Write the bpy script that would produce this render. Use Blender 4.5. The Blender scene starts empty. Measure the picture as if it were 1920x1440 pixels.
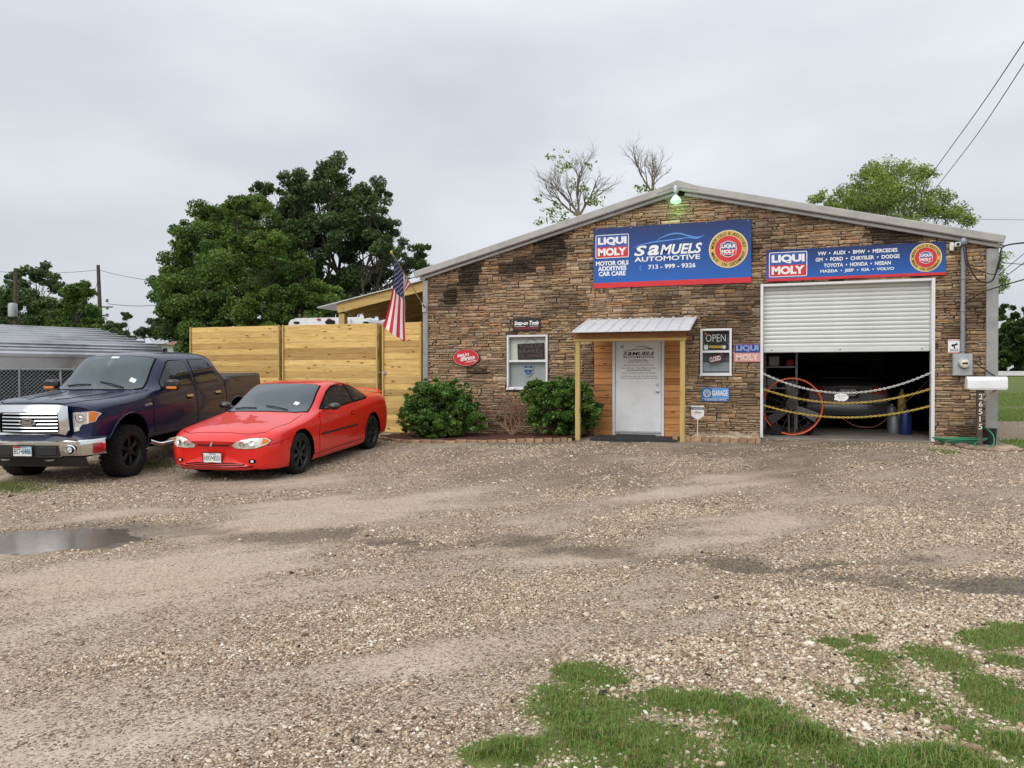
import bpy, bmesh, math, random
import numpy as np
from mathutils import Vector, Matrix
from mathutils.bvhtree import BVHTree
random.seed(7); RNG = np.random.default_rng(11)
rad = math.radians
scene = bpy.context.scene
COL = scene.collection
# ------------------------------------------------------------------ camera
F_PX, YAW, HOR = 1450.0, rad(19.0), 706.0
PIT = math.atan((720 - HOR) / F_PX)
CAM = Vector((7.845, -16.509, 1.24))
cd = bpy.data.cameras.new('camera'); cam = bpy.data.objects.new('camera', cd); COL.objects.link(cam)
cd.sensor_width = 36; cd.lens = F_PX / 1920 * 36; cd.clip_end = 3000; cd.clip_start = 0.05
cam.location = CAM; cam.rotation_euler = (math.pi / 2 - PIT, 0, YAW)
scene.camera = cam
# ------------------------------------------------------------------ overcast sky
SUN_EL, SUN_AZ = rad(42), rad(196)      # azimuth clockwise from +Y
w = bpy.data.worlds.new('World'); scene.world = w; w.use_nodes = True
nt = w.node_tree; nt.nodes.clear()
def wn(t, **k):
    n = nt.nodes.new(t)
    for a, b in k.items(): setattr(n, a, b)
    return n
sky = wn('ShaderNodeTexSky', sky_type='NISHITA', sun_disc=False, sun_elevation=SUN_EL, sun_rotation=SUN_AZ)
sky.dust_density = 4.0
bg1 = wn('ShaderNodeBackground'); bg1.inputs[1].default_value = 0.10
nt.links.new(sky.outputs[0], bg1.inputs[0])
tc = wn('ShaderNodeTexCoord'); sep = wn('ShaderNodeSeparateXYZ'); nt.links.new(tc.outputs['Generated'], sep.inputs[0])
mp = wn('ShaderNodeMapping'); mp.inputs['Scale'].default_value = (1.0, 1.0, 2.6); nt.links.new(tc.outputs['Generated'], mp.inputs[0])
nz = wn('ShaderNodeTexNoise'); nz.inputs['Scale'].default_value = 2.1; nz.inputs['Detail'].default_value = 5; nz.inputs['Roughness'].default_value = 0.45
nt.links.new(mp.outputs[0], nz.inputs['Vector'])
cr = wn('ShaderNodeValToRGB'); cr.color_ramp.elements[0].position = 0.32; cr.color_ramp.elements[1].position = 0.70
cr.color_ramp.elements[0].color = (0.520, 0.550, 0.598, 1); cr.color_ramp.elements[1].color = (0.740, 0.762, 0.795, 1)
nt.links.new(nz.outputs[0], cr.inputs[0])
sq = wn('ShaderNodeMath', operation='POWER', use_clamp=True); nt.links.new(sep.outputs[2], sq.inputs[0]); sq.inputs[1].default_value = 1.8
gr = wn('ShaderNodeMapRange'); gr.inputs[3].default_value = 1.04; gr.inputs[4].default_value = 2.0      # overcast: brighter towards the zenith
nt.links.new(sq.outputs[0], gr.inputs[0])
bg2 = wn('ShaderNodeBackground'); nt.links.new(cr.outputs[0], bg2.inputs[0]); nt.links.new(gr.outputs[0], bg2.inputs[1])
mx = wn('ShaderNodeMixShader'); mx.inputs[0].default_value = 0.93
nt.links.new(bg1.outputs[0], mx.inputs[1]); nt.links.new(bg2.outputs[0], mx.inputs[2])
wo = wn('ShaderNodeOutputWorld'); nt.links.new(mx.outputs[0], wo.inputs[0])
sl = bpy.data.lights.new('sun', 'SUN'); sl.energy = 1.5; sl.angle = rad(50); sl.color = (1.0, 0.97, 0.93)
so = bpy.data.objects.new('sun', sl); COL.objects.link(so)
sd = Vector((math.sin(SUN_AZ) * math.cos(SUN_EL), math.cos(SUN_AZ) * math.cos(SUN_EL), math.sin(SUN_EL)))
so.rotation_euler = (-sd).to_track_quat('-Z', 'Y').to_euler(); so.location = sd * 60
vs = scene.view_settings; vs.view_transform = 'Standard'; vs.look = 'None'; vs.exposure = 0.12; vs.gamma = 1; vs.use_curve_mapping = False
scene.render.engine = 'CYCLES'
scene.cycles.max_bounces = 5; scene.cycles.diffuse_bounces = 2; scene.cycles.glossy_bounces = 3
scene.cycles.transparent_max_bounces = 8; scene.cycles.use_denoising = True
# ------------------------------------------------------------------ measuring helpers (photo pixel -> place)
fwd = Vector((-math.sin(YAW) * math.cos(PIT), math.cos(YAW) * math.cos(PIT), -math.sin(PIT)))
rgt = Vector((math.cos(YAW), math.sin(YAW), 0)); upv = rgt.cross(fwd)
def ray(px, py): return fwd + rgt * ((px - 960) / F_PX) - upv * ((py - 720) / F_PX)
def dep(px, py, d): return CAM + ray(px, py) * d
def fac(px, py, Y=0.0):
    r = ray(px, py); return CAM + r * ((Y - CAM.y) / r.y)
def gnd(px, py, z=-0.3):
    r = ray(px, py); return CAM + r * ((z - CAM.z) / r.z)
def sstep(a, b, x):
    t = np.clip((x - a) / (b - a), 0, 1); return t * t * (3 - 2 * t)
def gz(x, y):
    x = np.asarray(x, float); y = np.asarray(y, float)
    z = -0.015 - 0.29 * sstep(0.0, 8.0, -y) - 0.09 * sstep(0, 1, (5.0 - x) / 4.5)
    z = z + 1.75 * sstep(9, 52, y) * sstep(11.5, 15, x)
    return z
def gzf(x, y): return float(gz(x, y))
_perm = RNG.random((256, 256))
def vnoise(x, y, s, seed=0):
    x = np.asarray(x, float) / s + seed * 17.3; y = np.asarray(y, float) / s + seed * 31.7
    xi = np.floor(x).astype(int); yi = np.floor(y).astype(int); fx = x - xi; fy = y - yi
    fx = fx * fx * (3 - 2 * fx); fy = fy * fy * (3 - 2 * fy)
    g = lambda i, j: _perm[(xi + i) % 256, (yi + j) % 256]
    return (g(0, 0) * (1 - fx) + g(1, 0) * fx) * (1 - fy) + (g(0, 1) * (1 - fx) + g(1, 1) * fx) * fy
def fbm(x, y, s, seed=0, o=4):
    t = 0; a = 0.5; n = 0
    for k in range(o): t = t + a * vnoise(x, y, s / 2 ** k, seed + k); n += a; a *= 0.55
    return t / n
# ------------------------------------------------------------------ objects
def wmat(o):
    m = o.matrix_basis.copy()
    if o.parent: m = wmat(o.parent) @ o.matrix_parent_inverse @ m
    return m
def thing(name, label, cat, loc=(0, 0, 0), group=None, rot=(0, 0, 0)):
    o = bpy.data.objects.new(name, None); COL.objects.link(o); o.location = loc; o.rotation_euler = rot
    o.empty_display_size = 0.2
    return tag(o, label, cat, group)
def tag(o, label=None, cat=None, group=None, kind=None):
    if label: o['label'] = label
    if cat: o['category'] = cat
    if group: o['group'] = group
    if kind: o['kind'] = kind
    return o
def link(name, me, parent=None, local=False):
    o = bpy.data.objects.new(name, me); COL.objects.link(o)
    if parent:
        o.parent = parent
        if not local: o.matrix_parent_inverse = wmat(parent).inverted()
    return o
class MB:
    """collects shapes for one mesh"""
    def __init__(s): s.v = []; s.f = []; s.mi = []; s.cur = 0
    def add(s, v, f):
        n = len(s.v); s.v += [tuple(p) for p in v]
        for q in f: s.f.append([i + n for i in q]); s.mi.append(s.cur)
        return s
    def box(s, x0, x1, y0, y1, z0, z1, M=None):
        v = [Vector((x, y, z)) for z in (z0, z1) for y in (y0, y1) for x in (x0, x1)]
        if M: v = [M @ p for p in v]
        return s.add(v, [(0, 2, 3, 1), (4, 5, 7, 6), (0, 1, 5, 4), (2, 6, 7, 3), (0, 4, 6, 2), (1, 3, 7, 5)])
    def bbox(s, x0, x1, y0, y1, z0, z1, b=0.006, M=None):
        """box with chamfered edges"""
        bm = bmesh.new(); bmesh.ops.create_cube(bm, size=1)
        for q in bm.verts: q.co = Vector(((x0 + x1) / 2 + q.co.x * (x1 - x0), (y0 + y1) / 2 + q.co.y * (y1 - y0), (z0 + z1) / 2 + q.co.z * (z1 - z0)))
        bmesh.ops.bevel(bm, geom=bm.edges[:] , offset=b, segments=1, affect='EDGES', profile=0.7)
        bm.verts.index_update()
        v = [q.co.copy() for q in bm.verts]
        if M: v = [M @ p for p in v]
        s.add(v, [[q.index for q in f.verts] for f in bm.faces]); bm.free(); return s
    def beam(s, a, b, w, h, upd=(0, 0, 1), b_=0.0):
        a = Vector(a); b = Vector(b); d = b - a; L = d.length; d.normalize()
        u = Vector(upd); u = (u - d * u.dot(d)).normalized(); r = d.cross(u)
        M = Matrix((( d.x, r.x, u.x, a.x), (d.y, r.y, u.y, a.y), (d.z, r.z, u.z, a.z), (0, 0, 0, 1)))
        return s.bbox(0, L, -w / 2, w / 2, -h / 2, h / 2, b_, M) if b_ else s.box(0, L, -w / 2, w / 2, -h / 2, h / 2, M)
    def tube(s, pts, r, n=8, cap=True):
        pts = [Vector(p) for p in pts]; k = len(pts)
        rs = r if isinstance(r, (list, tuple, np.ndarray)) else [r] * k
        v = []; ref = None
        for i, p in enumerate(pts):
            t = (pts[min(i + 1, k - 1)] - pts[max(i - 1, 0)])
            if t.length < 1e-9: t = Vector((0, 0, 1))
            t.normalize()
            if ref is None: ref = Vector((0, 0, 1)) if abs(t.z) < 0.9 else Vector((1, 0, 0))
            a = (ref - t * ref.dot(t))
            if a.length < 1e-6: a = t.orthogonal()
            a.normalize(); ref = a; b = t.cross(a)
            v += [p + (a * math.cos(6.28318 * j / n) + b * math.sin(6.28318 * j / n)) * rs[i] for j in range(n)]
        f = [(i * n + j, i * n + (j + 1) % n, (i + 1) * n + (j + 1) % n, (i + 1) * n + j) for i in range(k - 1) for j in range(n)]
        if cap: f += [tuple(range(n))[::-1], tuple((k - 1) * n + j for j in range(n))]
        return s.add(v, f)
    def lathe(s, prof, n=24, M=None, axis='z', caps=False):
        v = []
        for r, h in prof:
            for j in range(n):
                a = 6.2831853 * j / n; c, q = math.cos(a) * r, math.sin(a) * r
                v.append(Vector((c, q, h)) if axis == 'z' else Vector((c, h, q)))
        if M: v = [M @ p for p in v]
        k = len(prof)
        f = [(i * n + j, i * n + (j + 1) % n, (i + 1) * n + (j + 1) % n, (i + 1) * n + j) for i in range(k - 1) for j in range(n)]
        if caps: f += [tuple(range(n))[::-1], tuple((k - 1) * n + j for j in range(n))]
        return s.add(v, f)
    def prism(s, poly, a, b, to3):
        """poly (u,v) extruded between a and b, to3(u,v,w)->xyz"""
        n = len(poly); v = [to3(u, q, a) for u, q in poly] + [to3(u, q, b) for u, q in poly]
        return s.add(v, [tuple(range(n))[::-1], tuple(range(n, 2 * n))] + [(i, (i + 1) % n, n + (i + 1) % n, n + i) for i in range(n)])
    def mesh(s, name, mats, smooth=False, fix=True):
        me = bpy.data.meshes.new(name); me.from_pydata(s.v, [], s.f)
        for m in (mats if isinstance(mats, (list, tuple)) else [mats]): me.materials.append(m)
        if any(s.mi): me.polygons.foreach_set('material_index', s.mi)
        if fix:
            bm = bmesh.new(); bm.from_mesh(me); bmesh.ops.recalc_face_normals(bm, faces=bm.faces[:]); bm.to_mesh(me); bm.free()
        if smooth:
            me.polygons.foreach_set('use_smooth', [True] * len(me.polygons))
            if smooth != 'all':
                try: me.set_sharp_from_angle(angle=rad(smooth if smooth > 1 else 35))
                except Exception: pass
        me.update(); return me
    def obj(s, name, mats, parent=None, local=False, smooth=False, fix=True):
        return link(name, s.mesh(name, mats, smooth, fix), parent, local)
def npmesh(name, V, Fq, mat, col=None, smooth=False):
    """fast mesh from arrays; Fq (m,k) same size faces; col (n,3) point colours"""
    me = bpy.data.meshes.new(name); V = np.asarray(V, np.float32); Fq = np.asarray(Fq, np.int32)
    me.vertices.add(len(V)); me.vertices.foreach_set('co', V.ravel())
    m, k = Fq.shape; me.loops.add(m * k); me.loops.foreach_set('vertex_index', Fq.ravel())
    me.polygons.add(m); me.polygons.foreach_set('loop_start', np.arange(0, m * k, k, dtype=np.int32))
    try: me.polygons.foreach_set('loop_total', np.full(m, k, np.int32))
    except Exception: pass
    if smooth: me.polygons.foreach_set('use_smooth', np.ones(m, bool))
    if col is not None:
        a = me.attributes.new('col', 'FLOAT_COLOR', 'POINT')
        a.data.foreach_set('color', np.concatenate([col, np.ones((len(V), 1))], 1).astype(np.float32).ravel())
    me.materials.append(mat); me.update(calc_edges=True); me.validate(); return me
# ------------------------------------------------------------------ materials
def S(r, g, b):     # sRGB 0-255 -> linear
    f = lambda c: (c / 255 / 12.92) if c / 255 <= 0.04045 else ((c / 255 + 0.055) / 1.055) ** 2.4
    return (f(r), f(g), f(b))
class Nt:
    def __init__(s, name):
        s.m = bpy.data.materials.new(name); s.m.use_nodes = True; s.t = s.m.node_tree; s.t.nodes.clear()
        s.out = s.n('ShaderNodeOutputMaterial')
    def n(s, t, ins=None, **k):
        q = s.t.nodes.new(t)
        for a, b in k.items(): setattr(q, a, b)
        for a, b in (ins or {}).items():
            if isinstance(b, bpy.types.NodeSocket): s.t.links.new(b, q.inputs[a])
            else: q.inputs[a].default_value = b
        return q
    def l(s, a, b): s.t.links.new(a, b)
    def math(s, op, a, b=0.0, c=None):
        i = {0: a, 1: b}
        if c is not None: i[2] = c
        q = s.n('ShaderNodeMath', i, operation=op); return q.outputs[0]
    def mix(s, f, a, b, mode='MIX'):
        q = s.n('ShaderNodeMix', data_type='RGBA', blend_type=mode)
        for i, x in ((0, f), (6, a), (7, b)):
            if isinstance(x, bpy.types.NodeSocket): s.l(x, q.inputs[i])
            elif isinstance(x, (int, float)): q.inputs[i].default_value = x
            else: q.inputs[i].default_value = (*x, 1)
        return q.outputs[2]
    def ramp(s, f, els, interp='LINEAR'):
        q = s.n('ShaderNodeValToRGB', {0: f}); e = q.color_ramp.elements; q.color_ramp.interpolation = interp
        while len(e) < len(els): e.new(0.5)
        for a, (p, c) in zip(e, els): a.position = p; a.color = (*c, 1) if len(c) == 3 else c
        return q.outputs[0]
    def noise(s, vec, scale, detail=4, rough=0.55):
        return s.n('ShaderNodeTexNoise', {'Vector': vec, 'Scale': scale, 'Detail': detail, 'Roughness': rough}).outputs[0]
    def coord(s, which='Object', scale=None, loc=None):
        c = s.n('ShaderNodeTexCoord').outputs[which]
        if scale is not None or loc is not None:
            mpn = s.n('ShaderNodeMapping', {'Vector': c}); c = mpn.outputs[0]
            if scale is not None: mpn.inputs['Scale'].default_value = scale
            if loc is not None:
                if isinstance(loc, bpy.types.NodeSocket): s.l(loc, mpn.inputs['Location'])
                else: mpn.inputs['Location'].default_value = loc
        return c
    def bump(s, h, st=0.3, dist=0.01, nrm=None):
        i = {'Height': h, 'Strength': st, 'Distance': dist}
        if nrm is not None: i['Normal'] = nrm
        return s.n('ShaderNodeBump', i).outputs[0]
    def bsdf(s, base, rough=0.6, metal=0.0, coat=0.0, nrm=None, spec=0.5, emis=None, est=0.0, **kw):
        q = s.n('ShaderNodeBsdfPrincipled')
        for nm, x in (('Base Color', base), ('Roughness', rough), ('Metallic', metal), ('Coat Weight', coat), ('Specular IOR Level', spec)):
            if isinstance(x, bpy.types.NodeSocket): s.l(x, q.inputs[nm])
            elif nm == 'Base Color': q.inputs[nm].default_value = (*x, 1)
            else: q.inputs[nm].default_value = x
        if nrm is not None: s.l(nrm, q.inputs['Normal'])
        if coat: q.inputs['Coat Roughness'].default_value = kw.get('cr', 0.04)
        if emis: q.inputs['Emission Color'].default_value = (*emis, 1); q.inputs['Emission Strength'].default_value = est
        s.l(q.outputs[0], s.out.inputs[0]); return q
def plain(name, col, rough=0.6, metal=0.0, coat=0.0, var=0.12, vs=6.0, bump=0.0, bs=60.0, spec=0.5, emis=None, est=0.0, rnd=0.0, dirt=None):
    t = Nt(name); c = t.coord('Object')
    base = col
    if var:
        nzz = t.noise(c, vs, 5)
        base = t.mix(t.ramp(nzz, [(0.3, (0, 0, 0)), (0.7, (1, 1, 1))]), tuple(x * (1 - var) for x in col), tuple(min(1, x * (1 + var)) for x in col))
    if dirt:
        base = t.mix(t.ramp(t.noise(c, dirt[1], 6, 0.65), [(0.5, (0, 0, 0)), (0.75, (1, 1, 1))]), base, dirt[0])
    if rnd:
        oi = t.n('ShaderNodeObjectInfo').outputs['Random']
        base = t.mix(1.0, base, t.ramp(oi, [(0, (1 - rnd,) * 3), (1, (1 + rnd,) * 3)]), 'MULTIPLY')
    nrm = t.bump(t.noise(c, bs, 4), bump, 0.01) if bump else None
    r = rough
    if var and rough > 0.12:
        r = t.n('ShaderNodeMapRange', {0: t.noise(c, vs * 2.3, 3), 3: rough * 0.85, 4: min(1, rough * 1.15)}).outputs[0]
    t.bsdf(base, r, metal, coat, nrm, spec, emis, est); return t.m
def attrmat(name, rough=0.7, trans=0.0, nscale=None, namt=0.3, bump=0.0, bs=80, spec=0.3):
    t = Nt(name); base = t.n('ShaderNodeAttribute', attribute_name='col').outputs['Color']; c = t.coord('Object')
    if nscale:
        base = t.mix(1.0, base, t.ramp(t.noise(c, nscale, 5, 0.65), [(0.25, (1 - namt,) * 3), (0.75, (1 + namt,) * 3)]), 'MULTIPLY')
    nrm = t.bump(t.noise(c, bs, 5), bump, 0.01) if bump else None
    q = t.bsdf(base, rough, 0, 0, nrm, spec)
    if trans:
        tr = t.n('ShaderNodeBsdfTranslucent', {'Color': t.mix(1.0, base, (1.0, 1.15, 0.45), 'MULTIPLY')})
        ms = t.n('ShaderNodeMixShader', {0: trans}); t.l(q.outputs[0], ms.inputs[1]); t.l(tr.outputs[0], ms.inputs[2]); t.l(ms.outputs[0], t.out.inputs[0])
    return t.m
def wood(name, light, dark, knot, axis='x', grain=1.0, rnd=0.12, rough=0.7, knots=1.0):
    """boards: every board draws its own grain, knots and tone"""
    t = Nt(name); oi = t.n('ShaderNodeObjectInfo').outputs['Random']
    off = t.n('ShaderNodeCombineXYZ', {0: t.math('MULTIPLY', oi, 91.0), 1: t.math('MULTIPLY', oi, 37.0), 2: t.math('MULTIPLY', oi, 53.0)}).outputs[0]
    sc = {'x': (1.2, 14, 14), 'z': (14, 14, 1.2)}[axis]; ks = {'x': (2.3, 1.0, 7.5), 'z': (7.5, 1.0, 2.3)}[axis]
    oc = t.coord('Object'); add = t.n('ShaderNodeVectorMath', {0: oc, 1: off}, operation='ADD').outputs[0]
    def mapped(s): return t.n('ShaderNodeMapping', {'Vector': add, 'Scale': s}).outputs[0]
    g = t.noise(mapped(sc), 2.2 * grain, 6, 0.6)
    base = t.mix(t.ramp(g, [(0.35, (0, 0, 0)), (0.68, (1, 1, 1))]), dark, light)
    big = t.noise(mapped(tuple(x * 0.25 for x in sc)), 2.0, 3)
    base = t.mix(t.math('MULTIPLY', t.ramp(big, [(0.5, (0, 0, 0)), (0.72, (1, 1, 1))]), 0.45), base, tuple(x * 0.62 for x in dark))
    if knots:
        vo = t.n('ShaderNodeTexVoronoi', {'Vector': mapped(ks), 'Scale': 1.25, 'Randomness': 1.0}); wv = t.noise(mapped((30, 30, 30)), 1.0, 3)
        dd = t.math('ADD', vo.outputs['Distance'], t.math('MULTIPLY', wv, 0.10))
        kk = t.ramp(dd, [(0.15, (1, 1, 1)), (0.25, (0, 0, 0))])
        base = t.mix(t.math('MULTIPLY', kk, 0.85 * knots), base, knot)
    base = t.mix(1.0, base, t.ramp(oi, [(0, (1 - rnd * 1.5, 1 - rnd * 1.8, 1 - rnd * 2)), (0.3, (1, 1, 1)), (1, (1 + rnd,) * 3)]), 'MULTIPLY')
    t.bsdf(base, rough, 0, 0, t.bump(g, 0.35, 0.004), 0.3); return t.m
M = {}
M['red_paint'] = plain('red_paint', (0.74, 0.014, 0.008), 0.34, 0, 0.7, 0.05, 3, spec=0.35)
M['blue_paint'] = plain('blue_paint', (0.0018, 0.0088, 0.044), 0.34, 0.0, 0.55, 0.10, 3, spec=0.3)
M['black_paint'] = plain('black_paint', (0.012, 0.012, 0.014), 0.30, 0, 0.6, 0.1, 4)
M['silver_paint'] = plain('silver_paint', (0.11, 0.115, 0.125), 0.32, 0.4, 0.8, 0.08, 3)
M['black_plastic'] = plain('black_plastic', (0.018, 0.018, 0.019), 0.55, 0, 0, 0.2, 10, 0.1, 200)
M['rubber'] = plain('rubber', (0.020, 0.020, 0.020), 0.85, 0, 0, 0.3, 12, 0.3, 90, spec=0.2)
M['dark'] = plain('dark', (0.006, 0.006, 0.006), 0.9, var=0)
M['gap'] = plain('gap', (0.004, 0.004, 0.004), 0.9, var=0, spec=0.1)
M['chrome'] = plain('chrome', (0.78, 0.79, 0.80), 0.10, 1.0, var=0.05)
M['dull_chrome'] = plain('dull_chrome', (0.62, 0.62, 0.62), 0.22, 1.0, var=0.08)
M['lens'] = plain('lens', (0.62, 0.63, 0.62), 0.12, 0.35, 0.8, 0.35, 16)
M['cloudy_lens'] = plain('cloudy_lens', (0.70, 0.69, 0.62), 0.22, 0.0, 0.6, 0.20, 14)
M['amber'] = plain('amber', (0.75, 0.20, 0.015), 0.2, 0, 0.7, 0.1, 20)
M['red_lens'] = plain('red_lens', (0.35, 0.01, 0.012), 0.15, 0, 0.8, 0.1, 20)
M['white'] = plain('white', (0.74, 0.75, 0.75), 0.45, 0, 0, 0.05, 4)
M['white_enamel'] = plain('white_enamel', (0.80, 0.81, 0.82), 0.35, 0, 0, 0.04, 3, dirt=((0.66, 0.66, 0.64), 2.5))
M['print_white'] = plain('print_white', (0.82, 0.82, 0.80), 0.5, var=0.03)
M['print_black'] = plain('print_black', (0.012, 0.012, 0.012), 0.5, var=0)
M['print_red'] = plain('print_red', (0.60, 0.020, 0.028), 0.45, var=0.05)
M['print_blue'] = plain('print_blue', (0.030, 0.085, 0.36), 0.45, var=0.06)
M['print_navy'] = plain('print_navy', (0.014, 0.026, 0.13), 0.45, var=0.06)
M['print_gold'] = plain('print_gold', (0.62, 0.40, 0.09), 0.45, var=0.12, vs=3)
M['print_cream'] = plain('print_cream', (0.76, 0.68, 0.42), 0.5, var=0.05)
M['print_sky'] = plain('print_sky', (0.10, 0.30, 0.72), 0.45, var=0.06)
M['print_yellow'] = plain('print_yellow', (0.75, 0.55, 0.02), 0.5, var=0.05)
M['print_pink'] = plain('print_pink', (0.66, 0.30, 0.28), 0.5, var=0.06)
M['galv'] = plain('galv', (0.46, 0.47, 0.48), 0.42, 0.55, 0, 0.15, 8)
M['trim_grey'] = plain('trim_grey', (0.33, 0.33, 0.32), 0.5, 0.2, 0, 0.10, 5, dirt=((0.20, 0.19, 0.175), 2.0))
M['rake'] = plain('rake', (0.40, 0.39, 0.365), 0.5, 0.15, 0, 0.08, 5, dirt=((0.27, 0.26, 0.24), 1.7))
M['meter_grey'] = plain('meter_grey', (0.40, 0.43, 0.43), 0.45, 0.3, 0, 0.08, 8)
M['conduit'] = plain('conduit', (0.27, 0.29, 0.31), 0.5, 0.4, 0, 0.12, 8)
M['cable'] = plain('cable', (0.012, 0.012, 0.012), 0.7, var=0)
M['concrete'] = plain('concrete', (0.21, 0.185, 0.155), 0.85, 0, 0, 0.25, 2.5, 0.25, 40, dirt=((0.15, 0.135, 0.12), 1.3))
M['grout'] = plain('grout', (0.085, 0.062, 0.045), 0.95, 0, 0, 0.3, 3)
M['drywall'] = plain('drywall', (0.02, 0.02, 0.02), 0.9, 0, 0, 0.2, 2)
M['orange'] = plain('orange', (0.62, 0.085, 0.02), 0.4, 0.1, 0.2, 0.15, 6)
M['fan_grey'] = plain('fan_grey', (0.085, 0.085, 0.085), 0.5, 0.5, 0, 0.2, 8)
M['chain_white'] = plain('chain_white', (0.72, 0.72, 0.68), 0.5, var=0.1)
M['chain_yellow'] = plain('chain_yellow', (0.62, 0.44, 0.10), 0.5, var=0.15)
M['hose_green'] = plain('hose_green', (0.012, 0.22, 0.10), 0.4, 0, 0.2, 0.1, 20)
M['brick'] = plain('brick', (0.34, 0.20, 0.12), 0.85, 0, 0, 0.25, 14, 0.4, 60, rnd=0.25, dirt=((0.42, 0.34, 0.22), 6))
M['rock'] = plain('rock', (0.30, 0.22, 0.155), 0.85, 0, 0, 0.3, 9, 0.5, 30, rnd=0.4)
M['mulch'] = plain('mulch', (0.075, 0.026, 0.016), 0.95, 0, 0, 0.5, 30, 0.9, 60)
M['mat_black'] = plain('mat_black', (0.030, 0.030, 0.030), 0.9, 0, 0, 0.2, 30, 0.5, 120)
M['bark'] = plain('bark', (0.075, 0.060, 0.046), 0.9, 0, 0, 0.35, 8, 0.7, 14)
M['twig'] = plain('twig', (0.20, 0.165, 0.13), 0.9, 0, 0, 0.25, 12, 0.4, 30)
M['pole_wood'] = plain('pole_wood', (0.085, 0.062, 0.048), 0.85, 0, 0, 0.3, 7, 0.4, 20)
M['leaf'] = attrmat('leaf', 0.55, 0.28, spec=0.35)
M['shrub_leaf'] = attrmat('shrub_leaf', 0.36, 0.15, spec=0.5)
M['blade'] = attrmat('blade', 0.55, 0.25, spec=0.3)
M['stone'] = attrmat('stone', 0.85, 0, 22.0, 0.42, 0.7, 60)
M['pine'] = wood('pine', (0.77, 0.55, 0.215), (0.57, 0.365, 0.115), (0.17, 0.07, 0.02), rnd=0.22, knots=1.15)
M['pine_post'] = wood('pine_post', (0.56, 0.42, 0.17), (0.46, 0.32, 0.11), (0.22, 0.12, 0.04), axis='z', knots=0.6)
M['pine_beam'] = wood('pine_beam', (0.58, 0.42, 0.16), (0.46, 0.30, 0.10), (0.22, 0.11, 0.04), knots=0.5)
M['cedar'] = wood('cedar', (0.58, 0.28, 0.10), (0.43, 0.185, 0.06), (0.12, 0.036, 0.012), rnd=0.18)
M['cedar_dark'] = wood('cedar_dark', (0.33, 0.15, 0.06), (0.23, 0.095, 0.035), (0.09, 0.03, 0.012))
def glassy(name, col=(0.02, 0.024, 0.027), rough=0.03, tint=0.0, tc=(0.92, 0.95, 0.94, 1)):
    t = Nt(name)
    q = t.bsdf(col, rough, 0, 0, None, 0.6)
    if tint:
        tr = t.n('ShaderNodeBsdfTransparent', {'Color': tc})
        ms = t.n('ShaderNodeMixShader', {0: 1 - tint}); t.l(tr.outputs[0], ms.inputs[1]); t.l(q.outputs[0], ms.inputs[2]); t.l(ms.outputs[0], t.out.inputs[0])
    return t.m
M['glass_dark'] = glassy('glass_dark')
M['glass_shield'] = glassy('glass_shield', (0.052, 0.075, 0.084), 0.05)
M['window_glass'] = glassy('window_glass', (0.03, 0.035, 0.035), 0.04, 0.95); M['screened_glass'] = glassy('screened_glass', (0.10, 0.11, 0.115), 0.15, 0.86, (0.74, 0.78, 0.80, 1))
# ------------------------------------------------------------------ flat print and boards
class Fr:
    def __init__(s, O, X=(1, 0, 0), Z=(0, 0, 1)):
        s.O = Vector(O); s.X = Vector(X).normalized(); s.Z = Vector(Z).normalized(); s.N = s.X.cross(s.Z)
    def p(s, u, v, l=0.0): return s.O + s.X * u + s.Z * v + s.N * l
    def sub(s, u, v, l=0.0, rot=0.0):
        c, q = math.cos(rot), math.sin(rot); return Fr(s.p(u, v, l), s.X * c + s.Z * q, s.Z * c - s.X * q)
def flat(name, fr, polys, l, m, parent, local=False):
    b = MB()
    for p in polys: b.add([fr.p(u, v, l) for u, v in p], [tuple(range(len(p)))])
    return b.obj(name, m, parent, local, fix=False)
def board(name, fr, u0, u1, v0, v1, l0, l1, m, parent=None, local=False, bev=0.0):
    Mx = Matrix(((fr.X.x, fr.Z.x, fr.N.x, fr.O.x), (fr.X.y, fr.Z.y, fr.N.y, fr.O.y), (fr.X.z, fr.Z.z, fr.N.z, fr.O.z), (0, 0, 0, 1)))
    b = MB()
    if bev: b.bbox(u0, u1, v0, v1, l0, l1, bev, Mx)
    else: b.box(u0, u1, v0, v1, l0, l1, Mx)
    return b.obj(name, m, parent, local)
_tc = {}
def text2d(s, bold=0.0, shear=0.0, space=1.0):
    k = (s, bold, shear, space)
    if k in _tc: return _tc[k]
    cu = bpy.data.curves.new('t', 'FONT'); cu.body = s; cu.offset = bold; cu.shear = shear; cu.resolution_u = 3; cu.space_character = space
    o = bpy.data.objects.new('t', cu); COL.objects.link(o); bpy.context.view_layer.update()
    me = bpy.data.meshes.new_from_object(o.evaluated_get(bpy.context.evaluated_depsgraph_get()))
    v = [(q.co.x, q.co.y) for q in me.vertices]; f = [tuple(p.vertices) for p in me.polygons]
    bpy.data.objects.remove(o); bpy.data.curves.remove(cu); bpy.data.meshes.remove(me)
    a = np.array(v) if v else np.zeros((1, 2)); lo, hi = a.min(0), a.max(0)
    _tc[k] = (a, f, lo, hi); return _tc[k]
def txt(name, fr, s, u0, u1, v0, v1, l, m, parent, bold=0.0, shear=0.0, local=False, space=1.0):
    """text stretched into the box u0..u1, v0..v1 (u1 None keeps the letters' own proportions)"""
    a, f, lo, hi = text2d(s, bold, shear, space); sz = np.maximum(hi - lo, 1e-5)
    sv = (v1 - v0) / sz[1]; su = sv if u1 is None else (u1 - u0) / sz[0]
    b = MB(); b.add([fr.p(u0 + (x - lo[0]) * su, v0 + (y - lo[1]) * sv, l) for x, y in a], f)
    return b.obj(name, m, parent, local, fix=False)
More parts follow.
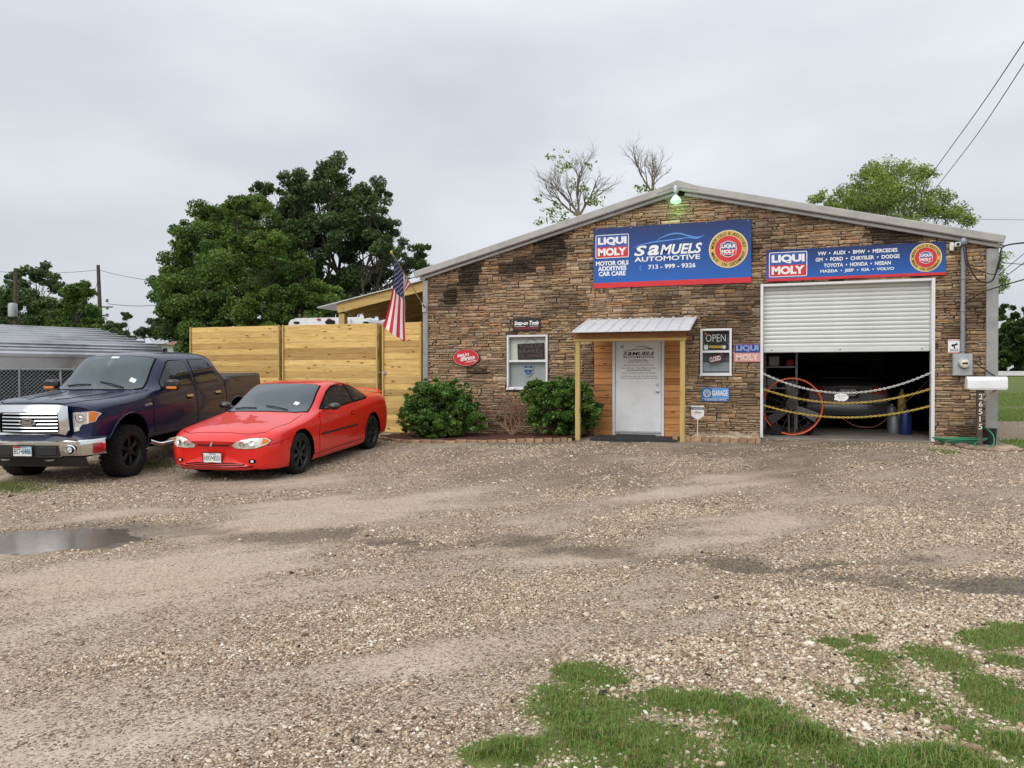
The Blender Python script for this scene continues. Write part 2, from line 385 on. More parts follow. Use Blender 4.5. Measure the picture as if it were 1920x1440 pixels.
def arc_text(name, fr, s, cu, cv, r, h, a0, a1, l, m, parent, flip=False, bold=0.02):
    """letters along an arc from angle a0 to a1 (degrees); flip: reads along the lower rim"""
    b = MB(); n = len(s)
    for i, ch in enumerate(s):
        if ch == ' ': continue
        th = rad(a0 + (a1 - a0) * (i / (n - 1))); a, f, lo, hi = text2d(ch, bold); sc = h / 0.70
        X = fr.X * math.sin(th) - fr.Z * math.cos(th); Y = fr.X * math.cos(th) + fr.Z * math.sin(th)
        if flip: X = -X; Y = -Y
        O = fr.p(cu + r * math.cos(th), cv + r * math.sin(th), l); mx_ = (lo[0] + hi[0]) / 2
        b.add([O + X * ((x - mx_) * sc) + Y * ((y - 0.35) * sc) for x, y in a], f)
    return b.obj(name, m, parent, fix=False)
def disc(u, v, r, n=40, ry=None): return [(u + r * math.cos(6.28318 * i / n), v + (ry or r) * math.sin(6.28318 * i / n)) for i in range(n)]
def ring(u, v, r0, r1, n=40, k=1.0):
    o = []
    for i in range(n):
        a, b = 6.28318 * i / n, 6.28318 * (i + 1) / n
        o.append([(u + r0 * math.cos(a), v + k * r0 * math.sin(a)), (u + r1 * math.cos(a), v + k * r1 * math.sin(a)), (u + r1 * math.cos(b), v + k * r1 * math.sin(b)), (u + r0 * math.cos(b), v + k * r0 * math.sin(b))])
    return o
def rrect(u0, u1, v0, v1, r, n=5):
    o = []
    for cu, cv, a in ((u1 - r, v0 + r, -90), (u1 - r, v1 - r, 0), (u0 + r, v1 - r, 90), (u0 + r, v0 + r, 180)):
        o += [(cu + r * math.cos(rad(a + 90 * i / n)), cv + r * math.sin(rad(a + 90 * i / n))) for i in range(n + 1)]
    return o
def rframe(u0, u1, v0, v1, r, t):
    a = rrect(u0, u1, v0, v1, r); b = rrect(u0 + t, u1 - t, v0 + t, v1 - t, max(r - t, 0.001)); n = len(a)
    return [[a[i], a[(i + 1) % n], b[(i + 1) % n], b[i]] for i in range(n)]
def rect(u0, u1, v0, v1): return [(u0, v0), (u1, v0), (u1, v1), (u0, v1)]
def stroke(pts, w0, w1=None):
    """tapered brush stroke polygon strip through points"""
    n = len(pts); o = []
    P_ = [Vector((p[0], p[1])) for p in pts]; L = []; R = []
    for i, p in enumerate(P_):
        t = (P_[min(i + 1, n - 1)] - P_[max(i - 1, 0)]).normalized(); q = Vector((-t.y, t.x)); s = i / (n - 1)
        ww = w0 * math.sin(math.pi * min(1, max(0.04, s))) ** 0.6 if w1 is None else w0 + (w1 - w0) * s
        L.append(p + q * ww / 2); R.append(p - q * ww / 2)
    return [[tuple(L[i]), tuple(R[i]), tuple(R[i + 1]), tuple(L[i + 1])] for i in range(n - 1)]
def crv(pts, n=8):
    """Catmull-Rom through points"""
    P_ = [Vector(p) for p in pts]; o = []
    for i in range(len(P_) - 1):
        a = P_[max(i - 1, 0)]; b = P_[i]; c = P_[i + 1]; d = P_[min(i + 2, len(P_) - 1)]
        for k in range(n):
            t = k / n; o.append(0.5 * ((2 * b) + (c - a) * t + (2 * a - 5 * b + 4 * c - d) * t * t + (3 * b - a - 3 * c + d) * t ** 3))
    o.append(P_[-1]); return o
# ================================================================== GROUND
def to_px(x, y, z):
    dx, dy, dz = x - CAM.x, y - CAM.y, z - CAM.z
    d = dx * fwd.x + dy * fwd.y + dz * fwd.z; d = np.where(np.abs(d) < 1e-3, 1e-3, d)
    u = (dx * rgt.x + dy * rgt.y) / d; v = (dx * upv.x + dy * upv.y + dz * upv.z) / d
    return 960 + F_PX * u, 720 - F_PX * v, d
# lawn clumps by the drive: measured in the photograph, laid out on the ground in metres
LAWN = [(1120, 1262, 75, 24), (1060, 1320, 70, 36), (1130, 1335, 110, 40), (1290, 1318, 90, 36), (1400, 1345, 150, 62), (1250, 1400, 210, 70), (1480, 1380, 120, 55), (980, 1408, 110, 26),
        (1380, 1460, 420, 70), (1700, 1450, 330, 60), (1560, 1298, 48, 24), (1640, 1240, 62, 24), (1690, 1292, 90, 44), (1760, 1235, 60, 22), (1860, 1200, 70, 20), (1905, 1182, 60, 16),
        (1880, 1305, 80, 42), (1800, 1365, 70, 36), (1900, 1400, 90, 40), (1560, 1204, 36, 9), (1620, 1197, 26, 6), (1770, 873, 24, 5), (1890, 1240, 40, 16), (905, 1418, 28, 8)]
_L = []
for px, py, rx, ry in LAWN:
    rx *= 1.08; ry *= 1.06; a = gnd(px, py); b = gnd(px + rx, py); c = gnd(px, py - ry); c2 = gnd(px, min(py + ry, 2000)); _L.append((a.x, a.y, (b - a).length, max((c - a).length, (c2 - a).length) * 0.5 + min((c - a).length, (c2 - a).length) * 0.5))
def lawn(x, y):
    x = np.asarray(x, float); y = np.asarray(y, float); m = np.full(np.broadcast(x, y).shape, -9.0)
    for cx, cy, a, b in _L:
        u = (x - cx) * rgt.x + (y - cy) * rgt.y; v = -(x - cx) * rgt.y + (y - cy) * rgt.x
        m = np.maximum(m, 1 - (u / a) ** 2 - (v / b) ** 2)
    m = m + (fbm(x, y, 0.25, 3) - 0.5) * 1.9 + (fbm(x, y, 0.9, 8) - 0.5) * 0.8
    # the lawn right of the shop and behind it
    yd = sstep(11.75, 12.1, x) * sstep(-2.0, -1.2, y + 0.5 * (fbm(x, y, 1.2, 5) - 0.5))
    drv = 1 - np.clip(np.abs(y - 4.6 - 0.9 * (fbm(x, y, 1.5, 6) - .5)) / 3.9, 0, 1) ** 6      # gravel drive across the lawn
    drv2 = 1 - np.clip(np.abs(y - 15.5 - .15 * (x - 15)) / 0.8, 0, 1) ** 2
    m = np.maximum(m, yd * (1 - 1.6 * drv * (x > 11)) * (1 - 1.1 * drv2) * 1.5 - 0.3)
    far = sstep(3.5, 6.0, y + 0 * x) * (x < 11.7) + sstep(-8.5, -10.5, x) * (y > -7)
    return np.maximum(m, np.clip(far, 0, 1) * 0.9 - 0.1)
def seg_mask(x, y, pts, wid):
    m = np.zeros(np.broadcast(x, y).shape)
    P_ = [gnd(*p, -0.31) for p in pts]
    for a, b in zip(P_[:-1], P_[1:]):
        dx, dy = b.x - a.x, b.y - a.y; L2 = dx * dx + dy * dy
        t = np.clip(((x - a.x) * dx + (y - a.y) * dy) / L2, 0, 1); d = np.hypot(x - a.x - t * dx, y - a.y - t * dy)
        m = np.maximum(m, 1 - d / wid)
    return np.clip(m, 0, 1)
PUD = gnd(95, 998, -0.33); PUD2 = gnd(1900, 1102, -0.33)
def ell(x, y, c, a, b):
    u = (x - c.x) * rgt.x + (y - c.y) * rgt.y; v = -(x - c.x) * rgt.y + (y - c.y) * rgt.x
    return 1 - (u / a) ** 2 - (v / b) ** 2
def puddle_f(x, y):
    n = (fbm(x, y, 0.5, 21) - 0.5)
    return np.maximum(ell(x, y, PUD, 0.98, 0.54) + n * 2.0 + (fbm(x, y, .17, 23) - .5) * 1.4, -1)
def wetness(x, y):
    n = fbm(x, y, 0.6, 12) - 0.5; n2 = fbm(x, y, 0.16, 13) - 0.5
    w_ = np.clip(puddle_f(x, y) * 0.8 + 0.75, 0, 1)
    w_ = np.maximum(w_, np.clip(ell(x, y, gnd(235, 985, -0.33), 0.95, 0.75) + n * 1.6 + 0.25, 0, 1) * 0.75)
    w_ = np.maximum(w_, np.clip(ell(x, y, PUD2, 0.75, 0.30) + n * 1.2 + 0.35, 0, 1) * 0.9)
    for pts, wd, s in (([(300, 985), (480, 995), (640, 1000)], 0.34, 0.85), ([(560, 1005), (660, 992)], 0.2, 0.9), ([(720, 1018), (830, 1020), (950, 1020), (1130, 1030), (1300, 1050), (1440, 1062)], 0.28, 0.95),
                       ([(1400, 1072), (1500, 1066), (1600, 1058), (1740, 1046)], 0.22, 1.0), ([(1540, 1080), (1700, 1085), (1900, 1100)], 0.42, 0.85), ([(900, 1015), (1010, 1024)], 0.40, 1.0)):
        w_ = np.maximum(w_, np.clip((lambda q: q * 1.7 + (n * 3.0 + n2 * 1.4) * np.minimum(1, q * 3) - .42)(seg_mask(x, y, pts, wd * 1.6)), 0, 1) * s * .75)
    w_ = np.maximum(w_, np.clip(sstep(-8.0, -2.0, y) * .42 + (fbm(x, y, 1.1, 19) - .5) * 1.1, 0, .5) * sstep(.5, 2.5, x) * sstep(12, 9, x) * (y < .5))     # rain-damp gravel near the shop
    return np.clip(w_, 0, 1)
def cover(x, y):
    """how much loose gravel lies on the packed sand"""
    a = rad(19 + 28); u = x * math.cos(a) + y * math.sin(a); v = -x * math.sin(a) + y * math.cos(a)
    st = fbm(u * 0.28, v, 0.55, 31); bl = fbm(x, y, 1.3, 37)
    c = 0.5 + (st - 0.5) * 2.3 + (bl - 0.5) * 1.4
    c = c + 0.32 * sstep(-7.5, -3.0, y) + 0.30 * sstep(6.2, 7.6, x) * sstep(-10, -11.2, y) - 0.24 * sstep(7.2, 5.2, x) * sstep(-8.5, -11, y)
    return np.clip(c, 0, 1)
def axis_vals(fine0, fine1, st, far):
    f = list(np.arange(fine0, fine1 + 1e-6, st)); a = []; d = st * 2; p = fine0
    while p > -far: p -= d; d *= 1.35; a.append(p)
    b = []; d = st * 2; p = fine1
    while p < far: p += d; d *= 1.35; b.append(p)
    return np.array(a[::-1] + f + b)
gx = axis_vals(-5.0, 14.0, 0.085, 700); gy = axis_vals(-16.5, 1.2, 0.085, 900)
GX, GY = np.meshgrid(gx, gy); NX, NY = len(gx), len(gy)
near = sstep(18, 8, np.hypot(GX - 6, GY + 8))
GZ = gz(GX, GY); wv = wetness(GX, GY); cv = cover(GX, GY); lv = lawn(GX, GY)
def gfine(x, y): return gz(x, y) + ((fbm(x, y, 0.9, 41) - 0.5) * 0.05 + (fbm(x, y, 0.22, 42) - 0.5) * 0.022) * sstep(18, 8, np.hypot(np.asarray(x) - 6, np.asarray(y) + 8)) * sstep(-0.2, -1.6, y) * (1 - .85 * np.clip(puddle_f(x, y) * 2 + .6, 0, 1)) - 0.022 * wetness(x, y) - 0.03 * np.clip(puddle_f(x, y), 0, 1) + 0.012 * np.clip(lawn(x, y), 0, 1)
GZ = gfine(GX, GY)
# under the slab, building and cars the sheet stays just below
GZ = np.where((GX > -0.05) & (GX < 11.7) & (GY > -0.02), np.minimum(GZ, -0.06), GZ)
idx = np.arange(NX * NY).reshape(NY, NX)
fq = np.stack([idx[:-1, :-1], idx[:-1, 1:], idx[1:, 1:], idx[1:, :-1]], -1).reshape(-1, 4)
t = Nt('ground'); c = t.coord('Object')
at = lambda n_: t.n('ShaderNodeAttribute', attribute_name=n_).outputs['Fac']
fine = t.noise(c, 42, 6, 0.7); mid = t.noise(c, 5.5, 5); big = t.noise(c, 0.7, 4)
sand = t.mix(t.ramp(mid, [(0.3, (0, 0, 0)), (0.7, (1, 1, 1))]), S(174, 158, 140), S(199, 184, 165))
sand = t.mix(t.ramp(big, [(0.35, (0, 0, 0)), (0.65, (1, 1, 1))]), sand, S(186, 166, 147))
sand = t.mix(1.0, sand, t.ramp(fine, [(0.3, (0.66, 0.65, 0.63)), (0.7, (1.22, 1.22, 1.22))]), 'MULTIPLY')
dist = t.n('ShaderNodeVectorMath', {0: c, 1: t.n('ShaderNodeVectorMath', {0: t.n('ShaderNodeTexNoise', {'Vector': c, 'Scale': 30.0}).outputs['Color'], 'Scale': 0.012}, operation='SCALE').outputs[0]}, operation='ADD').outputs[0]
v1 = t.n('ShaderNodeTexVoronoi', {'Vector': dist, 'Scale': 58.0}); v2 = t.n('ShaderNodeTexVoronoi', {'Vector': dist, 'Scale': 105.0})
def pebcol(v):
    sp = t.n('ShaderNodeSeparateColor', {0: v.outputs['Color']})
    pc = t.ramp(sp.outputs[0], [(0.0, S(100, 85, 71)), (0.25, S(150, 131, 110)), (0.5, S(180, 160, 137)), (0.78, S(205, 189, 166)), (1.0, S(229, 219, 202))])
    return t.mix(1.0, pc, t.ramp(v.outputs['Distance'], [(0.25, (1.05, 1.05, 1.05)), (0.62, (0.42, 0.385, 0.35))]), 'MULTIPLY'), sp.outputs[1]
p1c, p1r = pebcol(v1); p2c, p2r = pebcol(v2)
cva = at('cover')
k2 = t.ramp(t.math('ADD', t.math('MULTIPLY', p2r, -0.9), t.math('ADD', cva, t.math('MULTIPLY', mid, 0.5))), [(0.02, (0, 0, 0)), (0.10, (1, 1, 1))])
k1 = t.ramp(t.math('ADD', t.math('MULTIPLY', p1r, -1.0), t.math('ADD', t.math('MULTIPLY', cva, 0.85), t.math('MULTIPLY', mid, 0.3))), [(0.10, (0, 0, 0)), (0.16, (1, 1, 1))])
base = t.mix(k1, t.mix(k2, sand, p2c), p1c)
gra = at('grass')
soil = t.mix(mid, S(112, 92, 64), S(88, 96, 48)); base = t.mix(t.ramp(gra, [(0.05, (0, 0, 0)), (0.4, (1, 1, 1))]), base, t.mix(t.ramp(fine, [(0.35, (0, 0, 0)), (0.65, (1, 1, 1))]), soil, S(96, 122, 52)))
wet = at('wet'); wk = t.ramp(wet, [(0.10, (0, 0, 0)), (0.85, (1, 1, 1))])
base = t.mix(wk, base, t.mix(1.0, base, (0.44, 0.41, 0.385), 'MULTIPLY'))
hgt = t.math('ADD', t.math('MULTIPLY', t.math('MULTIPLY', v1.outputs['Distance'], -1.0), k1), t.math('ADD', t.math('MULTIPLY', t.math('MULTIPLY', v2.outputs['Distance'], -0.5), k2), t.math('MULTIPLY', fine, 0.35)))
rough = t.n('ShaderNodeMapRange', {0: wk, 3: 0.92, 4: 0.42}).outputs[0]
t.bsdf(base, rough, 0, 0, t.bump(hgt, 0.75, 0.011), 0.35)
M['ground'] = t.m
me = npmesh('ground', np.stack([GX, GY, GZ], -1).reshape(-1, 3), fq, M['ground'], smooth=True)
for nm, arr in (('cover', cv), ('wet', wv), ('grass', np.clip(lv * 1.5, 0, 1))):
    a = me.attributes.new(nm, 'FLOAT', 'POINT'); a.data.foreach_set('value', arr.astype(np.float32).ravel())
ground = tag(link('ground', me), kind='structure')
# puddle: a level sheet of muddy water lying in its hollow
t = Nt('puddle_water'); c = t.coord('Object')
t.bsdf(t.mix(t.noise(c, 3, 4), S(92, 82, 70), S(112, 101, 86)), 0.16, 0, 0, t.bump(t.noise(c, 14, 3), 0.10, 0.004), 0.5)
M['puddle'] = t.m
px_ = np.arange(-1.4, 1.4, 0.03); PX, PY = np.meshgrid(px_ + PUD.x, px_ + PUD.y); pf = puddle_f(PX, PY); pz = float(np.mean(gfine(PX, PY)[(pf > -.12) & (pf < .12)]))
b = MB(); vid = {}
for i in range(len(px_) - 1):
    for j in range(len(px_) - 1):
        if pf[i, j] > -0.25:
            q = []
            for a, d in ((i, j), (i, j + 1), (i + 1, j + 1), (i + 1, j)):
                if (a, d) not in vid: vid[a, d] = len(b.v); b.v.append((PX[a, d], PY[a, d], pz))
                q.append(vid[a, d])
            b.f.append(q); b.mi.append(0)
tag(b.obj('puddle', M['puddle'], smooth=True, fix=False), kind='structure')
# road behind the lawn on the right, beyond it a verge
b = MB(); n = 40
for i in range(n):
    for k, yy in enumerate((37.0, 43.5)):
        x = 6 + i * 4.0; b.v.append((x, yy + 0.04 * (x - 12), gzf(x, yy + 0.04 * (x - 12)) + 0.03))
for i in range(n - 1): b.f.append([2 * i, 2 * i + 2, 2 * i + 3, 2 * i + 1]); b.mi.append(0)
M['road'] = plain('road', S(176, 172, 166), 0.85, var=0.12, vs=0.8, bump=0.3, bs=12)
tag(b.obj('road', M['road']), kind='structure')

# ================================================================== THE SHOP
W_, AP = 11.66, 5.85
def ztop(x): return 5.28 - 0.2616 * (AP - x) if x < AP else 5.28 - 0.2445 * (x - AP)
def wtop(x): return ztop(x) - 0.17
GAR = (7.53, 10.62, 3.07); DOOR = (4.06, 5.90, 2.04); WA = (2.05, 3.01, 0.96, 2.17); WB = (6.31, 6.94, 1.27, 2.23)
shop = thing('repair_shop', 'low gabled repair shop clad in brown ledge stone with a half open roller door', 'building', (5.83, 0, 0))
DEPTH = 15.0
def wall_piece(b, x0, x1, z0, z1=None, y0=0.0, y1=0.14):
    xs = [x0] + ([AP] if x0 < AP < x1 else []) + [x1]
    top = [(x, wtop(x) if z1 is None else z1) for x in xs]
    b.prism([(x0, z0), (x1, z0)] + top[::-1], y0, y1, lambda u, v, q: (u, q, v))
b = MB()
for x0, x1, z0, z1 in ((0.0, 2.05, -0.2, None), (2.05, 3.01, -0.2, 0.96), (2.05, 3.01, 2.17, None), (3.01, 4.06, -0.2, None), (4.06, 4.50, -0.2, 2.04), (5.54, 5.90, -0.2, 2.04), (4.06, 5.90, 2.04, None),
                       (5.90, 6.31, -0.2, None), (6.31, 6.94, -0.2, 1.27), (6.31, 6.94, 2.23, None), (6.94, 7.53, -0.2, None), (7.53, 10.62, 3.07, None), (10.62, 11.66, -0.2, None)):
    wall_piece(b, x0, x1, z0, z1)
fwall = b.obj('front_wall', M['grout'], shop)
# other walls, roof, floor, partition
M['siding'] = plain('siding', (0.42, 0.41, 0.38), 0.5, 0.2, 0, 0.08, 3)
for nm, x0, x1 in (('side_wall', 0.0, 0.06), ('side_wall', W_ - 0.06, W_)):
    b = MB(); zt = wtop(x0 if x0 < 1 else x1); b.box(x0, x1, 0.142, DEPTH, -0.2, zt)
    for k in range(48):
        y = 0.3 + k * 0.3; xo = x0 if x0 < 1 else x1; sg = -1 if x0 < 1 else 1
        b.box(min(xo, xo + sg * 0.03), max(xo, xo + sg * 0.03), y, y + 0.08, -0.15, zt)
    b.obj(nm, M['siding'], shop)
b = MB(); wall_piece(b, 0.06, W_ - 0.06, -0.2, None, DEPTH - 0.1, DEPTH); b.obj('rear_wall', M['siding'], shop)
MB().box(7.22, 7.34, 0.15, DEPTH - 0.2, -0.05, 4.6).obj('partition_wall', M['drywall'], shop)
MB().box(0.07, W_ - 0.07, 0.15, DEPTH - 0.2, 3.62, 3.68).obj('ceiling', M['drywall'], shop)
slab = MB().bbox(7.40, 10.75, -0.06, DEPTH - 0.2, -0.3, 0.012, 0.01).obj('garage_slab', M['concrete'], shop)
b = MB()
b.prism([(-0.20, ztop(-0.20)), (AP, ztop(AP)), (W_ + 0.10, ztop(W_ + 0.10)), (W_ + 0.10, ztop(W_ + 0.10) - 0.07), (AP, ztop(AP) - 0.07), (-0.20, ztop(-0.20) - 0.07)], -0.10, DEPTH + 0.1, lambda u, v, q: (u, q, v))
for sgn, xa, xb in ((0, -0.18, AP - 0.1), (1, AP + 0.1, W_ + 0.08)):
    for k in range(36):
        y = 0.1 + k * 0.42; b.beam((xa, y, ztop(xa) + 0.012), (xb, y, ztop(xb) + 0.012), 0.05, 0.03)
roof = b.obj('roof', M['rake'], shop)
for xa, xb in ((-0.20, AP - 0.02), (AP + 0.02, W_ + 0.10)):
    up_ = (-(ztop(xb) - ztop(xa)), 0, xb - xa)
    b = MB(); b.beam((xa, -0.145, ztop(xa) - 0.085), (xb, -0.145, ztop(xb) - 0.085), 0.085, 0.155, up_, 0.018); b.obj('rake_trim', M['rake'], roof, smooth=30)
    b = MB(); b.beam((xa + 0.12, -0.085, ztop(xa + .12) - 0.205), (xb, -0.085, ztop(xb) - 0.205), 0.06, 0.075, up_, 0.01); b.obj('rake_flashing', M['trim_grey'], roof)
b = MB(); b.prism([(AP - 0.42, ztop(AP - 0.42) - 0.02), (AP, ztop(AP) + 0.035), (AP + 0.42, ztop(AP + .42) - 0.02), (AP + 0.42, ztop(AP + .42) - 0.10), (AP + 0.1, ztop(AP) - 0.13), (AP - 0.1, ztop(AP) - 0.13), (AP - 0.42, ztop(AP - .42) - 0.10)], -0.20, 0.3, lambda u, v, q: (u, q, v)); b.obj('ridge_cap', M['rake'], roof)
for x0, x1 in ((-0.03, 0.10), (11.49, 11.69)):
    MB().bbox(x0, x1, -0.065, 0.2, -0.18, wtop(x0 + 0.06) - 0.10, 0.012).obj('corner_trim', M['trim_grey'], shop)
# vent pipe and stub on the roof edge, seen at the left end
MB().lathe([(0.055, 0), (0.055, 0.75), (0.07, 0.76), (0.07, 0.86), (0.02, 0.88)], 14, Matrix.Translation((0.35, 3.2, ztop(0.35) - 0.05))).obj('vent_pipe', M['conduit'], shop, smooth=True)
MB().lathe([(0.03, 0), (0.03, 0.42), (0.012, 0.45)], 10, Matrix.Translation((0.02, 2.2, ztop(0.02) - 0.05))).obj('vent_pipe', M['white'], shop, smooth=True)
# ---- ledge stone: every course laid stone by stone
HOLES = [(WA[0] - .02, WA[1] + .02, WA[2] - .02, WA[3] + .02), (WB[0] - .02, WB[1] + .02, WB[2] - .02, WB[3] + .02), (DOOR[0], DOOR[1], -1, DOOR[2]), (GAR[0] - 0.03, GAR[1] + 0.03, -1, GAR[2] + 0.04)]
def clear_stone(x0, x1, z0, z1):
    for a, b_, c_, d in HOLES:
        if x1 > a and x0 < b_ and z1 > c_ and z0 < d:
            zi = min(z1, d) - max(z0, c_)
            if zi < 0.022 and zi < 0.5 * (z1 - z0): continue
            # cut at the side of the opening
            if x0 < a - 0.02 and a - x0 > 0.035: x1 = min(x1, a)
            elif x1 > b_ + 0.02 and x1 - b_ > 0.035: x0 = max(x0, b_)
            else: return None
    zt_ = min(wtop(x0), wtop(x1)) - 0.02
    if z0 > zt_ - 0.012: return None
    return x0, x1, z0, min(z1, zt_)
PAL = [S(178, 147, 112), S(160, 128, 96), S(150, 136, 120), S(178, 130, 84), S(112, 92, 76), S(202, 180, 146), S(164, 140, 113), S(136, 110, 86)]
def stone_col(x, z, rs):
    ww = np.array([1.4, 1.3, 1.2, 0.55, 0.7, 0.8, 1.5, 1.0]); ru = math.exp(-((x - 5.2) / 1.9) ** 2 - ((z - 2.75) / 0.42) ** 2)
    ww[3] += 2.2 * ru; ww[5] += 0.8 * ru
    cc = np.array(PAL[rs.choice(8, p=ww / ww.sum())]) * rs.uniform(0.84, 1.24)
    cc = cc * np.array([1.0, rs.uniform(0.95, 1.04), rs.uniform(0.90, 1.06)])
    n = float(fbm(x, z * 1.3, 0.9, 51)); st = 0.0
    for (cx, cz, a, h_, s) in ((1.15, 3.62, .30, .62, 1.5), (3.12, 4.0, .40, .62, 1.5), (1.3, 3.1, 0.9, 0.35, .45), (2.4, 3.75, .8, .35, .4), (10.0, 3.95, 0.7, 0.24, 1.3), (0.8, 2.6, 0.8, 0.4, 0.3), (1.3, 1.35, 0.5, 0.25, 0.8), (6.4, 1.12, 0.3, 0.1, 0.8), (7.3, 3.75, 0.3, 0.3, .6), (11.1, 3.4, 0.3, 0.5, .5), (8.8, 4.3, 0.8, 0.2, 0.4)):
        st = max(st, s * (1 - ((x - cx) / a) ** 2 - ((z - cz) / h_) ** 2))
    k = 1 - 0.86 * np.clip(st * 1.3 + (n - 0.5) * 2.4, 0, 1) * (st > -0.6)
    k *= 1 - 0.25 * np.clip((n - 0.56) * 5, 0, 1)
    cc = cc * .55 + .45 * np.array([.395, .275, .175]) * rs.uniform(.85, 1.15)
    return cc * k
def stone_mesh(x0, x1, z0, z1, rs):
    L = x1 - x0; nx = max(2, min(6, int(round(L / 0.055)))); d0 = rs.uniform(0.012, 0.050)
    xs = np.linspace(x0, x1, nx + 1); xs[1:-1] += rs.uniform(-0.012, 0.012, nx - 1); h = z1 - z0
    v = []
    prof = np.cumsum(rs.uniform(-0.007, 0.007, nx + 1)); prof -= prof.mean()
    for i, x in enumerate(xs):
        e = 0.006 if i in (0, nx) else 0
        jb = rs.uniform(0, 0.22) * h; jt = rs.uniform(0, 0.22) * h; d = max(0.005, d0 + prof[i] - e)
        v += [(x, 0.0, z0 + jb * 0.4), (x, -d * rs.uniform(0.72, 0.95), z0 + jb), (x, -d - rs.uniform(0, 0.006), (z0 + z1) / 2 + rs.uniform(-0.15, 0.15) * h), (x, -d * rs.uniform(0.8, 1.0), z1 - jt), (x, 0.0, z1 - jt * 0.4)]
    f = []
    for i in range(nx):
        for k in range(4): a = i * 5 + k; f.append((a, a + 5, a + 6, a + 1))
    n5 = nx * 5
    f += [(0, 1, 2, 2), (2, 3, 4, 4), (n5 + 2, n5 + 1, n5, n5), (n5 + 4, n5 + 3, n5 + 2, n5 + 2)]
    return v, [tuple(dict.fromkeys(q)) for q in f]
rs = np.random.default_rng(5); stones = []
z = -0.14
while z < 5.1:
    ch = rs.uniform(0.13, 0.19); x = 0.08 - rs.uniform(0, 0.3)
    while x < 11.52:
        bw = rs.uniform(0.22, 0.50); nr = rs.choice([2, 3, 3, 3, 4]); hs = rs.dirichlet(np.full(nr, 7.0)) * ch; zz = z
        for h in hs:
            cuts = [0, 1] if rs.random() < 0.30 else ([0, rs.uniform(0.3, 0.7), 1] if rs.random() < 0.75 else [0, rs.uniform(.2, .4), rs.uniform(.55, .8), 1])
            for a, b_ in zip(cuts[:-1], cuts[1:]):
                xa = max(0.08, x + a * bw + rs.uniform(-0.02, 0.02)); xb = min(11.51, x + b_ * bw + rs.uniform(-0.02, 0.02))
                if xb - xa < 0.03: continue
                q = clear_stone(xa, xb - 0.003, zz + 0.002, zz + h - 0.002)
                if q and q[3] - q[2] > 0.012 and q[1] - q[0] > 0.025: stones.append(q)
            zz += h
        x += bw
    z += ch
order = sorted(range(len(stones)), key=lambda i: -min((stones[i][3] - stones[i][2]) * 2.5, 0.2) * (stones[i][1] - stones[i][0]))
big_set = set(order[:300]); VV = []; CC = []; FT = []; 
mb = MB(); cols = []
for i, (x0, x1, z0, z1) in enumerate(stones):
    v, f = stone_mesh(x0, x1, z0, z1, rs); cc = stone_col((x0 + x1) / 2, (z0 + z1) / 2, rs)
    cj = [cc * rs.uniform(0.85, 1.12) for _ in v]
    if i in big_set:
        q = MB().add(v, f); me = q.mesh('stone', M['stone'], fix=False)
        a = me.attributes.new('col', 'FLOAT_COLOR', 'POINT'); a.data.foreach_set('color', np.array([(*k, 1) for k in cj], np.float32).ravel())
        link('stone', me, fwall)
    else: mb.add(v, f); cols += cj
me = mb.mesh('stone_veneer', M['stone'], fix=False)
a = me.attributes.new('col', 'FLOAT_COLOR', 'POINT'); a.data.foreach_set('color', np.array([(*k, 1) for k in cols], np.float32).ravel())
tag(link('stone_veneer', me, fwall), kind='stuff')
# ---- entrance: door, frame, cedar boards
for x0, x1 in ((4.06, 4.47), (5.57, 5.90)):
    for k in range(15):
        z0 = -0.04 + k * 0.1385; Mx = Matrix.Translation((0, -0.034, z0)) @ Matrix.Rotation(rad(-4.5), 4, 'X')
        MB().bbox(x0 + random.uniform(0, .004), x1 - random.uniform(0, .004), -0.012, 0.010, 0, 0.134, 0.003, Mx).obj('siding_board', M['cedar'], shop)
b = MB(); b.bbox(4.47, 4.525, -0.075, 0.12, -0.02, 2.07, 0.006); b.bbox(5.515, 5.57, -0.075, 0.12, -0.02, 2.07, 0.006); b.bbox(4.5255, 5.5145, -0.075, 0.12, 2.012, 2.069, 0.006)
b.obj('door_frame', M['white'], shop)
b = MB(); b.bbox(4.5255, 5.5145, -0.09, 0.12, -0.04, 0.028, 0.008); b.obj('door_sill', M['galv'], shop)
door = MB().bbox(4.532, 5.508, -0.045, 0.0, 0.04, 2.008, 0.004).obj('entrance_door', M['white_enamel'], shop)
b = MB(); b.bbox(4.535, 5.505, -0.053, -0.0455, 0.036, 0.075, 0.002); b.obj('door_sweep', M['galv'], door)
for zc in (0.93, 1.07):
    pr = [(0.032, 0), (0.032, 0.008), (0.014, 0.012), (0.014, 0.03), (0.028, 0.04), (0.030, 0.055), (0.018, 0.064), (0.001, 0.066)] if zc < 1 else [(0.030, 0), (0.030, 0.012), (0.022, 0.020), (0.001, 0.021)]
    MB().lathe(pr, 16, Matrix.Translation((5.43, -0.0455, zc)) @ Matrix.Rotation(rad(90), 4, 'X')).obj('door_knob' if zc < 1 else 'deadbolt', M['dull_chrome'], door, smooth=True)
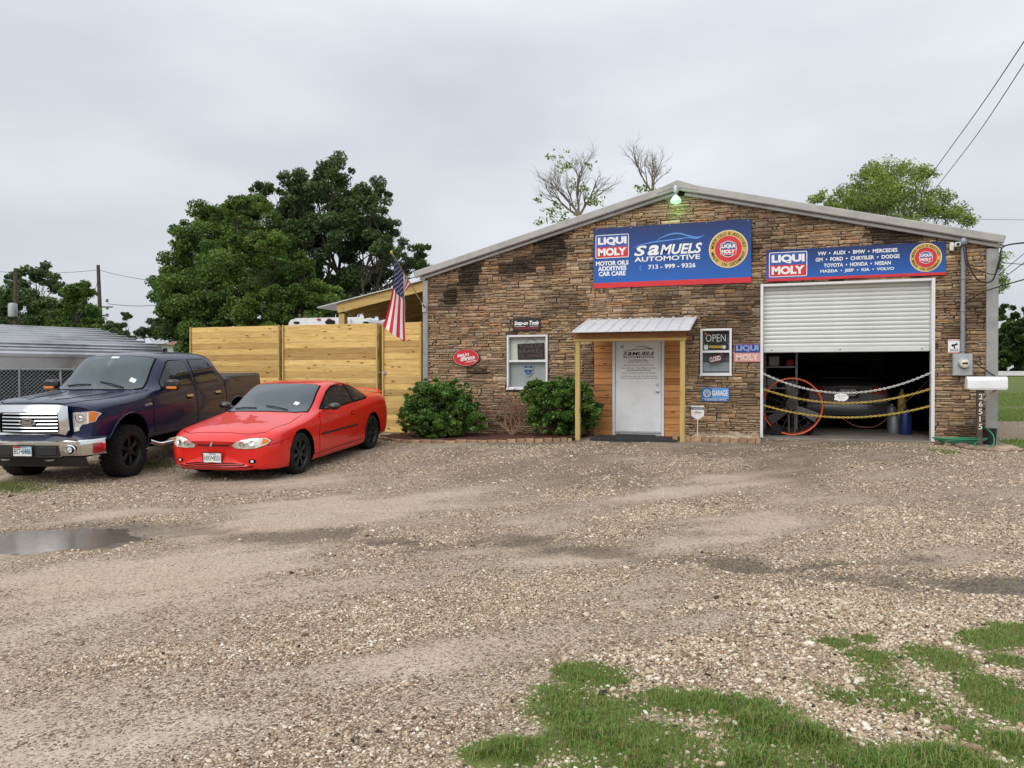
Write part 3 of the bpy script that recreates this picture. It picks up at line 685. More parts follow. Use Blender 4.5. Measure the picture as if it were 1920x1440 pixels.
# ---- windows
M['blind'] = plain('blind', (0.66, 0.69, 0.68), 0.6, var=0.04); M['blind_white'] = plain('blind_white', (0.80, 0.80, 0.74), 0.6, var=0.03)
M['screen'] = plain('screen', (0.36, 0.40, 0.42), 0.6, var=0.05)
def window(x0, x1, z0, z1, zm, slat_mat, open_=False):
    fr_ = MB(); t_ = 0.045
    for a in ((x0, x0 + t_, z0, z1), (x1 - t_, x1, z0, z1), (x0 + t_ + .0005, x1 - t_ - .0005, z1 - t_, z1), (x0 + t_ + .0005, x1 - t_ - .0005, z0, z0 + t_)): fr_.bbox(a[0], a[1], -0.055, 0.10, a[2], a[3], 0.006)
    wd = fr_.obj('window', M['white'], shop); lowm = M['screened_glass']
    MB().bbox(x0 + t_, x1 - t_, -0.035, 0.05, zm - 0.024, zm + 0.024, 0.005).obj('meeting_rail', M['white'], wd)
    MB().bbox(x0 - 0.01, x1 + 0.01, -0.075, -0.0555, z0 - 0.02, z0 + 0.018, 0.004).obj('sill', M['white'], wd)
    for a, b_, yy in ((z0 + t_, zm - 0.024, 0.012), (zm + 0.024, z1 - t_, 0.032)):
        MB().add([(x0 + t_, yy, a), (x1 - t_, yy, a), (x1 - t_, yy, b_), (x0 + t_, yy, b_)], [(0, 1, 2, 3)]).obj('pane', M['window_glass'] if yy > .02 else lowm, wd)
    sl_ = MB(); zz = z0 + 0.05
    while zz < z1 - 0.05:
        Mx = Matrix.Translation(((x0 + x1) / 2, 0.085, zz)) @ Matrix.Rotation(rad(18 if open_ and not (z0 + .09 < zz < z0 + .26) else 68), 4, 'X')
        sl_.box(-(x1 - x0) / 2 + t_ + .006, (x1 - x0) / 2 - t_ - .006, -0.0125, 0.0125, -0.001, 0.001, Mx); zz += 0.0225
    for xx in (x0 + 0.2, x1 - 0.2): sl_.box(xx - .001, xx + .001, 0.068, 0.070, z0 + 0.05, z1 - 0.05)
    tag(sl_.obj('blind_slats', slat_mat, wd), kind='stuff')
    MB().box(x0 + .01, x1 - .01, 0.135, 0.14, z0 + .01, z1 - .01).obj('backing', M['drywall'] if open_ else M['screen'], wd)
    return wd
wA = window(*WA[:2], *WA[2:], 1.585, M['blind_white'])
wB = window(*WB[:2], *WB[2:], 1.755, M['blind'], True)
# ---- garage door
for x0, x1 in ((7.50, 7.555), (10.59, 10.65)): MB().bbox(x0, x1, -0.06, 0.13, -0.05, 3.11, 0.006).obj('door_jamb', M['white'], shop)
MB().bbox(7.5555, 10.5895, -0.045, 0.13, 3.06, 3.11, 0.006).obj('door_header', M['white'], shop)
M['roller'] = plain('roller', (0.67, 0.70, 0.66), 0.42, 0.1, 0, 0.05, 1.5, dirt=((0.60, 0.62, 0.58), 0.9))
rdoor = MB().box(7.56, 10.585, 0.16, 0.17, 1.74, 3.06).obj('roller_door', M['roller'], shop)
zz = 1.83; i = 0
prof = [(0.118, 0.0), (0.112, 0.010), (0.106, 0.025), (0.104, 0.042), (0.106, 0.058), (0.113, 0.070), (0.124, 0.076), (0.130, 0.0815), (0.150, 0.0815), (0.150, 0.0)]
slat = None
while zz < 3.05:
    if slat is None:
        b = MB(); b.prism([(y_, z_) for y_, z_ in prof], 7.558, 10.587, lambda u, v, q: (q, u, v)); slat = b.mesh('roller_slat', M['roller'])
    o = link('roller_slat', slat, rdoor); o.location.z = zz; zz += 0.0825
MB().bbox(7.558, 10.587, 0.085, 0.155, 1.725, 1.827, 0.012).obj('bottom_bar', M['roller'], rdoor)
for x in (7.72, 10.45, 9.0): MB().lathe([(0.012, 0), (0.012, 0.006), (0.004, 0.008)], 8, Matrix.Translation((x, 0.085, 1.775)) @ Matrix.Rotation(rad(90), 4, 'X')).obj('bolt', M['dark'], rdoor)
# ---- porch canopy
cp = thing('entrance_canopy', 'small timber canopy with ribbed white metal roof over the entrance door', 'canopy', (5.05, -1.15, 0))
for x in (3.98, 6.08): MB().bbox(x - 0.048, x + 0.048, -1.20, -1.104, gzf(x, -1.15) - 0.05, 1.945, 0.006).obj('post', M['pine_post'], cp)
MB().bbox(3.90, 6.15, -1.215, -1.09, 1.946, 2.0, 0.005).obj('beam', M['pine_beam'], cp)
MB().bbox(3.91, 6.14, -1.205, -1.165, 2.001, 2.115, 0.004).obj('fascia_board', M['cedar_dark'], cp)
for x in (4.0, 4.7, 5.4, 6.05): b = MB(); b.beam((x, -0.05, 2.385), (x, -1.163, 2.075), 0.04, 0.09); b.obj('rafter', M['cedar_dark'], cp)
M['canopy_metal'] = plain('canopy_metal', (0.78, 0.80, 0.83), 0.38, 0.25, 0, 0.05, 4)
b = MB(); b.beam((5.085, -0.05, 2.47), (5.085, -1.42, 2.125), 2.30, 0.012); sheet = b.obj('roof_sheet', M['canopy_metal'], cp)
for k in range(11):
    x = 3.95 + k * 0.227; b = MB(); b.prism([(-0.032, 0), (0.032, 0), (0.014, 0.024), (-0.014, 0.024)], 0, 1, lambda u, v, q, x=x: (x + u, -0.05 - 1.375 * q, 2.477 + v - 0.346 * q)); b.obj('rib', M['canopy_metal'], sheet)
# ================================================================== SIGNS AND FITTINGS ON THE FRONT
SY = -0.066     # printed face of wall signs
def split_logo(fr, u0, u1, v0, v1, l, parent, top=None, bot=None, frame=True):
    h = v1 - v0; wd = u1 - u0; r = 0.06 * h; t_ = 0.028 * h; vm = v0 + 0.475 * h
    flat('logo_field', fr, [rect(u0 + r * .4, u1 - r * .4, vm, v1 - r * .4)], l + .0015, top or M['print_blue'], parent)
    flat('logo_field', fr, [rect(u0 + r * .4, u1 - r * .4, v0 + r * .4, vm)], l + .0015, bot or M['print_red'], parent)
    if frame: flat('logo_border', fr, rframe(u0, u1, v0, v1, r, t_), l + .003, M['print_white'], parent)
    a = 0.07 * wd
    txt('lettering', fr, 'LIQUI', u0 + a, u1 - a, vm + 0.055 * h, v1 - 0.105 * h, l + .003, M['print_white'], parent, 0.055)
    txt('lettering', fr, 'MOLY', u0 + a, u1 - a, v0 + 0.10 * h, vm - 0.045 * h, l + .003, M['print_white'], parent, 0.055)
def badge(fr, u, v, r, l, parent):
    flat('badge_rim', fr, [disc(u, v, r, 56)], l + .0015, M['print_cream'], parent)
    flat('badge_ring', fr, ring(u, v, r * 0.70, r * 0.955, 56), l + .003, M['print_gold'], parent)
    flat('badge_disc', fr, [disc(u, v, r * 0.69, 48)], l + .003, M['print_red'], parent)
    flat('badge_disc', fr, [disc(u, v, r * 0.40, 36)], l + .0045, M['print_navy'], parent)
    flat('badge_disc', fr, ring(u, v, r * 0.40, r * 0.43, 36), l + .0045, M['print_white'], parent)
    split_logo(fr, u - r * .40, u + r * .40, v - r * .31, v + r * .31, l + .006, parent)
    arc_text('lettering', fr, 'MOTOR OILS & ADDITIVES', u, v, r * 0.825, r * 0.155, 172, 8, l + .0045, M['print_black'], parent, bold=0.015)
    arc_text('lettering', fr, 'MADE IN GERMANY', u, v, r * 0.825, r * 0.165, 196, 344, l + .0045, M['print_black'], parent, True, bold=0.02)
def car_swoosh(fr, u0, u1, v0, v1, l, m, parent):
    f = lambda pts: [(u0 + (u1 - u0) * a, v0 + (v1 - v0) * b_) for a, b_ in pts]
    c2 = lambda pts: [(p.x, p.y) for p in crv([(a, b_, 0) for a, b_ in f(pts)], 6)]
    h = (v1 - v0)
    flat('car_outline', fr, stroke(c2([(0, 0), (0.12, 0.22), (0.30, 0.38), (0.50, 0.46), (0.66, 0.55), (0.72, 0.58)]), h * 0.085), l, m, parent)
    flat('car_outline', fr, stroke(c2([(0.33, 0.42), (0.42, 0.72), (0.55, 0.93), (0.66, 0.93), (0.78, 0.72), (0.90, 0.56), (0.97, 0.62), (1.0, 0.72)]), h * 0.10), l + .0015, m, parent)
    flat('car_outline', fr, stroke(c2([(0.62, 0.42), (0.76, 0.58), (0.90, 0.48), (1.0, 0.70)]), h * 0.07), l + .003, m, parent)
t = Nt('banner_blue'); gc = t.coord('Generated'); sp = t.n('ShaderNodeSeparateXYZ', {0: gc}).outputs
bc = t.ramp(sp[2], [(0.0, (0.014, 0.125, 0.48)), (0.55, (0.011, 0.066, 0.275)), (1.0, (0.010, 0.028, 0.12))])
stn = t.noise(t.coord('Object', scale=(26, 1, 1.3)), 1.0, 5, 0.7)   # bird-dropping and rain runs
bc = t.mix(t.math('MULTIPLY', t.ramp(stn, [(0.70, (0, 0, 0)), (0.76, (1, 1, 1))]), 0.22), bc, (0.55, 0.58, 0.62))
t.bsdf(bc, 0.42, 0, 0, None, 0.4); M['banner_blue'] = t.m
def banner(name, label, x0, x1, z0, z1):
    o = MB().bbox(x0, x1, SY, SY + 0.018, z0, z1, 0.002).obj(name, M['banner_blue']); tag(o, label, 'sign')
    return o, Fr((x0, SY, z0)), x1 - x0, z1 - z0
s1, f1, w1, h1 = banner('banner_sign', 'large blue banner sign with red bottom stripe above the entrance canopy', 4.05, 7.32, 3.15, 4.44)
L0 = 0.003
flat('stripe', f1, [rect(0, w1, 0, 0.085 * h1)], L0, M['print_red'], s1)
split_logo(f1, 0.015 * w1, 0.236 * w1, 0.495 * h1, 0.885 * h1, L0, s1)
for s_, a, b_, v_ in (('MOTOR OILS', .017, .234, .372), ('ADDITIVES', .030, .220, .284), ('CAR CARE', .036, .214, .197)): txt('lettering', f1, s_, a * w1, b_ * w1, v_ * h1, (v_ + .076) * h1, L0, M['print_white'], s1, 0.04)
M['swoosh_blue'] = plain('swoosh_blue', (0.11, 0.30, 0.74), 0.45, var=0.05)
car_swoosh(f1, .262 * w1, .715 * w1, .640 * h1, .850 * h1, L0, M['swoosh_blue'], s1)
for s_, a, b_ in (('S', .270, .352), ('a', .358, .432), ('MUELS', .438, .702)): txt('lettering', f1, s_, a * w1, b_ * w1, .505 * h1, .672 * h1, L0, M['print_white'], s1, 0.028, 0.25)
txt('lettering', f1, 'AUTOMOTIVE', .272 * w1, .690 * w1, .408 * h1, .486 * h1, L0, M['print_white'], s1, 0.02)
txt('lettering', f1, '713 - 999 - 9326', .362 * w1, .662 * w1, .278 * h1, .352 * h1, L0, M['print_white'], s1, 0.025)
flat('handset', f1, stroke([(.318 * w1 + .03 * math.cos(a_) , .31 * h1 + .052 * math.sin(a_)) for a_ in np.linspace(1.9, 4.6, 9)], 0.016, 0.016), L0, M['swoosh_blue'], s1)
badge(f1, .862 * w1, .545 * h1, .386, L0, s1)
for u in (.02, .25, .5, .73, .98):
    MB().lathe([(0.010, 0), (0.008, 0.005), (0.001, 0.006)], 8, Matrix.Translation((4.05 + u * w1, SY - .0005, 4.41)) @ Matrix.Rotation(rad(90), 4, 'X')).obj('screw', M['galv'], s1)
s2, f2, w2, h2 = banner('banner_sign', 'long blue banner sign listing car makes above the roller door', 7.61, 10.82, 3.155, 3.785)
flat('stripe', f2, [rect(0, w2, 0, 0.085 * h2)], L0, M['print_red'], s2)
split_logo(f2, .016 * w2, .240 * w2, .13 * h2, .92 * h2, L0, s2)
for s_, a, b_, v_ in (('VW  \u2022  AUDI  \u2022  BMW  \u2022  MERCEDES', .300, .744, .755), ('GM  \u2022  FORD  \u2022  CHRYSLER  \u2022  DODGE', .288, .756, .565), ('TOYOTA  \u2022  HONDA  \u2022  NISSAN', .335, .708, .375), ('MAZDA  \u2022  JEEP  \u2022  KIA  \u2022  VOLVO', .316, .726, .185)):
    txt('lettering', f2, s_, a * w2, b_ * w2, v_ * h2, (v_ + .118) * h2, L0, M['print_white'], s2, 0.03)
badge(f2, .895 * w2, .545 * h2, .272, L0, s2)
# black tool-brand plate above the left window
o = tag(MB().bbox(2.20, 2.85, -0.064, -0.046, 2.26, 2.55, 0.006).obj('wall_plate', M['print_black']), 'small black plate with white script lettering above the left window', 'sign'); fr = Fr((2.20, -0.064, 2.26))
txt('lettering', fr, 'Snap-on Tools', .035, .615, .105, .225, L0, M['print_white'], o, 0.04, 0.3)
flat('underline', fr, [rect(.04, .30, .098, .106), rect(.40, .60, .098, .106)], L0, M['print_white'], o)
txt('lettering', fr, 'THE CHOICE OF BETTER MECHANICS', .05, .60, .045, .075, L0, M['print_red'], o, 0.03)
# red oval
b = MB(); b.add([(1.06 + .335 * math.cos(a_), y_, 1.68 + .205 * math.sin(a_)) for y_ in (-0.064, -0.046) for a_ in np.linspace(0, 6.2832, 41)[:-1]], [tuple(range(40)), tuple(range(40, 80))[::-1]] + [(i, (i + 1) % 40, 40 + (i + 1) % 40, 40 + i) for i in range(40)])
o = tag(b.obj('oval_sign', M['print_red']), 'red oval metal sign with white script on the stone wall', 'sign'); fr = Fr((1.06, -0.064, 1.68))
flat('rim', fr, ring(0, 0, .318, .335, 40, 0.612), L0, M['print_black'], o); flat('rim_line', fr, ring(0, 0, .305, .311, 40, 0.612), L0, M['print_white'], o)
fs = fr.sub(0, 0, 0, rad(9))
txt('lettering', fs, 'there is a', -.20, .09, .03, .115, L0, M['print_white'], o, 0.035, 0.35); txt('lettering', fs, 'difference', -.14, .22, -.075, .035, L0, M['print_white'], o, 0.035, 0.35); txt('lettering', fs, '...Snap-on', -.04, .24, -.135, -.085, L0, M['print_white'], o, 0.03, 0.3)
# faded logo plate beside the roller door
o = tag(MB().bbox(6.99, 7.50, -0.064, -0.048, 1.535, 1.905, 0.008).obj('wall_plate', M['print_pink']), 'faded blue over pink logo plate beside the roller door', 'sign'); fr = Fr((6.99, -0.064, 1.535))
M['faded_navy'] = plain('faded_navy', (0.022, 0.030, 0.21), 0.5, var=0.15, vs=8); M['faded_blue'] = plain('faded_blue', (0.24, 0.32, 0.56), 0.5, var=0.1); M['faded_pink'] = plain('faded_pink', (0.72, 0.56, 0.49), 0.5, var=0.12, vs=14)
flat('field', fr, [rect(.006, .504, .19, .364)], L0, M['faded_navy'], o)
txt('lettering', fr, 'LIQUI', .035, .475, .212, .345, L0 + .0015, M['faded_blue'], o, 0.05); txt('lettering', fr, 'MOLY', .035, .475, .03, .165, L0 + .0015, M['faded_pink'], o, 0.05)
# blue garage plate
o = tag(MB().bbox(6.34, 6.89, -0.064, -0.048, 0.725, 1.005, 0.008).obj('wall_plate', M['print_sky']), 'blue garage plate with round white emblem under the small window', 'sign'); fr = Fr((6.34, -0.064, 0.725))
M['mid_blue'] = plain('mid_blue', (0.018, 0.13, 0.36), 0.45, var=0.1)
flat('field', fr, [rect(.006, .21, .068, .274), rect(.006, .544, .006, .062)], L0, M['mid_blue'], o)
flat('emblem', fr, ring(.112, .168, .066, .078, 32), L0 + .0015, M['print_white'], o)
flat('emblem', fr, stroke([(.085, .222), (.112, .170), (.139, .222)], .014, .014) + stroke([(.060, .190), (.088, .112), (.112, .160), (.136, .112), (.164, .190)], .014, .014), L0 + .0015, M['print_white'], o)
txt('lettering', fr, 'GARAGE', .215, .525, .115, .235, L0, M['print_white'], o, 0.03); txt('lettering', fr, 'VOLKSWAGEN SERVICE', .06, .50, .020, .050, L0 + .0015, M['print_white'], o, 0.02); flat('rule', fr, [rect(.006, .544, .0625, .068)], L0 + .0015, M['print_white'], o)
# warning plate by the meter
o = tag(MB().bbox(10.865, 11.065, -0.060, -0.048, 1.675, 1.94, 0.004).obj('wall_plate', M['print_white']), 'white and red surveillance warning plate beside the conduit', 'sign'); fr = Fr((10.865, -0.060, 1.675))
flat('band', fr, [rect(.004, .196, .235, .262), rect(.004, .196, .003, .03)], L0, M['print_pink'], o)
flat('camera_symbol', fr, [[(.055, .155), (.15, .195), (.165, .165), (.075, .122)], [(.095, .13), (.115, .137), (.125, .095), (.10, .092)], disc(.078, .150, .022, 12)], L0, M['print_black'], o)
txt('lettering', fr, 'WARNING', .03, .17, .240, .256, L0 + .0015, M['print_white'], o, 0.03); txt('lettering', fr, '24 HOUR', .03, .17, .066, .086, L0, M['print_black'], o, .02); txt('lettering', fr, 'SURVEILLANCE', .03, .17, .042, .058, L0, M['print_black'], o, .02)
# notice on the door
o = tag(MB().box(4.60, 5.455, -0.0475, -0.0452, 1.155, 1.965).obj('door_notice', M['print_white']), 'white notice sheet with black business details on the upper half of the entrance door', 'notice'); fr = Fr((4.60, -0.0475, 1.155))
car_swoosh(fr, .07, .77, .60, .735, .0015, M['print_black'], o)
for s_, a, b_ in (('S', .095, .19), ('a', .197, .28), ('MUELS', .287, .765)): txt('lettering', fr, s_, a, b_, .535, .612, .0015, M['print_black'], o, 0.03, 0.25)
txt('lettering', fr, 'AUTOMOTIVE', .09, .755, .478, .520, .0015, M['print_black'], o, 0.02)
for s_, a, b_, v_ in (('713-999-9326 Office', .22, .62, .418), ('713-507-5898 Text Only', .20, .65, .372), ('Appointments are Recommended!', .11, .74, .312), ('Hours: Monday - Friday 8:00am to 6:00pm', .06, .80, .248), ('www.samuelsautomotive.net', .17, .69, .205), ('See Us on Facebook | Find us on Google', .07, .79, .142), ('All deliveries enter the rear of the building', .06, .81, .075), ('If door is Locked Ring Door Bell for Service!', .04, .83, .032)):
    txt('lettering', fr, s_, a, b_, v_, v_ + .032, .0015, M['print_black'], o, 0.012)
flat('emblem', fr, ring(.075, .725, .017, .030, 20), .0015, M['print_black'], o)
# signs hung in the windows
o = tag(MB().bbox(2.275, 2.905, 0.052, 0.064, 1.625, 1.985, 0.004, Matrix.Translation((2.59, 0.058, 1.8)) @ Matrix.Rotation(rad(-2.0), 4, 'Y') @ Matrix.Translation((-2.59, -0.058, -1.8))).obj('neon_sign', M['print_black']), 'unlit black service sign hung crooked in the left window', 'sign')
M['neon_tube'] = plain('neon_tube', (0.22, 0.12, 0.11), 0.4, var=0.1); fr = Fr((2.275, 0.052, 1.625)).sub(.0, 0, 0, rad(2.0))
for s_, a, b_, v_ in (('TUNE-UP', .05, .58, .240), ('BRAKES', .04, .59, .135), ('OIL CHANGE', .03, .60, .030)): txt('lettering', fr, s_, a, b_, v_, v_ + .082, .004, M['neon_tube'], o, -0.012)
b = MB(); b.tube([(2.59, 0.056, 2.125), (2.44, 0.056, 1.98)], 0.003, 5); b.tube([(2.59, 0.056, 2.125), (2.76, 0.056, 1.985)], 0.003, 5); b.obj('hanging_wire', M['cable'], o)
sh = [(-.10, .11), (.10, .11), (.12, .06), (.105, -.06), (.06, -.12), (0, -.16), (-.06, -.12), (-.105, -.06), (-.12, .06)]
b = MB(); b.prism([(u + 2.53, v + 1.395) for u, v in sh], 0.052, 0.058, lambda u, v, q: (u, q, v)); o = tag(b.obj('shield_sign', M['print_white']), 'blue and white shield shaped certificate sign in the lower left window', 'sign')
flat('field', Fr((2.53, 0.052, 1.395)), [[(u * .84, v * .84 + .004) for u, v in sh]], L0, M['mid_blue'], o); flat('band', Fr((2.53, .052, 1.395)), [rect(-.09, .09, .0, .035)], L0 + .0015, M['print_white'], o); txt('lettering', Fr((2.53, .052, 1.395)), 'ASE', -.05, .05, .05, .085, L0 + .0015, M['print_white'], o, .02)
flat('emblem', Fr((2.53, .052, 1.395)), ring(0, -.06, .02, .03, 18), L0 + .0015, M['print_white'], o)
o = tag(MB().bbox(6.385, 6.845, 0.046, 0.058, 1.93, 2.15, 0.004).obj('neon_sign', M['print_black']), 'black open sign with thin white letters in the small window', 'sign'); fr = Fr((6.385, 0.046, 1.93))
txt('lettering', fr, 'OPEN', .03, .43, .035, .185, L0, M['print_white'], o, -0.012)
o = tag(MB().box(6.375, 6.86, 0.046, 0.050, 1.80, 1.905).obj('window_sticker', M['print_black']), 'black sticker with slanted yellow letters under the open sign', 'sticker'); fr = Fr((6.375, 0.046, 1.80)); txt('lettering', fr, 'MOOG', .10, .38, .03, .085, L0, M['print_yellow'], o, 0.04, 0.3); flat('emblem', fr, [disc(.41, .05, .035, 20)], L0, M['print_white'], o); flat('emblem', fr, ring(.41, .05, .010, .018, 14), L0 + .001, M['galv'], o); flat('decal', fr, [rrect(.005, .085, .004, .098, .008)], L0, M['print_white'], o); flat('decal_mark', fr, [[(.02, .06), (.045, .085), (.07, .06)]], L0 + .001, M['galv'], o)
b = MB(); b.prism([(6.41 + .034 * math.cos(rad(22.5 + 45 * k)), 2.135 + .034 * math.sin(rad(22.5 + 45 * k))) for k in range(8)], 0.040, 0.044, lambda u, v, q: (u, q, v)); o = tag(b.obj('window_sticker', M['print_red']), 'tiny red octagonal sticker at the top corner of the small window', 'sticker'); flat('bar', Fr((6.41, .040, 2.135)), [rect(-.02, .02, -.006, .008)], L0, M['print_white'], o)
b = MB(); wave = [(u, .155 + .012 * math.sin(u * 30)) for u in np.linspace(0, .27, 12)] + [(u, .012 * math.sin(u * 30)) for u in np.linspace(.27, 0, 12)]
b.prism([(6.49 + u, 1.50 + v + u * .22) for u, v in wave], -0.006, 0.000, lambda u, v, q: (u, q, v)); M['maroon'] = plain('maroon', (0.10, 0.012, 0.02), 0.5, var=.1); o = tag(b.obj('closed_sign', M['maroon']), 'wavy maroon closed sign in the lower small window', 'sign'); fr = Fr((6.49, -.006, 1.50)).sub(0, 0, 0, math.atan(.22)); txt('lettering', fr, 'CLOSED', .028, .25, .032, .125, L0, M['print_white'], o, 0.015)
# yard security sign
ys = thing('yard_sign', 'small white shield yard sign on a stake beside the right canopy post', 'sign', (6.33, -0.75, gzf(6.33, -.75)))
fr = Fr((6.21, -0.78, 0.36)); sp_ = [(0, .30), (.245, .30), (.245, .10), (.20, .065), (.122, .02), (.045, .065), (0, .10)]
b = MB(); b.prism(sp_, -.003, .003, lambda u, v, q: fr.p(u, v, q)); pl = b.obj('sign_plate', M['print_white'], ys)
flat('band', fr, [rect(.004, .241, .222, .27)], .005, M['print_navy'], pl); txt('lettering', fr, 'monitored', .03, .215, .232, .26, .0065, M['print_white'], pl, .01); txt('lettering', fr, 'reliant', .045, .20, .150, .195, .005, M['print_black'], pl, .01); txt('lettering', fr, 'security', .06, .185, .115, .135, .005, M['galv'], pl)
MB().bbox(6.325, 6.34, -0.786, -0.779, gzf(6.33, -.8) - 0.1, 0.42, 0.001).obj('stake', M['white'], ys)
# gable lamp, lit
lamp = thing('barn_lamp', 'lit dusk to dawn lamp with greenish bowl under the gable peak', 'lamp', (5.84, -0.15, 5.0))
MB().lathe([(0.052, 0), (0.06, -0.02), (0.06, -0.13), (0.045, -0.15), (0.028, -0.16), (0.028, -0.19)], 18, Matrix.Translation((5.84, -0.34, 5.16))).obj('housing', M['galv'], lamp, smooth=True)
b = MB(); b.tube([(5.84, -0.10, 5.08), (5.84, -0.34, 5.10)], 0.03, 10); b.obj('arm', M['galv'], lamp, smooth=True)
t = Nt('lamp_bowl'); q = t.bsdf((0.55, 0.85, 0.68), 0.25, 0, 0, None, 0.5, (0.45, 1.0, 0.62), 0.55); M['lamp_bowl'] = t.m
MB().lathe([(0.03, 0.0), (0.06, -0.03), (0.105, -0.09), (0.112, -0.13), (0.095, -0.16), (0.05, -0.175), (0.001, -0.18)], 22, Matrix.Translation((5.84, -0.34, 4.97))).obj('bowl', M['lamp_bowl'], lamp, smooth=True)
pd = bpy.data.lights.new('lamp_glow', 'POINT'); pd.energy = 1.8; pd.color = (0.32, 1.0, 0.35); pd.shadow_soft_size = 0.05; po = bpy.data.objects.new('lamp_glow', pd); COL.objects.link(po); po.parent = lamp; po.matrix_parent_inverse = wmat(lamp).inverted(); po.location = (5.84, -0.22, 4.70)
# camera, conduit, meter
sc_ = thing('security_camera', 'white box security camera beside the long banner sign', 'camera', (10.94, -0.06, 3.66))
MB().bbox(10.88, 10.95, -0.10, -0.045, 3.60, 3.76, 0.01).obj('base', M['white'], sc_); MB().bbox(10.94, 11.035, -0.24, -0.09, 3.655, 3.735, 0.015).obj('housing', M['white'], sc_)
MB().lathe([(0.028, 0), (0.028, 0.012), (0.001, 0.013)], 14, Matrix.Translation((10.9875, -0.24, 3.695)) @ Matrix.Rotation(rad(90), 4, 'X')).obj('camera_eye', M['print_black'], sc_)
em = thing('electric_meter', 'grey electric meter box with conduit riser near the right corner', 'meter', (11.09, -0.06, 1.26))
bx_ = MB().bbox(10.93, 11.255, -0.17, -0.046, 1.255, 1.665, 0.012).obj('meter_box', M['meter_grey'], em)
MB().lathe([(0.098, 0), (0.098, 0.02), (0.088, 0.03), (0.088, 0.05)], 28, Matrix.Translation((11.105, -0.17, 1.478)) @ Matrix.Rotation(rad(90), 4, 'X')).obj('meter_ring', M['dull_chrome'], bx_, smooth=30)
MB().lathe([(0.086, 0), (0.084, 0.06), (0.07, 0.085), (0.04, 0.095), (0.001, 0.097)], 28, Matrix.Translation((11.105, -0.2, 1.478)) @ Matrix.Rotation(rad(90), 4, 'X')).obj('meter_dome', plain('meter_dome', (0.62, 0.60, 0.50), 0.15, 0, 0.5, 0.1), bx_, smooth=True)
MB().box(11.06, 11.15, -0.301, -0.294, 1.47, 1.50).obj('meter_dial', M['print_black'], bx_); MB().lathe([(0.02, 0), (0.02, .02), (.001, .021)], 12, Matrix.Translation((11.09, -.17, 1.33)) @ Matrix.Rotation(rad(90), 4, 'X')).obj('seal', M['galv'], bx_)
b = MB(); b.tube([(11.10, -0.10, 1.66), (11.10, -0.10, 3.70)], 0.042, 14); b.obj('conduit', M['conduit'], em, smooth=True)
for zc in (1.70, 2.45, 3.05): MB().lathe([(0.043, 0), (0.052, 0.005), (0.052, 0.05), (0.043, 0.055)], 14, Matrix.Translation((11.10, -0.10, zc))).obj('coupling', M['conduit'], em, smooth=30)
MB().lathe([(0.045, 0), (0.07, 0.03), (0.075, 0.09), (0.05, 0.14), (0.001, 0.15)], 14, Matrix.Translation((11.10, -0.12, 3.68))).obj('weatherhead', M['conduit'], em, smooth=True)
def cable(label, pts, r=0.012, m='cable', name='service_cable', cat='cable'):
    b = MB(); b.tube(crv(pts, 10), r, 6); return tag(b.obj(name, M[m], smooth=True), label, cat)
far = lambda px, py, d: tuple(dep(px, py, d))
cable('black service cable looping from the conduit top to the roof corner', [(11.12, -0.17, 3.72), (11.16, -0.2, 3.35), (11.32, -0.22, 3.02), (11.55, -0.2, 3.0), (11.66, -0.2, 3.35), (11.74, -0.2, 3.62), far(1960, 452, 9.5)], 0.013)
cable('thin black cable looping under the right roof corner to the eave', [(11.08, -0.17, 3.7), (11.14, -0.2, 3.3), (11.30, -0.2, 3.22), (11.46, -0.2, 3.14), (11.62, -0.2, 3.15), (11.73, -0.15, 3.55)], 0.008)
cable('black cable rising right from the middle of the conduit', [(11.13, -0.12, 2.60), far(1850, 545, 13.2), far(1990, 505, 10.0)], 0.010)
cable('thin cable climbing right from the roof corner', [(11.70, -0.05, 3.0), far(1990, 440, 11.5)], 0.007)
cable('lower thin cable crossing the sky right of the shop', [far(1866, 520, 16), far(1990, 418, 12)], 0.006)
cable('black wire slanting from the meter box down to the corner trim', [(11.26, -0.15, 1.53), (11.42, -0.12, 1.40), (11.70, -0.08, 1.20)], 0.010)
cable('upper overhead line leaving the top right of the view', [far(1740, 335, 30), far(1845, 190, 22), far(2010, -60, 13)], 0.012, name='overhead_line')
cable('lower overhead line leaving the top right of the view', [far(1745, 365, 28), far(1830, 255, 22), far(1920, 120, 16), far(2000, 0, 12)], 0.010, name='overhead_line')
cable('thin level line crossing the sky beyond the right corner', [far(1866, 492, 40), far(2020, 503, 40)], 0.018, name='overhead_line')
cable('faint high line crossing the sky right of the gable', [far(1700, 409, 45), far(2020, 414, 45)], 0.012, name='overhead_line')
# mailbox
mxp = gnd(1836, 838, -0.03); zb = gzf(mxp.x, mxp.y)
mb_ = thing('mailbox', 'white mailbox on a short brown post numbered 26515', 'mailbox', (mxp.x, mxp.y, zb))
MB().bbox(mxp.x - 0.045, mxp.x + 0.045, mxp.y - 0.05, mxp.y + 0.05, zb - 0.1, 1.02, 0.01, Matrix.Translation((0, 0, 0))).obj('post', M['pole_wood'], mb_)
b = MB(); b.beam((mxp.x + 0.06, mxp.y, 0.80), (mxp.x + 0.27, mxp.y, 1.015), 0.035, 0.045); b.obj('brace', plain('brace', (0.30, 0.24, 0.18), .8), mb_)
prof = [(-0.10, 0), (0.10, 0), (0.10, 0.13)] + [(0.10 * math.cos(a_), 0.13 + 0.085 * math.sin(a_)) for a_ in np.linspace(0, math.pi, 11)[1:-1]] + [(-0.10, 0.13)]
b = MB(); b.prism(prof, mxp.x - 0.19, mxp.x + 0.42, lambda u, v, q: (q, mxp.y + u, 1.025 + v)); mbx = b.obj('box', M['white_enamel'], mb_, smooth=40)
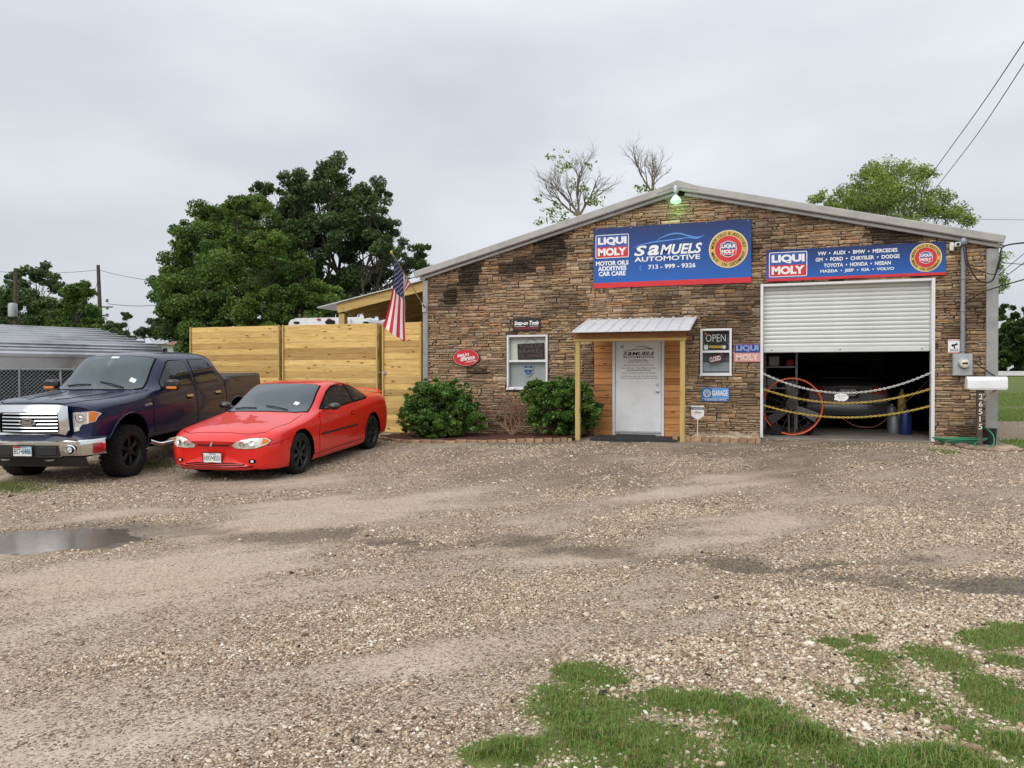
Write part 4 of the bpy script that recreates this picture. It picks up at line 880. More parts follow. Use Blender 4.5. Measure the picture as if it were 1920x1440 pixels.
b = MB(); b.prism([(u * 1.05, v * 1.03 - .003) for u, v in prof], mxp.x - 0.212, mxp.x - 0.1905, lambda u, v, q: (q, mxp.y + u, 1.025 + v)); b.obj('flap', M['white_enamel'], mbx, smooth=40)
MB().bbox(mxp.x - .18, mxp.x + .41, mxp.y - .09, mxp.y + .09, 1.0, 1.024, .004).obj('base_board', M['white'], mb_)
frn = Fr((mxp.x - 0.045, mxp.y - 0.0525, 0.0))
for k, ch in enumerate('26515'): txt('numeral', frn, ch, .022 if ch != '1' else .034, None, .83 - k * .135, .93 - k * .135, .003, M['chain_white'], mb_, .01)
# flag on its bracket
fl = thing('flag', 'striped flag hanging from an angled pole on the left corner', 'flag', (0.03, -0.07, 2.85))
pb = Vector((0.03, -0.10, 2.87)); tip = dep(734, 474, 15.9); pd_ = (tip - pb)
b = MB(); b.tube([pb, tip], 0.014, 10); b.obj('pole', M['dull_chrome'], fl, smooth=True)
MB().lathe([(0.001, .05), (0.022, .03), (0.028, 0), (0.02, -.02), (0.001, -.03)], 12, Matrix.Translation(tip)).obj('finial', M['print_gold'], fl, smooth=True)
b = MB(); b.bbox(-0.03, 0.07, -0.09, -0.066, 2.74, 2.90, .005); b.tube([pb - pd_ * 0.02, pb + pd_ * 0.06], 0.024, 10); b.obj('bracket', M['galv'], fl)
A = tip - pd_ * 0.05; Bp = tip - pd_ * 0.58; A2 = dep(718, 612, 15.75); B2 = dep(762, 636, 15.95)
def flag_p(a, s):
    pin = min(1.0, s * 2.2) ** .8; cf_ = a / .56 if a < .56 else 1 - (a - .56) / .44 * .85; cq = a + (cf_ - a) * pin
    top = A.lerp(Bp, a + (.25 + .5 * cf_ - a) * pin * .55); bot = A2.lerp(B2, cq); mid = top.lerp(bot, s)
    cx = A2.lerp(B2, 0.5).lerp(A.lerp(Bp, 0.45), 1 - s); mid = mid.lerp(Vector((cx.x, cx.y, mid.z)), 0.18 * math.sin(s * 3.14) )
    fold = (math.sin(a * 11 + s * 2.1) * 0.030 + math.sin(a * 21 + 1.0 - s * 1.5) * 0.014 + (.09 * min(1, (a - .56) / .12) if a > .56 else 0)) * pin
    mid = mid + fwd * fold + rgt * (math.cos(a * 11 + s * 2.1) * 0.012 * pin)
    mid.z += -0.07 * math.sin(a * 3.1) * s + 0.01 * math.sin(a * 18)
    return mid
NA, NS = 52, 60; b = MB(); b.v = [tuple(flag_p(i / NA, j / NS)) for i in range(NA + 1) for j in range(NS + 1)]
for i in range(NA):
    for j in range(NS):
        b.f.append([i * (NS + 1) + j, (i + 1) * (NS + 1) + j, (i + 1) * (NS + 1) + j + 1, i * (NS + 1) + j + 1]); st_ = i // 4
        b.mi.append(2 if (st_ < 7 and j < 24) else (0 if st_ % 2 == 0 else 1))
M['flag_red'] = plain('flag_red', (0.62, 0.018, 0.035), 0.8, var=.08); M['flag_white'] = plain('flag_white', (0.78, 0.77, 0.76), 0.8, var=.05); M['flag_blue'] = plain('flag_blue', (0.022, 0.028, 0.11), 0.8, var=.1)
b.obj('cloth', [M['flag_red'], M['flag_white'], M['flag_blue']], fl, smooth='all')
b = MB()
for r_ in range(9):
    for c_ in range(6 if r_ % 2 == 0 else 5):
        a0 = (r_ + 1) / 10 * 28 / 52; s0 = ((c_ + .5 + (.5 if r_ % 2 else 0)) / 6) * 24 / 60; pts = []
        for k in range(10):
            rr = 0.021 if k % 2 == 0 else 0.009; aa = a0 + rr * math.cos(k * .6283); ss = s0 + rr * .62 * math.sin(k * .6283)
            pts.append(flag_p(aa, ss) - fwd * 0.006)
        b.add(pts, [tuple(range(10))])
b.obj('stars', M['flag_white'], fl, fix=False)
# ================================================================== TIMBER FENCE, SHED, TRAILER
FY = 0.10
def fence(name, label, cat, pxa, pxb, trims):
    xa, xb = fac(pxa, 612, FY).x, fac(pxb, 612, FY).x; z0, z1 = -0.10, 2.53
    o = thing(name, label, cat, ((xa + xb) / 2, FY, z0)); n = 18; h = (z1 - z0) / n; xx = xa
    for k in range(n):
        dx = random.uniform(-.004, .004)
        q = MB().bbox(-(xb - xa) / 2, (xb - xa) / 2, -0.012, 0.012, 0.0, h - 0.0012, 0.006).obj('plank', M['pine'], o)
        q.matrix_parent_inverse = wmat(o).inverted(); q.location = ((xa + xb) / 2 + dx, FY + random.uniform(-.004, .004), z0 + k * h); q.rotation_euler = (random.uniform(-.01, .01), random.uniform(-.0012, .0012), 0)
    for tx in trims:
        x = xa + tx if tx >= 0 else xb + tx
        MB().bbox(x - 0.022, x + 0.022, FY - 0.052, FY - 0.018, z0, z1 + 0.01, 0.004).obj('batten', M['pine_post'], o)
    for zz in (0.35, 1.25, 2.2): MB().bbox(xa, xb, FY + 0.02, FY + 0.06, zz, zz + 0.09, .004).obj('rail', M['pine_beam'], o)
    for x in (xa + 0.05, xb - 0.05): MB().bbox(x - 0.045, x + 0.045, FY + 0.065, FY + 0.155, z0 - .1, z1 - 0.04, .005).obj('post', M['pine_post'], o)
    return o
fence('timber_fence', 'left panel of the new pine fence behind the pickup', 'fence', 357, 526, (0.03, -0.03))
fence('timber_fence', 'wider pine fence panel behind the red coupe', 'fence', 530, 710, (0.03, -0.03))
gt = fence('timber_gate', 'narrow pine gate between the fence and the shop corner', 'gate', 717, 792, (0.03, -0.03))
xg = fac(713, 650, FY).x
b = MB(); b.tube([(xg - .12, FY - .03, 1.35), (xg + .16, FY - .05, 1.33)], .008, 6); b.bbox(xg + .1, xg + .16, FY - .06, FY - .03, 1.29, 1.36, .004); b.obj('latch', M['galv'], gt)
# lean-to shed
sh_ = thing('lean_to_shed', 'pine framed lean-to shed roof against the left side of the shop', 'shed', (-2.86, 1.0, -0.1))
M['tin'] = plain('tin', (0.62, 0.63, 0.63), 0.4, 0.3, 0, .06)
sz = lambda x: 3.02 + 0.196 * (x + 2.97)
b = MB(); b.beam((-2.97, 1.0, sz(-2.97) - .02), (-0.06, 1.0, sz(-0.06) - .02), 0.05, 0.24, b_=.005); b.obj('front_beam', M['pine_beam'], sh_)
for y in (1.1, 4.5, 8.0): MB().bbox(-2.95, -2.78, y - .08, y + .08, -0.2, sz(-2.87) - .16, .006).obj('post', M['pine_post'], sh_)
for k in range(9): y = 1.9 + k * 0.85; b = MB(); b.beam((-3.2, y, sz(-3.2) - .01), (-0.06, y, sz(-0.06) - .01), 0.045, 0.19); b.obj('rafter', M['pine_beam'], sh_)
b = MB(); b.beam((-3.52, 4.7, sz(-3.52) + .125), (-0.06, 4.7, sz(-.06) + .125), 7.6, 0.022); b.obj('roof_sheet', M['tin'], sh_)
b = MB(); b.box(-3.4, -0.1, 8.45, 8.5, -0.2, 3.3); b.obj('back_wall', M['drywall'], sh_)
# trailer parked behind the fence
tr = thing('travel_trailer', 'white travel trailer whose top shows over the fence', 'trailer', (-4.9, 5.5, -0.15))
tl, trr = fac(541, 597, 4.0).x, fac(693, 597, 4.0).x
b = MB(); pr = [(tl, 0.5), (trr, 0.5), (trr, 2.86), (trr - .06, 2.97), (trr - .25, 3.03), (tl + .3, 3.05), (tl + .08, 3.0), (tl, 2.9)]
b.prism(pr, 4.0, 9.5, lambda u, v, q: (u, q, v)); tb = b.obj('body', M['white_enamel'], tr)
for px, m, w_ in ((556, 'dark', .11), (598, 'red_lens', .07), (617, 'red_lens', .07), (686, 'dark', .10)):
    p = fac(px, 599 if m == 'red_lens' else 605, 3.985); b = MB(); b.prism(disc(p.x, p.z, w_, 14, .035), 3.97, 3.999, lambda u, v, q: (u, q, v)); b.obj('marker_light', M[m], tb)
p = fac(619, 604, 3.98); b = MB(); b.prism(disc(p.x, p.z, .17, 20, .075), 3.96, 3.999, lambda u, v, q: (u, q, v)); b.obj('camera_pod', M['dark'], tb)
p = fac(656, 604, 3.98); b = MB(); b.tube([(p.x - .07, 3.93, 2.2), (p.x - .07, 3.93, 2.96)], .018, 6); b.tube([(p.x + .07, 3.93, 2.2), (p.x + .07, 3.93, 2.96)], .018, 6)
for zz in (2.45, 2.75): b.tube([(p.x - .07, 3.93, zz), (p.x + .07, 3.93, zz)], .014, 6)
b.obj('ladder', M['galv'], tr)
for k in (0, .42):
    b = MB(); b.tube(crv([(tl - .12 + k, 4.4, 2.5), (tl - .12 + k, 4.4, 3.18), (tl - .02 + k, 4.4, 3.24), (tl + .18 + k, 4.4, 3.22)], 6), .022, 6); b.obj('grab_rail', M['black_plastic'], tr)
for k in range(4): MB().lathe([(.001, 0), (.33, .02), (.36, .1), (.33, .18), (.001, .2)], 20, Matrix.Translation((tl if k % 2 else trr - .2, 6.2 + (k // 2), .22)) @ Matrix.Rotation(rad(90), 4, 'Y')).obj('wheel', M['rubber'], tr)
# ================================================================== CARPORT, CHAIN LINK, POLES, HOUSE
a_ = rad(42); cu = rgt * math.sin(a_) + Vector((-math.sin(YAW), math.cos(YAW), 0)) * math.cos(a_); cu.z = 0; cvv = Vector((-cu.y, cu.x, 0))
E0 = dep(306, 655, 25); E0.z = 0
cpt = thing('metal_carport', 'grey ribbed metal carport with rounded eaves beyond the chain link fence', 'carport', (E0.x, E0.y, -0.2))
def cpp(s, w_, z): q = E0 - cu * s + cvv * w_; return (q.x, q.y, z)
def cprof(tt):   # across the roof: eave curve up to ridge and down
    pts = [(0.0, 1.42), (0.0, 2.02), (0.05, 2.12), (0.16, 2.20), (5.4, 2.98), (10.64, 2.20), (10.75, 2.12), (10.8, 2.02), (10.8, 1.42)]
    return pts
M['carport'] = plain('carport', (0.50, 0.50, 0.52), 0.32, 0.85, 0, .10, 0.8, dirt=((.26, .26, .27), .7))
pts = cprof(0); LEN = 9.0
# roof sheets run along the carport, each sheet with its raised ribs
dens = []
for (w0, z0), (w1_, z1_) in zip(pts[:-1], pts[1:]):
    L = math.hypot(w1_ - w0, z1_ - z0); n = max(1, round(L / 0.75))
    for k in range(n): dens.append(((w0 + (w1_ - w0) * k / n, z0 + (z1_ - z0) * k / n), (w0 + (w1_ - w0) * (k + 1) / n, z0 + (z1_ - z0) * (k + 1) / n)))
for (p0, p1_) in dens:
    b = MB(); nrm = Vector((-(p1_[1] - p0[1]), p1_[0] - p0[0])).normalized()
    if nrm.y < 0 or (abs(nrm.y) < .01 and p0[0] < 1): pass
    L = math.hypot(p1_[0] - p0[0], p1_[1] - p0[1]); cs = []; nn = 1
    for k in range(nn):
        for fr_, hh in ((0, 0), (.62, 0), (.64, .045), (.80, .045), (.90, 0)): cs.append(((k + fr_) / nn, hh))
    cs.append((1, 0)); q = []
    for fr_, hh in cs:
        w_ = p0[0] + (p1_[0] - p0[0]) * fr_ + nrm.x * hh; z_ = p0[1] + (p1_[1] - p0[1]) * fr_ + nrm.y * hh; q.append((w_, z_))
    for s in (0, LEN): b.v += [cpp(s, w_, z_) for w_, z_ in q]
    m_ = len(q); b.f = [[i, i + 1, m_ + i + 1, m_ + i] for i in range(m_ - 1)]; b.mi = [0] * (m_ - 1); b.obj('roof_panel', M['carport'], cpt)
for s in (0.02, 3, 6, 8.9):
    b = MB(); b.tube([cpp(s, 0.06, -0.2), cpp(s, 0.06, 2.0), cpp(s, .2, 2.16), cpp(s, 5.4, 2.93), cpp(s, 10.6, 2.16), cpp(s, 10.72, 2.0), cpp(s, 10.72, -0.2)], .035, 6); b.obj('frame', M['galv'], cpt)
b = MB(); b.v = [cpp(0, w_, z_) for w_, z_ in [(5.4, 2.95), (0.2, 2.17), (0.04, 2.0), (0.04, -.2), (10.76, -.2), (10.76, 2.0), (10.6, 2.17)]]; b.f = [list(range(7))]; b.mi = [0]; b.obj('gable_panel', M['carport'], cpt, fix=False)
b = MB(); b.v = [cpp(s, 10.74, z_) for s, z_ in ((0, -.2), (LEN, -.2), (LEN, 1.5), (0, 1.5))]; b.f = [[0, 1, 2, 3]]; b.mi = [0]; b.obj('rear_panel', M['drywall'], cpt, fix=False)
b = MB()
for wq in (0.09,): b.v = [cpp(s, wq, z_) for s, z_ in ((0, -.2), (LEN, -.2), (LEN, 1.43), (0, 1.43))]; b.f = [[0, 1, 2, 3]]; b.mi = [0]
M['carport_shade'] = plain('carport_shade', (.012, .012, .013), .8, var=.3); b.obj('shade_sheet', M['carport_shade'], cpt, fix=False)  # black sheet added in place of the shade inside the open carport
# chain link fence
c0, c1 = dep(-75, 700, 17.6), dep(215, 700, 19.5); cz0, cz1 = -0.22, 1.42; dv = Vector((c1.x - c0.x, c1.y - c0.y, 0)); cL = dv.length; dv.normalize()
cf = thing('chain_link_fence', 'galvanised chain link fence left of the pickup', 'fence', (c0.x, c0.y, cz0))
cP = lambda s, z_, o_=0: (c0.x + dv.x * s - dv.y * o_, c0.y + dv.y * s + dv.x * o_, z_)
for s in (0, cL * .36, cL * .72, cL): b = MB(); b.tube([cP(s, cz0 - .1), cP(s, cz1 + .05)], .022, 8); b.obj('post', M['conduit'], cf)
for z_ in (cz1, ): b = MB(); b.tube([cP(0, z_), cP(cL, z_)], .013, 8); b.obj('rail', M['conduit'], cf)
b = MB(); H = cz1 - cz0; p_ = 0.085; s = -H
while s < cL:
    a, e = max(0, -s), min(H, cL - s)
    if e > a: b.tube([cP(s + a, cz0 + a, .012), cP(s + e, cz0 + e, .012)], .0030, 3, False); b.tube([cP(s + H - e if s + H - e > 0 else 0, cz0 + e if s + H - e > 0 else cz0 + s + H, -.004), cP(min(s + H - a, cL), cz0 + a if s + H - a < cL else cz0 + s + H - cL, -.004)], .0030, 3, False)
    s += p_
b.obj('wire_mesh', M['conduit'], cf)
def upole(label, px, pyt, pyb, d, lean, top=None):
    p0 = dep(px + lean, pyb, d); p1_ = dep(px, pyt, d); p0.z = -.3; o = thing('utility_pole', label, 'utility pole', tuple(p0))
    b = MB(); b.tube([p0, p0.lerp(p1_, .5), p1_], [.15, .13, .10], 10); b.obj('shaft', M['pole_wood'], o, smooth=True); return o, p1_
up1, t1 = upole('tall bare utility pole left of the big trees', 184, 497, 700, 48, 10)
for z_, s in ((1.0, .9), (1.2, .6)): b = MB(); q = t1 - Vector((0, 0, z_ * 2.6)); b.tube([q - rgt * .3, q + rgt * s], .04, 6); b.obj('arm', M['pole_wood'], up1)
for z_ in (2.3, 2.75, 3.2): q = t1 - Vector((0, 0, z_)) + rgt * .55; MB().lathe([(.05, 0), (.11, .05), (.06, .1), (.11, .15), (.05, .2), (.001, .22)], 10, Matrix.Translation(q)).obj('insulator', M['conduit'], up1, smooth=True)
up2, t2 = upole('utility pole with grey transformer among the left trees', 29, 503, 720, 46, 0)
q = dep(24, 582, 45.7); MB().lathe([(.001, 0), (.24, .03), (.25, .1), (.25, .72), (.24, .78), (.1, .84), (.001, .85)], 18, Matrix.Translation(q - Vector((0, 0, .4)))).obj('transformer', M['galv'], up2, smooth=30)
def wire(label, a, b_, sag=.4, r=.018):
    a = Vector(a); b_ = Vector(b_); b = MB(); b.tube([a.lerp(b_, i / 12) - Vector((0, 0, sag * 4 * (i / 12) * (1 - i / 12))) for i in range(13)], r, 4, False); return tag(b.obj('overhead_line', M['cable']), label, 'cable')
wire('highest overhead line running left from the tall pole', t1 - Vector((0, 0, .3)), dep(-80, 500, 50), .3, .012); wire('highest overhead line running right behind the big trees', t1 - Vector((0, 0, .3)), dep(420, 530, 40), .3, .012)
wire('second overhead line from the pole arm towards the big trees', t1 - Vector((0, 0, 2.4)) + rgt * .6, dep(420, 545, 40), .4, .016); wire('thick lower line from the tall pole to the big trees', t1 - Vector((0, 0, 4.3)), dep(420, 590, 36), .6, .03)
wire('drop wire falling right from the tall pole to the white house', t1 - Vector((0, 0, 4.6)), dep(320, 640, 58), .5, .016); wire('guy wire curving down the left of the tall pole', t1 - Vector((0, 0, 1)), dep(176, 560, 47), -.2, .014)
# white house far off
hp = dep(306, 690, 62); hs = thing('white_house', 'small white house with grey gable roof far beyond the carport', 'house', (hp.x, hp.y, -.2))
def hP(u, w_, z_): q = hp + rgt * u + Vector((-rgt.y, rgt.x, 0)) * w_; return (q.x, q.y, z_)
b = MB(); b.v = [hP(u, w_, z_) for w_ in (0, 7) for u, z_ in ((-.6, -.2), (1.5, -.2), (1.5, 3.95), (-.6, 3.95))]; b.f = [[0, 1, 2, 3], [4, 5, 6, 7], [0, 1, 5, 4], [1, 2, 6, 5], [2, 3, 7, 6], [3, 0, 4, 7]]; b.mi = [0] * 6; b.obj('wall', M['white'], hs)
b = MB(); b.v = [hP(*p) for p in ((-1.0, -.4, 3.85), (.65, -.4, 3.85), (1.0, 3.4, 5.3), (-.0, 3.4, 5.3), (-1.0, 7.4, 3.8), (1.9, 7.4, 3.8), (1.9, -.4, 4.0), (1.7, 3.4, 5.3))]; b.f = [[0, 1, 2, 3], [3, 2, 5, 4], [1, 6, 7, 2], [0, 3, 4]]; b.mi = [0] * 4; M['shingle'] = plain('shingle', (.36, .37, .39), .9, var=.15, vs=3); b.obj('roof', M['shingle'], hs, fix=False)
M['rust_roof'] = plain('rust_roof', (.24, .13, .10), .9, var=.3, vs=5)
b = MB(); b.v = [hP(*p) for p in ((.65, -.9, 3.75), (1.9, -.9, 3.75), (1.9, .6, 4.6), (1.1, .6, 4.6))]; b.f = [[0, 1, 2, 3]]; b.mi = [0]; b.obj('porch_roof', M['rust_roof'], hs, fix=False)
b = MB(); b.v = [hP(u, -.03, z_) for u, z_ in ((.0, 2.7), (.35, 2.7), (.35, 3.5), (.0, 3.5))]; b.f = [[0, 1, 2, 3]]; b.mi = [0]; b.obj('window', M['glass_dark'], hs, fix=False)
b = MB(); b.v = [hP(u, -.03, z_) for u, z_ in ((1.1, 2.7), (1.35, 2.7), (1.35, 3.4), (1.1, 3.4))]; b.f = [[0, 1, 2, 3]]; b.mi = [0]; b.obj('window', M['glass_dark'], hs, fix=False)
# ================================================================== TREES AND SHRUBS
def leaf_cloud(blobs, n, size, c_lo, c_hi, seed, shell=0.55, clump=0.30, nclump=26, up=0.5, flat_=1.0):
    """blobs: (centre xyz, rx, ry, rz, weight). leaf quads gathered in clumps through each blob's volume"""
    r_ = np.random.default_rng(seed); wts = np.array([b_[4] if len(b_) > 4 else b_[1] * b_[3] for b_ in blobs]); wts = wts / wts.sum(); Vs = []; Cs = []
    for b_, wt in zip(blobs, wts):
        m = int(n * wt)
        if m < 4: continue
        c_ = np.array(b_[0]); R_ = np.array(b_[1:4]); nc = max(5, int(nclump * (0.6 + 0.8 * r_.random())))
        d = r_.normal(size=(nc, 3)); d /= np.linalg.norm(d, axis=1)[:, None]; rr = shell + (1.08 - shell) * r_.random(nc) ** 0.7
        cc = c_ + d * rr[:, None] * R_; cr_ = clump * R_.mean() * r_.uniform(0.55, 1.25, nc); tone = r_.uniform(0, 1, nc)
        k = r_.choice(nc, m, p=(cr_ ** 2) / (cr_ ** 2).sum()); q = r_.normal(size=(m, 3)); q /= np.linalg.norm(q, axis=1)[:, None]
        pos = cc[k] + q * (cr_[k] * r_.random(m) ** 0.45)[:, None] * np.array([1, 1, 0.72 * flat_])
        nrm = r_.normal(size=(m, 3)) + np.array([0, 0, up * 1.6]) + 0.5 * q; nrm /= np.linalg.norm(nrm, axis=1)[:, None]
        t1_ = np.cross(nrm, r_.normal(size=(m, 3))); t1_ /= np.linalg.norm(t1_, axis=1)[:, None]; t2_ = np.cross(nrm, t1_)
        s_ = size * r_.uniform(0.6, 1.35, m)[:, None]; droop = nrm * s_ * -0.16
        Vs.append(np.stack([pos - t1_ * s_ * .5 + droop, pos - t2_ * s_ * .30 , pos + t1_ * s_ * .5 + droop, pos + t2_ * s_ * .30], 1))
        tt = np.clip(0.55 * tone[k] + 0.45 * r_.random(m), 0, 1)[:, None]; col_ = np.array(c_lo) * (1 - tt) + np.array(c_hi) * tt; col_ *= r_.uniform(0.8, 1.2, (m, 1)); Cs.append(np.repeat(col_, 4, 0))
    V = np.concatenate(Vs).reshape(-1, 3); return V, np.arange(len(V)).reshape(-1, 4), np.concatenate(Cs)
def limb_pts(a, b_, r_, wob=0.08, n=7):
    a = Vector(a); b_ = Vector(b_); L = (b_ - a).length; o = []
    for i in range(n + 1):
        s = i / n; p = a.lerp(b_, s); p = p + Vector((r_.normal(), r_.normal(), r_.normal() * .6)) * (wob * L * math.sin(s * math.pi)); p.z += 0.10 * L * s * (1 - s); o.append(p)
    return o
def tree(name, label, base, blobs, n, size, c_lo, c_hi, seed, trunk_r=.3, group=None, shell=.5, clump=.30, nclump=26, fork=.35, cat='tree', leafm='leaf'):
    r_ = np.random.default_rng(seed + 100); base = Vector(base); o = thing(name, label, cat, tuple(base), group)
    top = max(b_[0][2] for b_ in blobs); cx = np.mean([b_[0][0] for b_ in blobs]); cy = np.mean([b_[0][1] for b_ in blobs])
    fk = Vector((base.x * .6 + cx * .4, base.y * .6 + cy * .4, base.z + (top - base.z) * fork)); b = MB()
    b.tube(limb_pts(base - Vector((0, 0, .2)), fk, r_, .02), np.linspace(trunk_r * 1.25, trunk_r * .8, 8), 9)
    for b_ in blobs:
        p = limb_pts(fk, Vector(b_[0]), r_, .07); b.tube(p, np.linspace(trunk_r * .34, trunk_r * .05, 8), 6)
        for k in range(5):
            d = Vector((r_.normal(), r_.normal(), abs(r_.normal()) * .6)).normalized(); e = Vector(b_[0]) + Vector((d.x * b_[1], d.y * b_[2], d.z * b_[3])) * .8; s0 = p[4 + k % 3]; b.tube(limb_pts(s0, e, r_, .10, 5), np.linspace(trunk_r * .09, trunk_r * .015, 6), 5)
    b.obj('trunk', M['bark'], o, smooth=True)
    V, Fq, C_ = leaf_cloud(blobs, n, size, c_lo, c_hi, seed, shell, clump, nclump); link('crown', npmesh('crown', V, Fq, M[leafm], C_), o); return o
def pb_(lst, d, ys=1.0, jit=.12, seed=1):
    r_ = np.random.default_rng(seed); o = []
    for q in lst:
        px, py, rx, ry = q[:4]; dd = d * (1 + jit * (r_.random() - .5)) if len(q) < 5 else q[4]; p = dep(px, py, dd); R_ = rx / F_PX * dd; o.append((tuple(p), R_, (R_ + ry / F_PX * dd) / 2 * ys, ry / F_PX * dd))
    return o
DK = (S(52, 70, 44), S(112, 132, 88)); MG = (S(34, 60, 22), S(96, 128, 52)); LG = (S(48, 80, 26), S(122, 152, 60)); YG = (S(84, 108, 46), S(164, 178, 92))
g_ = lambda px, d: (dep(px, 706, d).x, dep(px, 706, d).y, -.25)
big = [(622, 325, 36, 40), (585, 345, 42, 40), (640, 385, 48, 42), (560, 385, 40, 42), (545, 350, 26, 24), (490, 362, 30, 16), (530, 405, 34, 34), (690, 372, 44, 34), (715, 360, 22, 16), (600, 430, 62, 52), (670, 440, 60, 48), (715, 430, 34, 34), (740, 430, 20, 18), (640, 505, 76, 56), (700, 520, 44, 34), (745, 475, 34, 22), (785, 478, 28, 17), (765, 500, 26, 16), (795, 500, 18, 18), (570, 490, 54, 50), (720, 470, 30, 26), (690, 560, 46, 26), (610, 560, 64, 34)]
tree('oak_tree', 'tall dark oak with open crown rising highest behind the fence', g_(630, 37), pb_(big, 37, seed=3), 78000, .145, *DK, 21, .42, shell=.22, clump=.42, nclump=15, fork=.22)
md = [(430, 410, 54, 40), (398, 400, 40, 26), (465, 402, 42, 30), (410, 460, 60, 44), (470, 470, 60, 50), (500, 520, 60, 50), (520, 440, 48, 34), (445, 390, 30, 20), (440, 540, 70, 50), (540, 560, 50, 50)]
tree('elm_tree', 'mid green bushy tree left of the tall oak', g_(455, 33), pb_(md, 33, seed=4), 64000, .125, S(54, 78, 36), S(122, 146, 72), 22, .35, shell=.15, clump=.42, nclump=20)
fr1 = [(352, 450, 40, 34), (345, 500, 42, 40), (330, 545, 44, 40), (312, 525, 24, 26), (370, 560, 60, 50), (400, 505, 50, 44), (345, 600, 50, 40), (390, 620, 60, 50), (430, 590, 56, 50), (365, 645, 40, 36), (300, 540, 16, 22), (318, 580, 26, 24)]
tree('elm_tree', 'bright green leafy tree nearest the carport behind the fence', g_(372, 27), pb_(fr1, 27, seed=5), 70000, .105, S(48, 74, 32), S(118, 144, 68), 23, .25, shell=.15, clump=.42, nclump=20)
fr2 = [(540, 530, 44, 40), (565, 505, 34, 26), (520, 570, 50, 44), (575, 560, 46, 40), (540, 610, 70, 40), (600, 565, 36, 32), (615, 590, 30, 26), (480, 600, 50, 44), (625, 555, 20, 18), (470, 470, 36, 30), (500, 455, 40, 26)]
tree('mulberry_tree', 'light green low tree just over the wider fence panel', g_(545, 25), pb_(fr2, 25, seed=6), 66000, .095, S(50, 78, 32), S(124, 150, 70), 24, .2, shell=.15, clump=.42, nclump=20)
lf1 = [(28, 520, 24, 16), (75, 512, 28, 22), (95, 530, 20, 16), (25, 555, 40, 26), (75, 560, 44, 32), (40, 590, 50, 30), (95, 590, 34, 28), (5, 580, 30, 30), (60, 620, 60, 30)]
tree('pecan_tree', 'sparse dark tree at the far left edge behind the transformer pole', g_(50, 52), pb_(lf1, 52, seed=7), 24000, .22, *DK, 25, .25, shell=.1, clump=.46, nclump=14)
lf2 = [(150, 548, 28, 20), (140, 575, 40, 26), (120, 565, 22, 22), (165, 590, 30, 24), (130, 605, 44, 24), (175, 610, 28, 18), (110, 620, 40, 20)]
tree('hackberry_tree', 'rounded green tree left of the tall utility pole', g_(140, 44), pb_(lf2, 44, seed=8), 26000, .18, S(50, 76, 36), S(118, 146, 70), 26, .25, shell=.1, clump=.46, nclump=14)
lf3 = [(215, 615, 26, 12), (237, 602, 9, 16), (205, 625, 30, 12), (240, 630, 18, 12)]
tree('cedar_tree', 'low dark tree cluster right of the utility pole with a narrow peak', g_(222, 60), pb_(lf3, 60, seed=9), 6000, .26, *DK, 27, .2, shell=.3, clump=.34, nclump=14)
lf4 = [(285, 615, 26, 18), (265, 622, 14, 12), (305, 612, 22, 16), (320, 625, 20, 18)]
tree('oak_tree', 'grey green tree behind the far white house', g_(290, 75), pb_(lf4, 75, seed=10), 6000, .32, S(42, 60, 44), S(92, 110, 84), 28, .25, shell=.3, clump=.34, nclump=14)
rt1 = [(1570, 378, 24, 18), (1595, 368, 14, 12), (1540, 372, 22, 12), (1640, 345, 36, 26), (1625, 325, 18, 14), (1675, 325, 34, 18), (1710, 320, 26, 12), (1740, 326, 20, 10), (1650, 385, 44, 26), (1690, 360, 34, 26), (1720, 392, 34, 20), (1760, 385, 30, 16), (1795, 402, 24, 14), (1815, 412, 14, 10), (1700, 410, 50, 18), (1600, 400, 34, 20), (1870, 500, 16, 22), (1876, 525, 12, 16)]
rt1 = [(a_1, b_1, c_1 * 1.1, d_1 * 1.35) for a_1, b_1, c_1, d_1 in rt1] + [(1610, 350, 26, 22), (1670, 372, 30, 24), (1730, 360, 26, 22), (1775, 398, 28, 18), (1560, 392, 26, 16)]
tree('poplar_tree', 'airy yellow green tree above the right slope of the roof', g_(1690, 33), pb_(rt1, 33, seed=11), 26000, .100, *YG, 29, .16, shell=.1, clump=.62, nclump=14)
rt2 = [(1905, 600, 34, 30), (1890, 640, 30, 34), (1925, 640, 44, 40), (1880, 668, 26, 22), (1915, 680, 50, 22), (1960, 620, 40, 50)]
tree('ligustrum_tree', 'dense dark green thicket across the road at the right edge', (lambda q: (q.x, q.y, 1.4))(dep(1910, 690, 58)), pb_(rt2, 58, seed=12), 20000, .27, S(24, 44, 18), S(72, 100, 40), 30, .3, shell=.3, clump=.3)
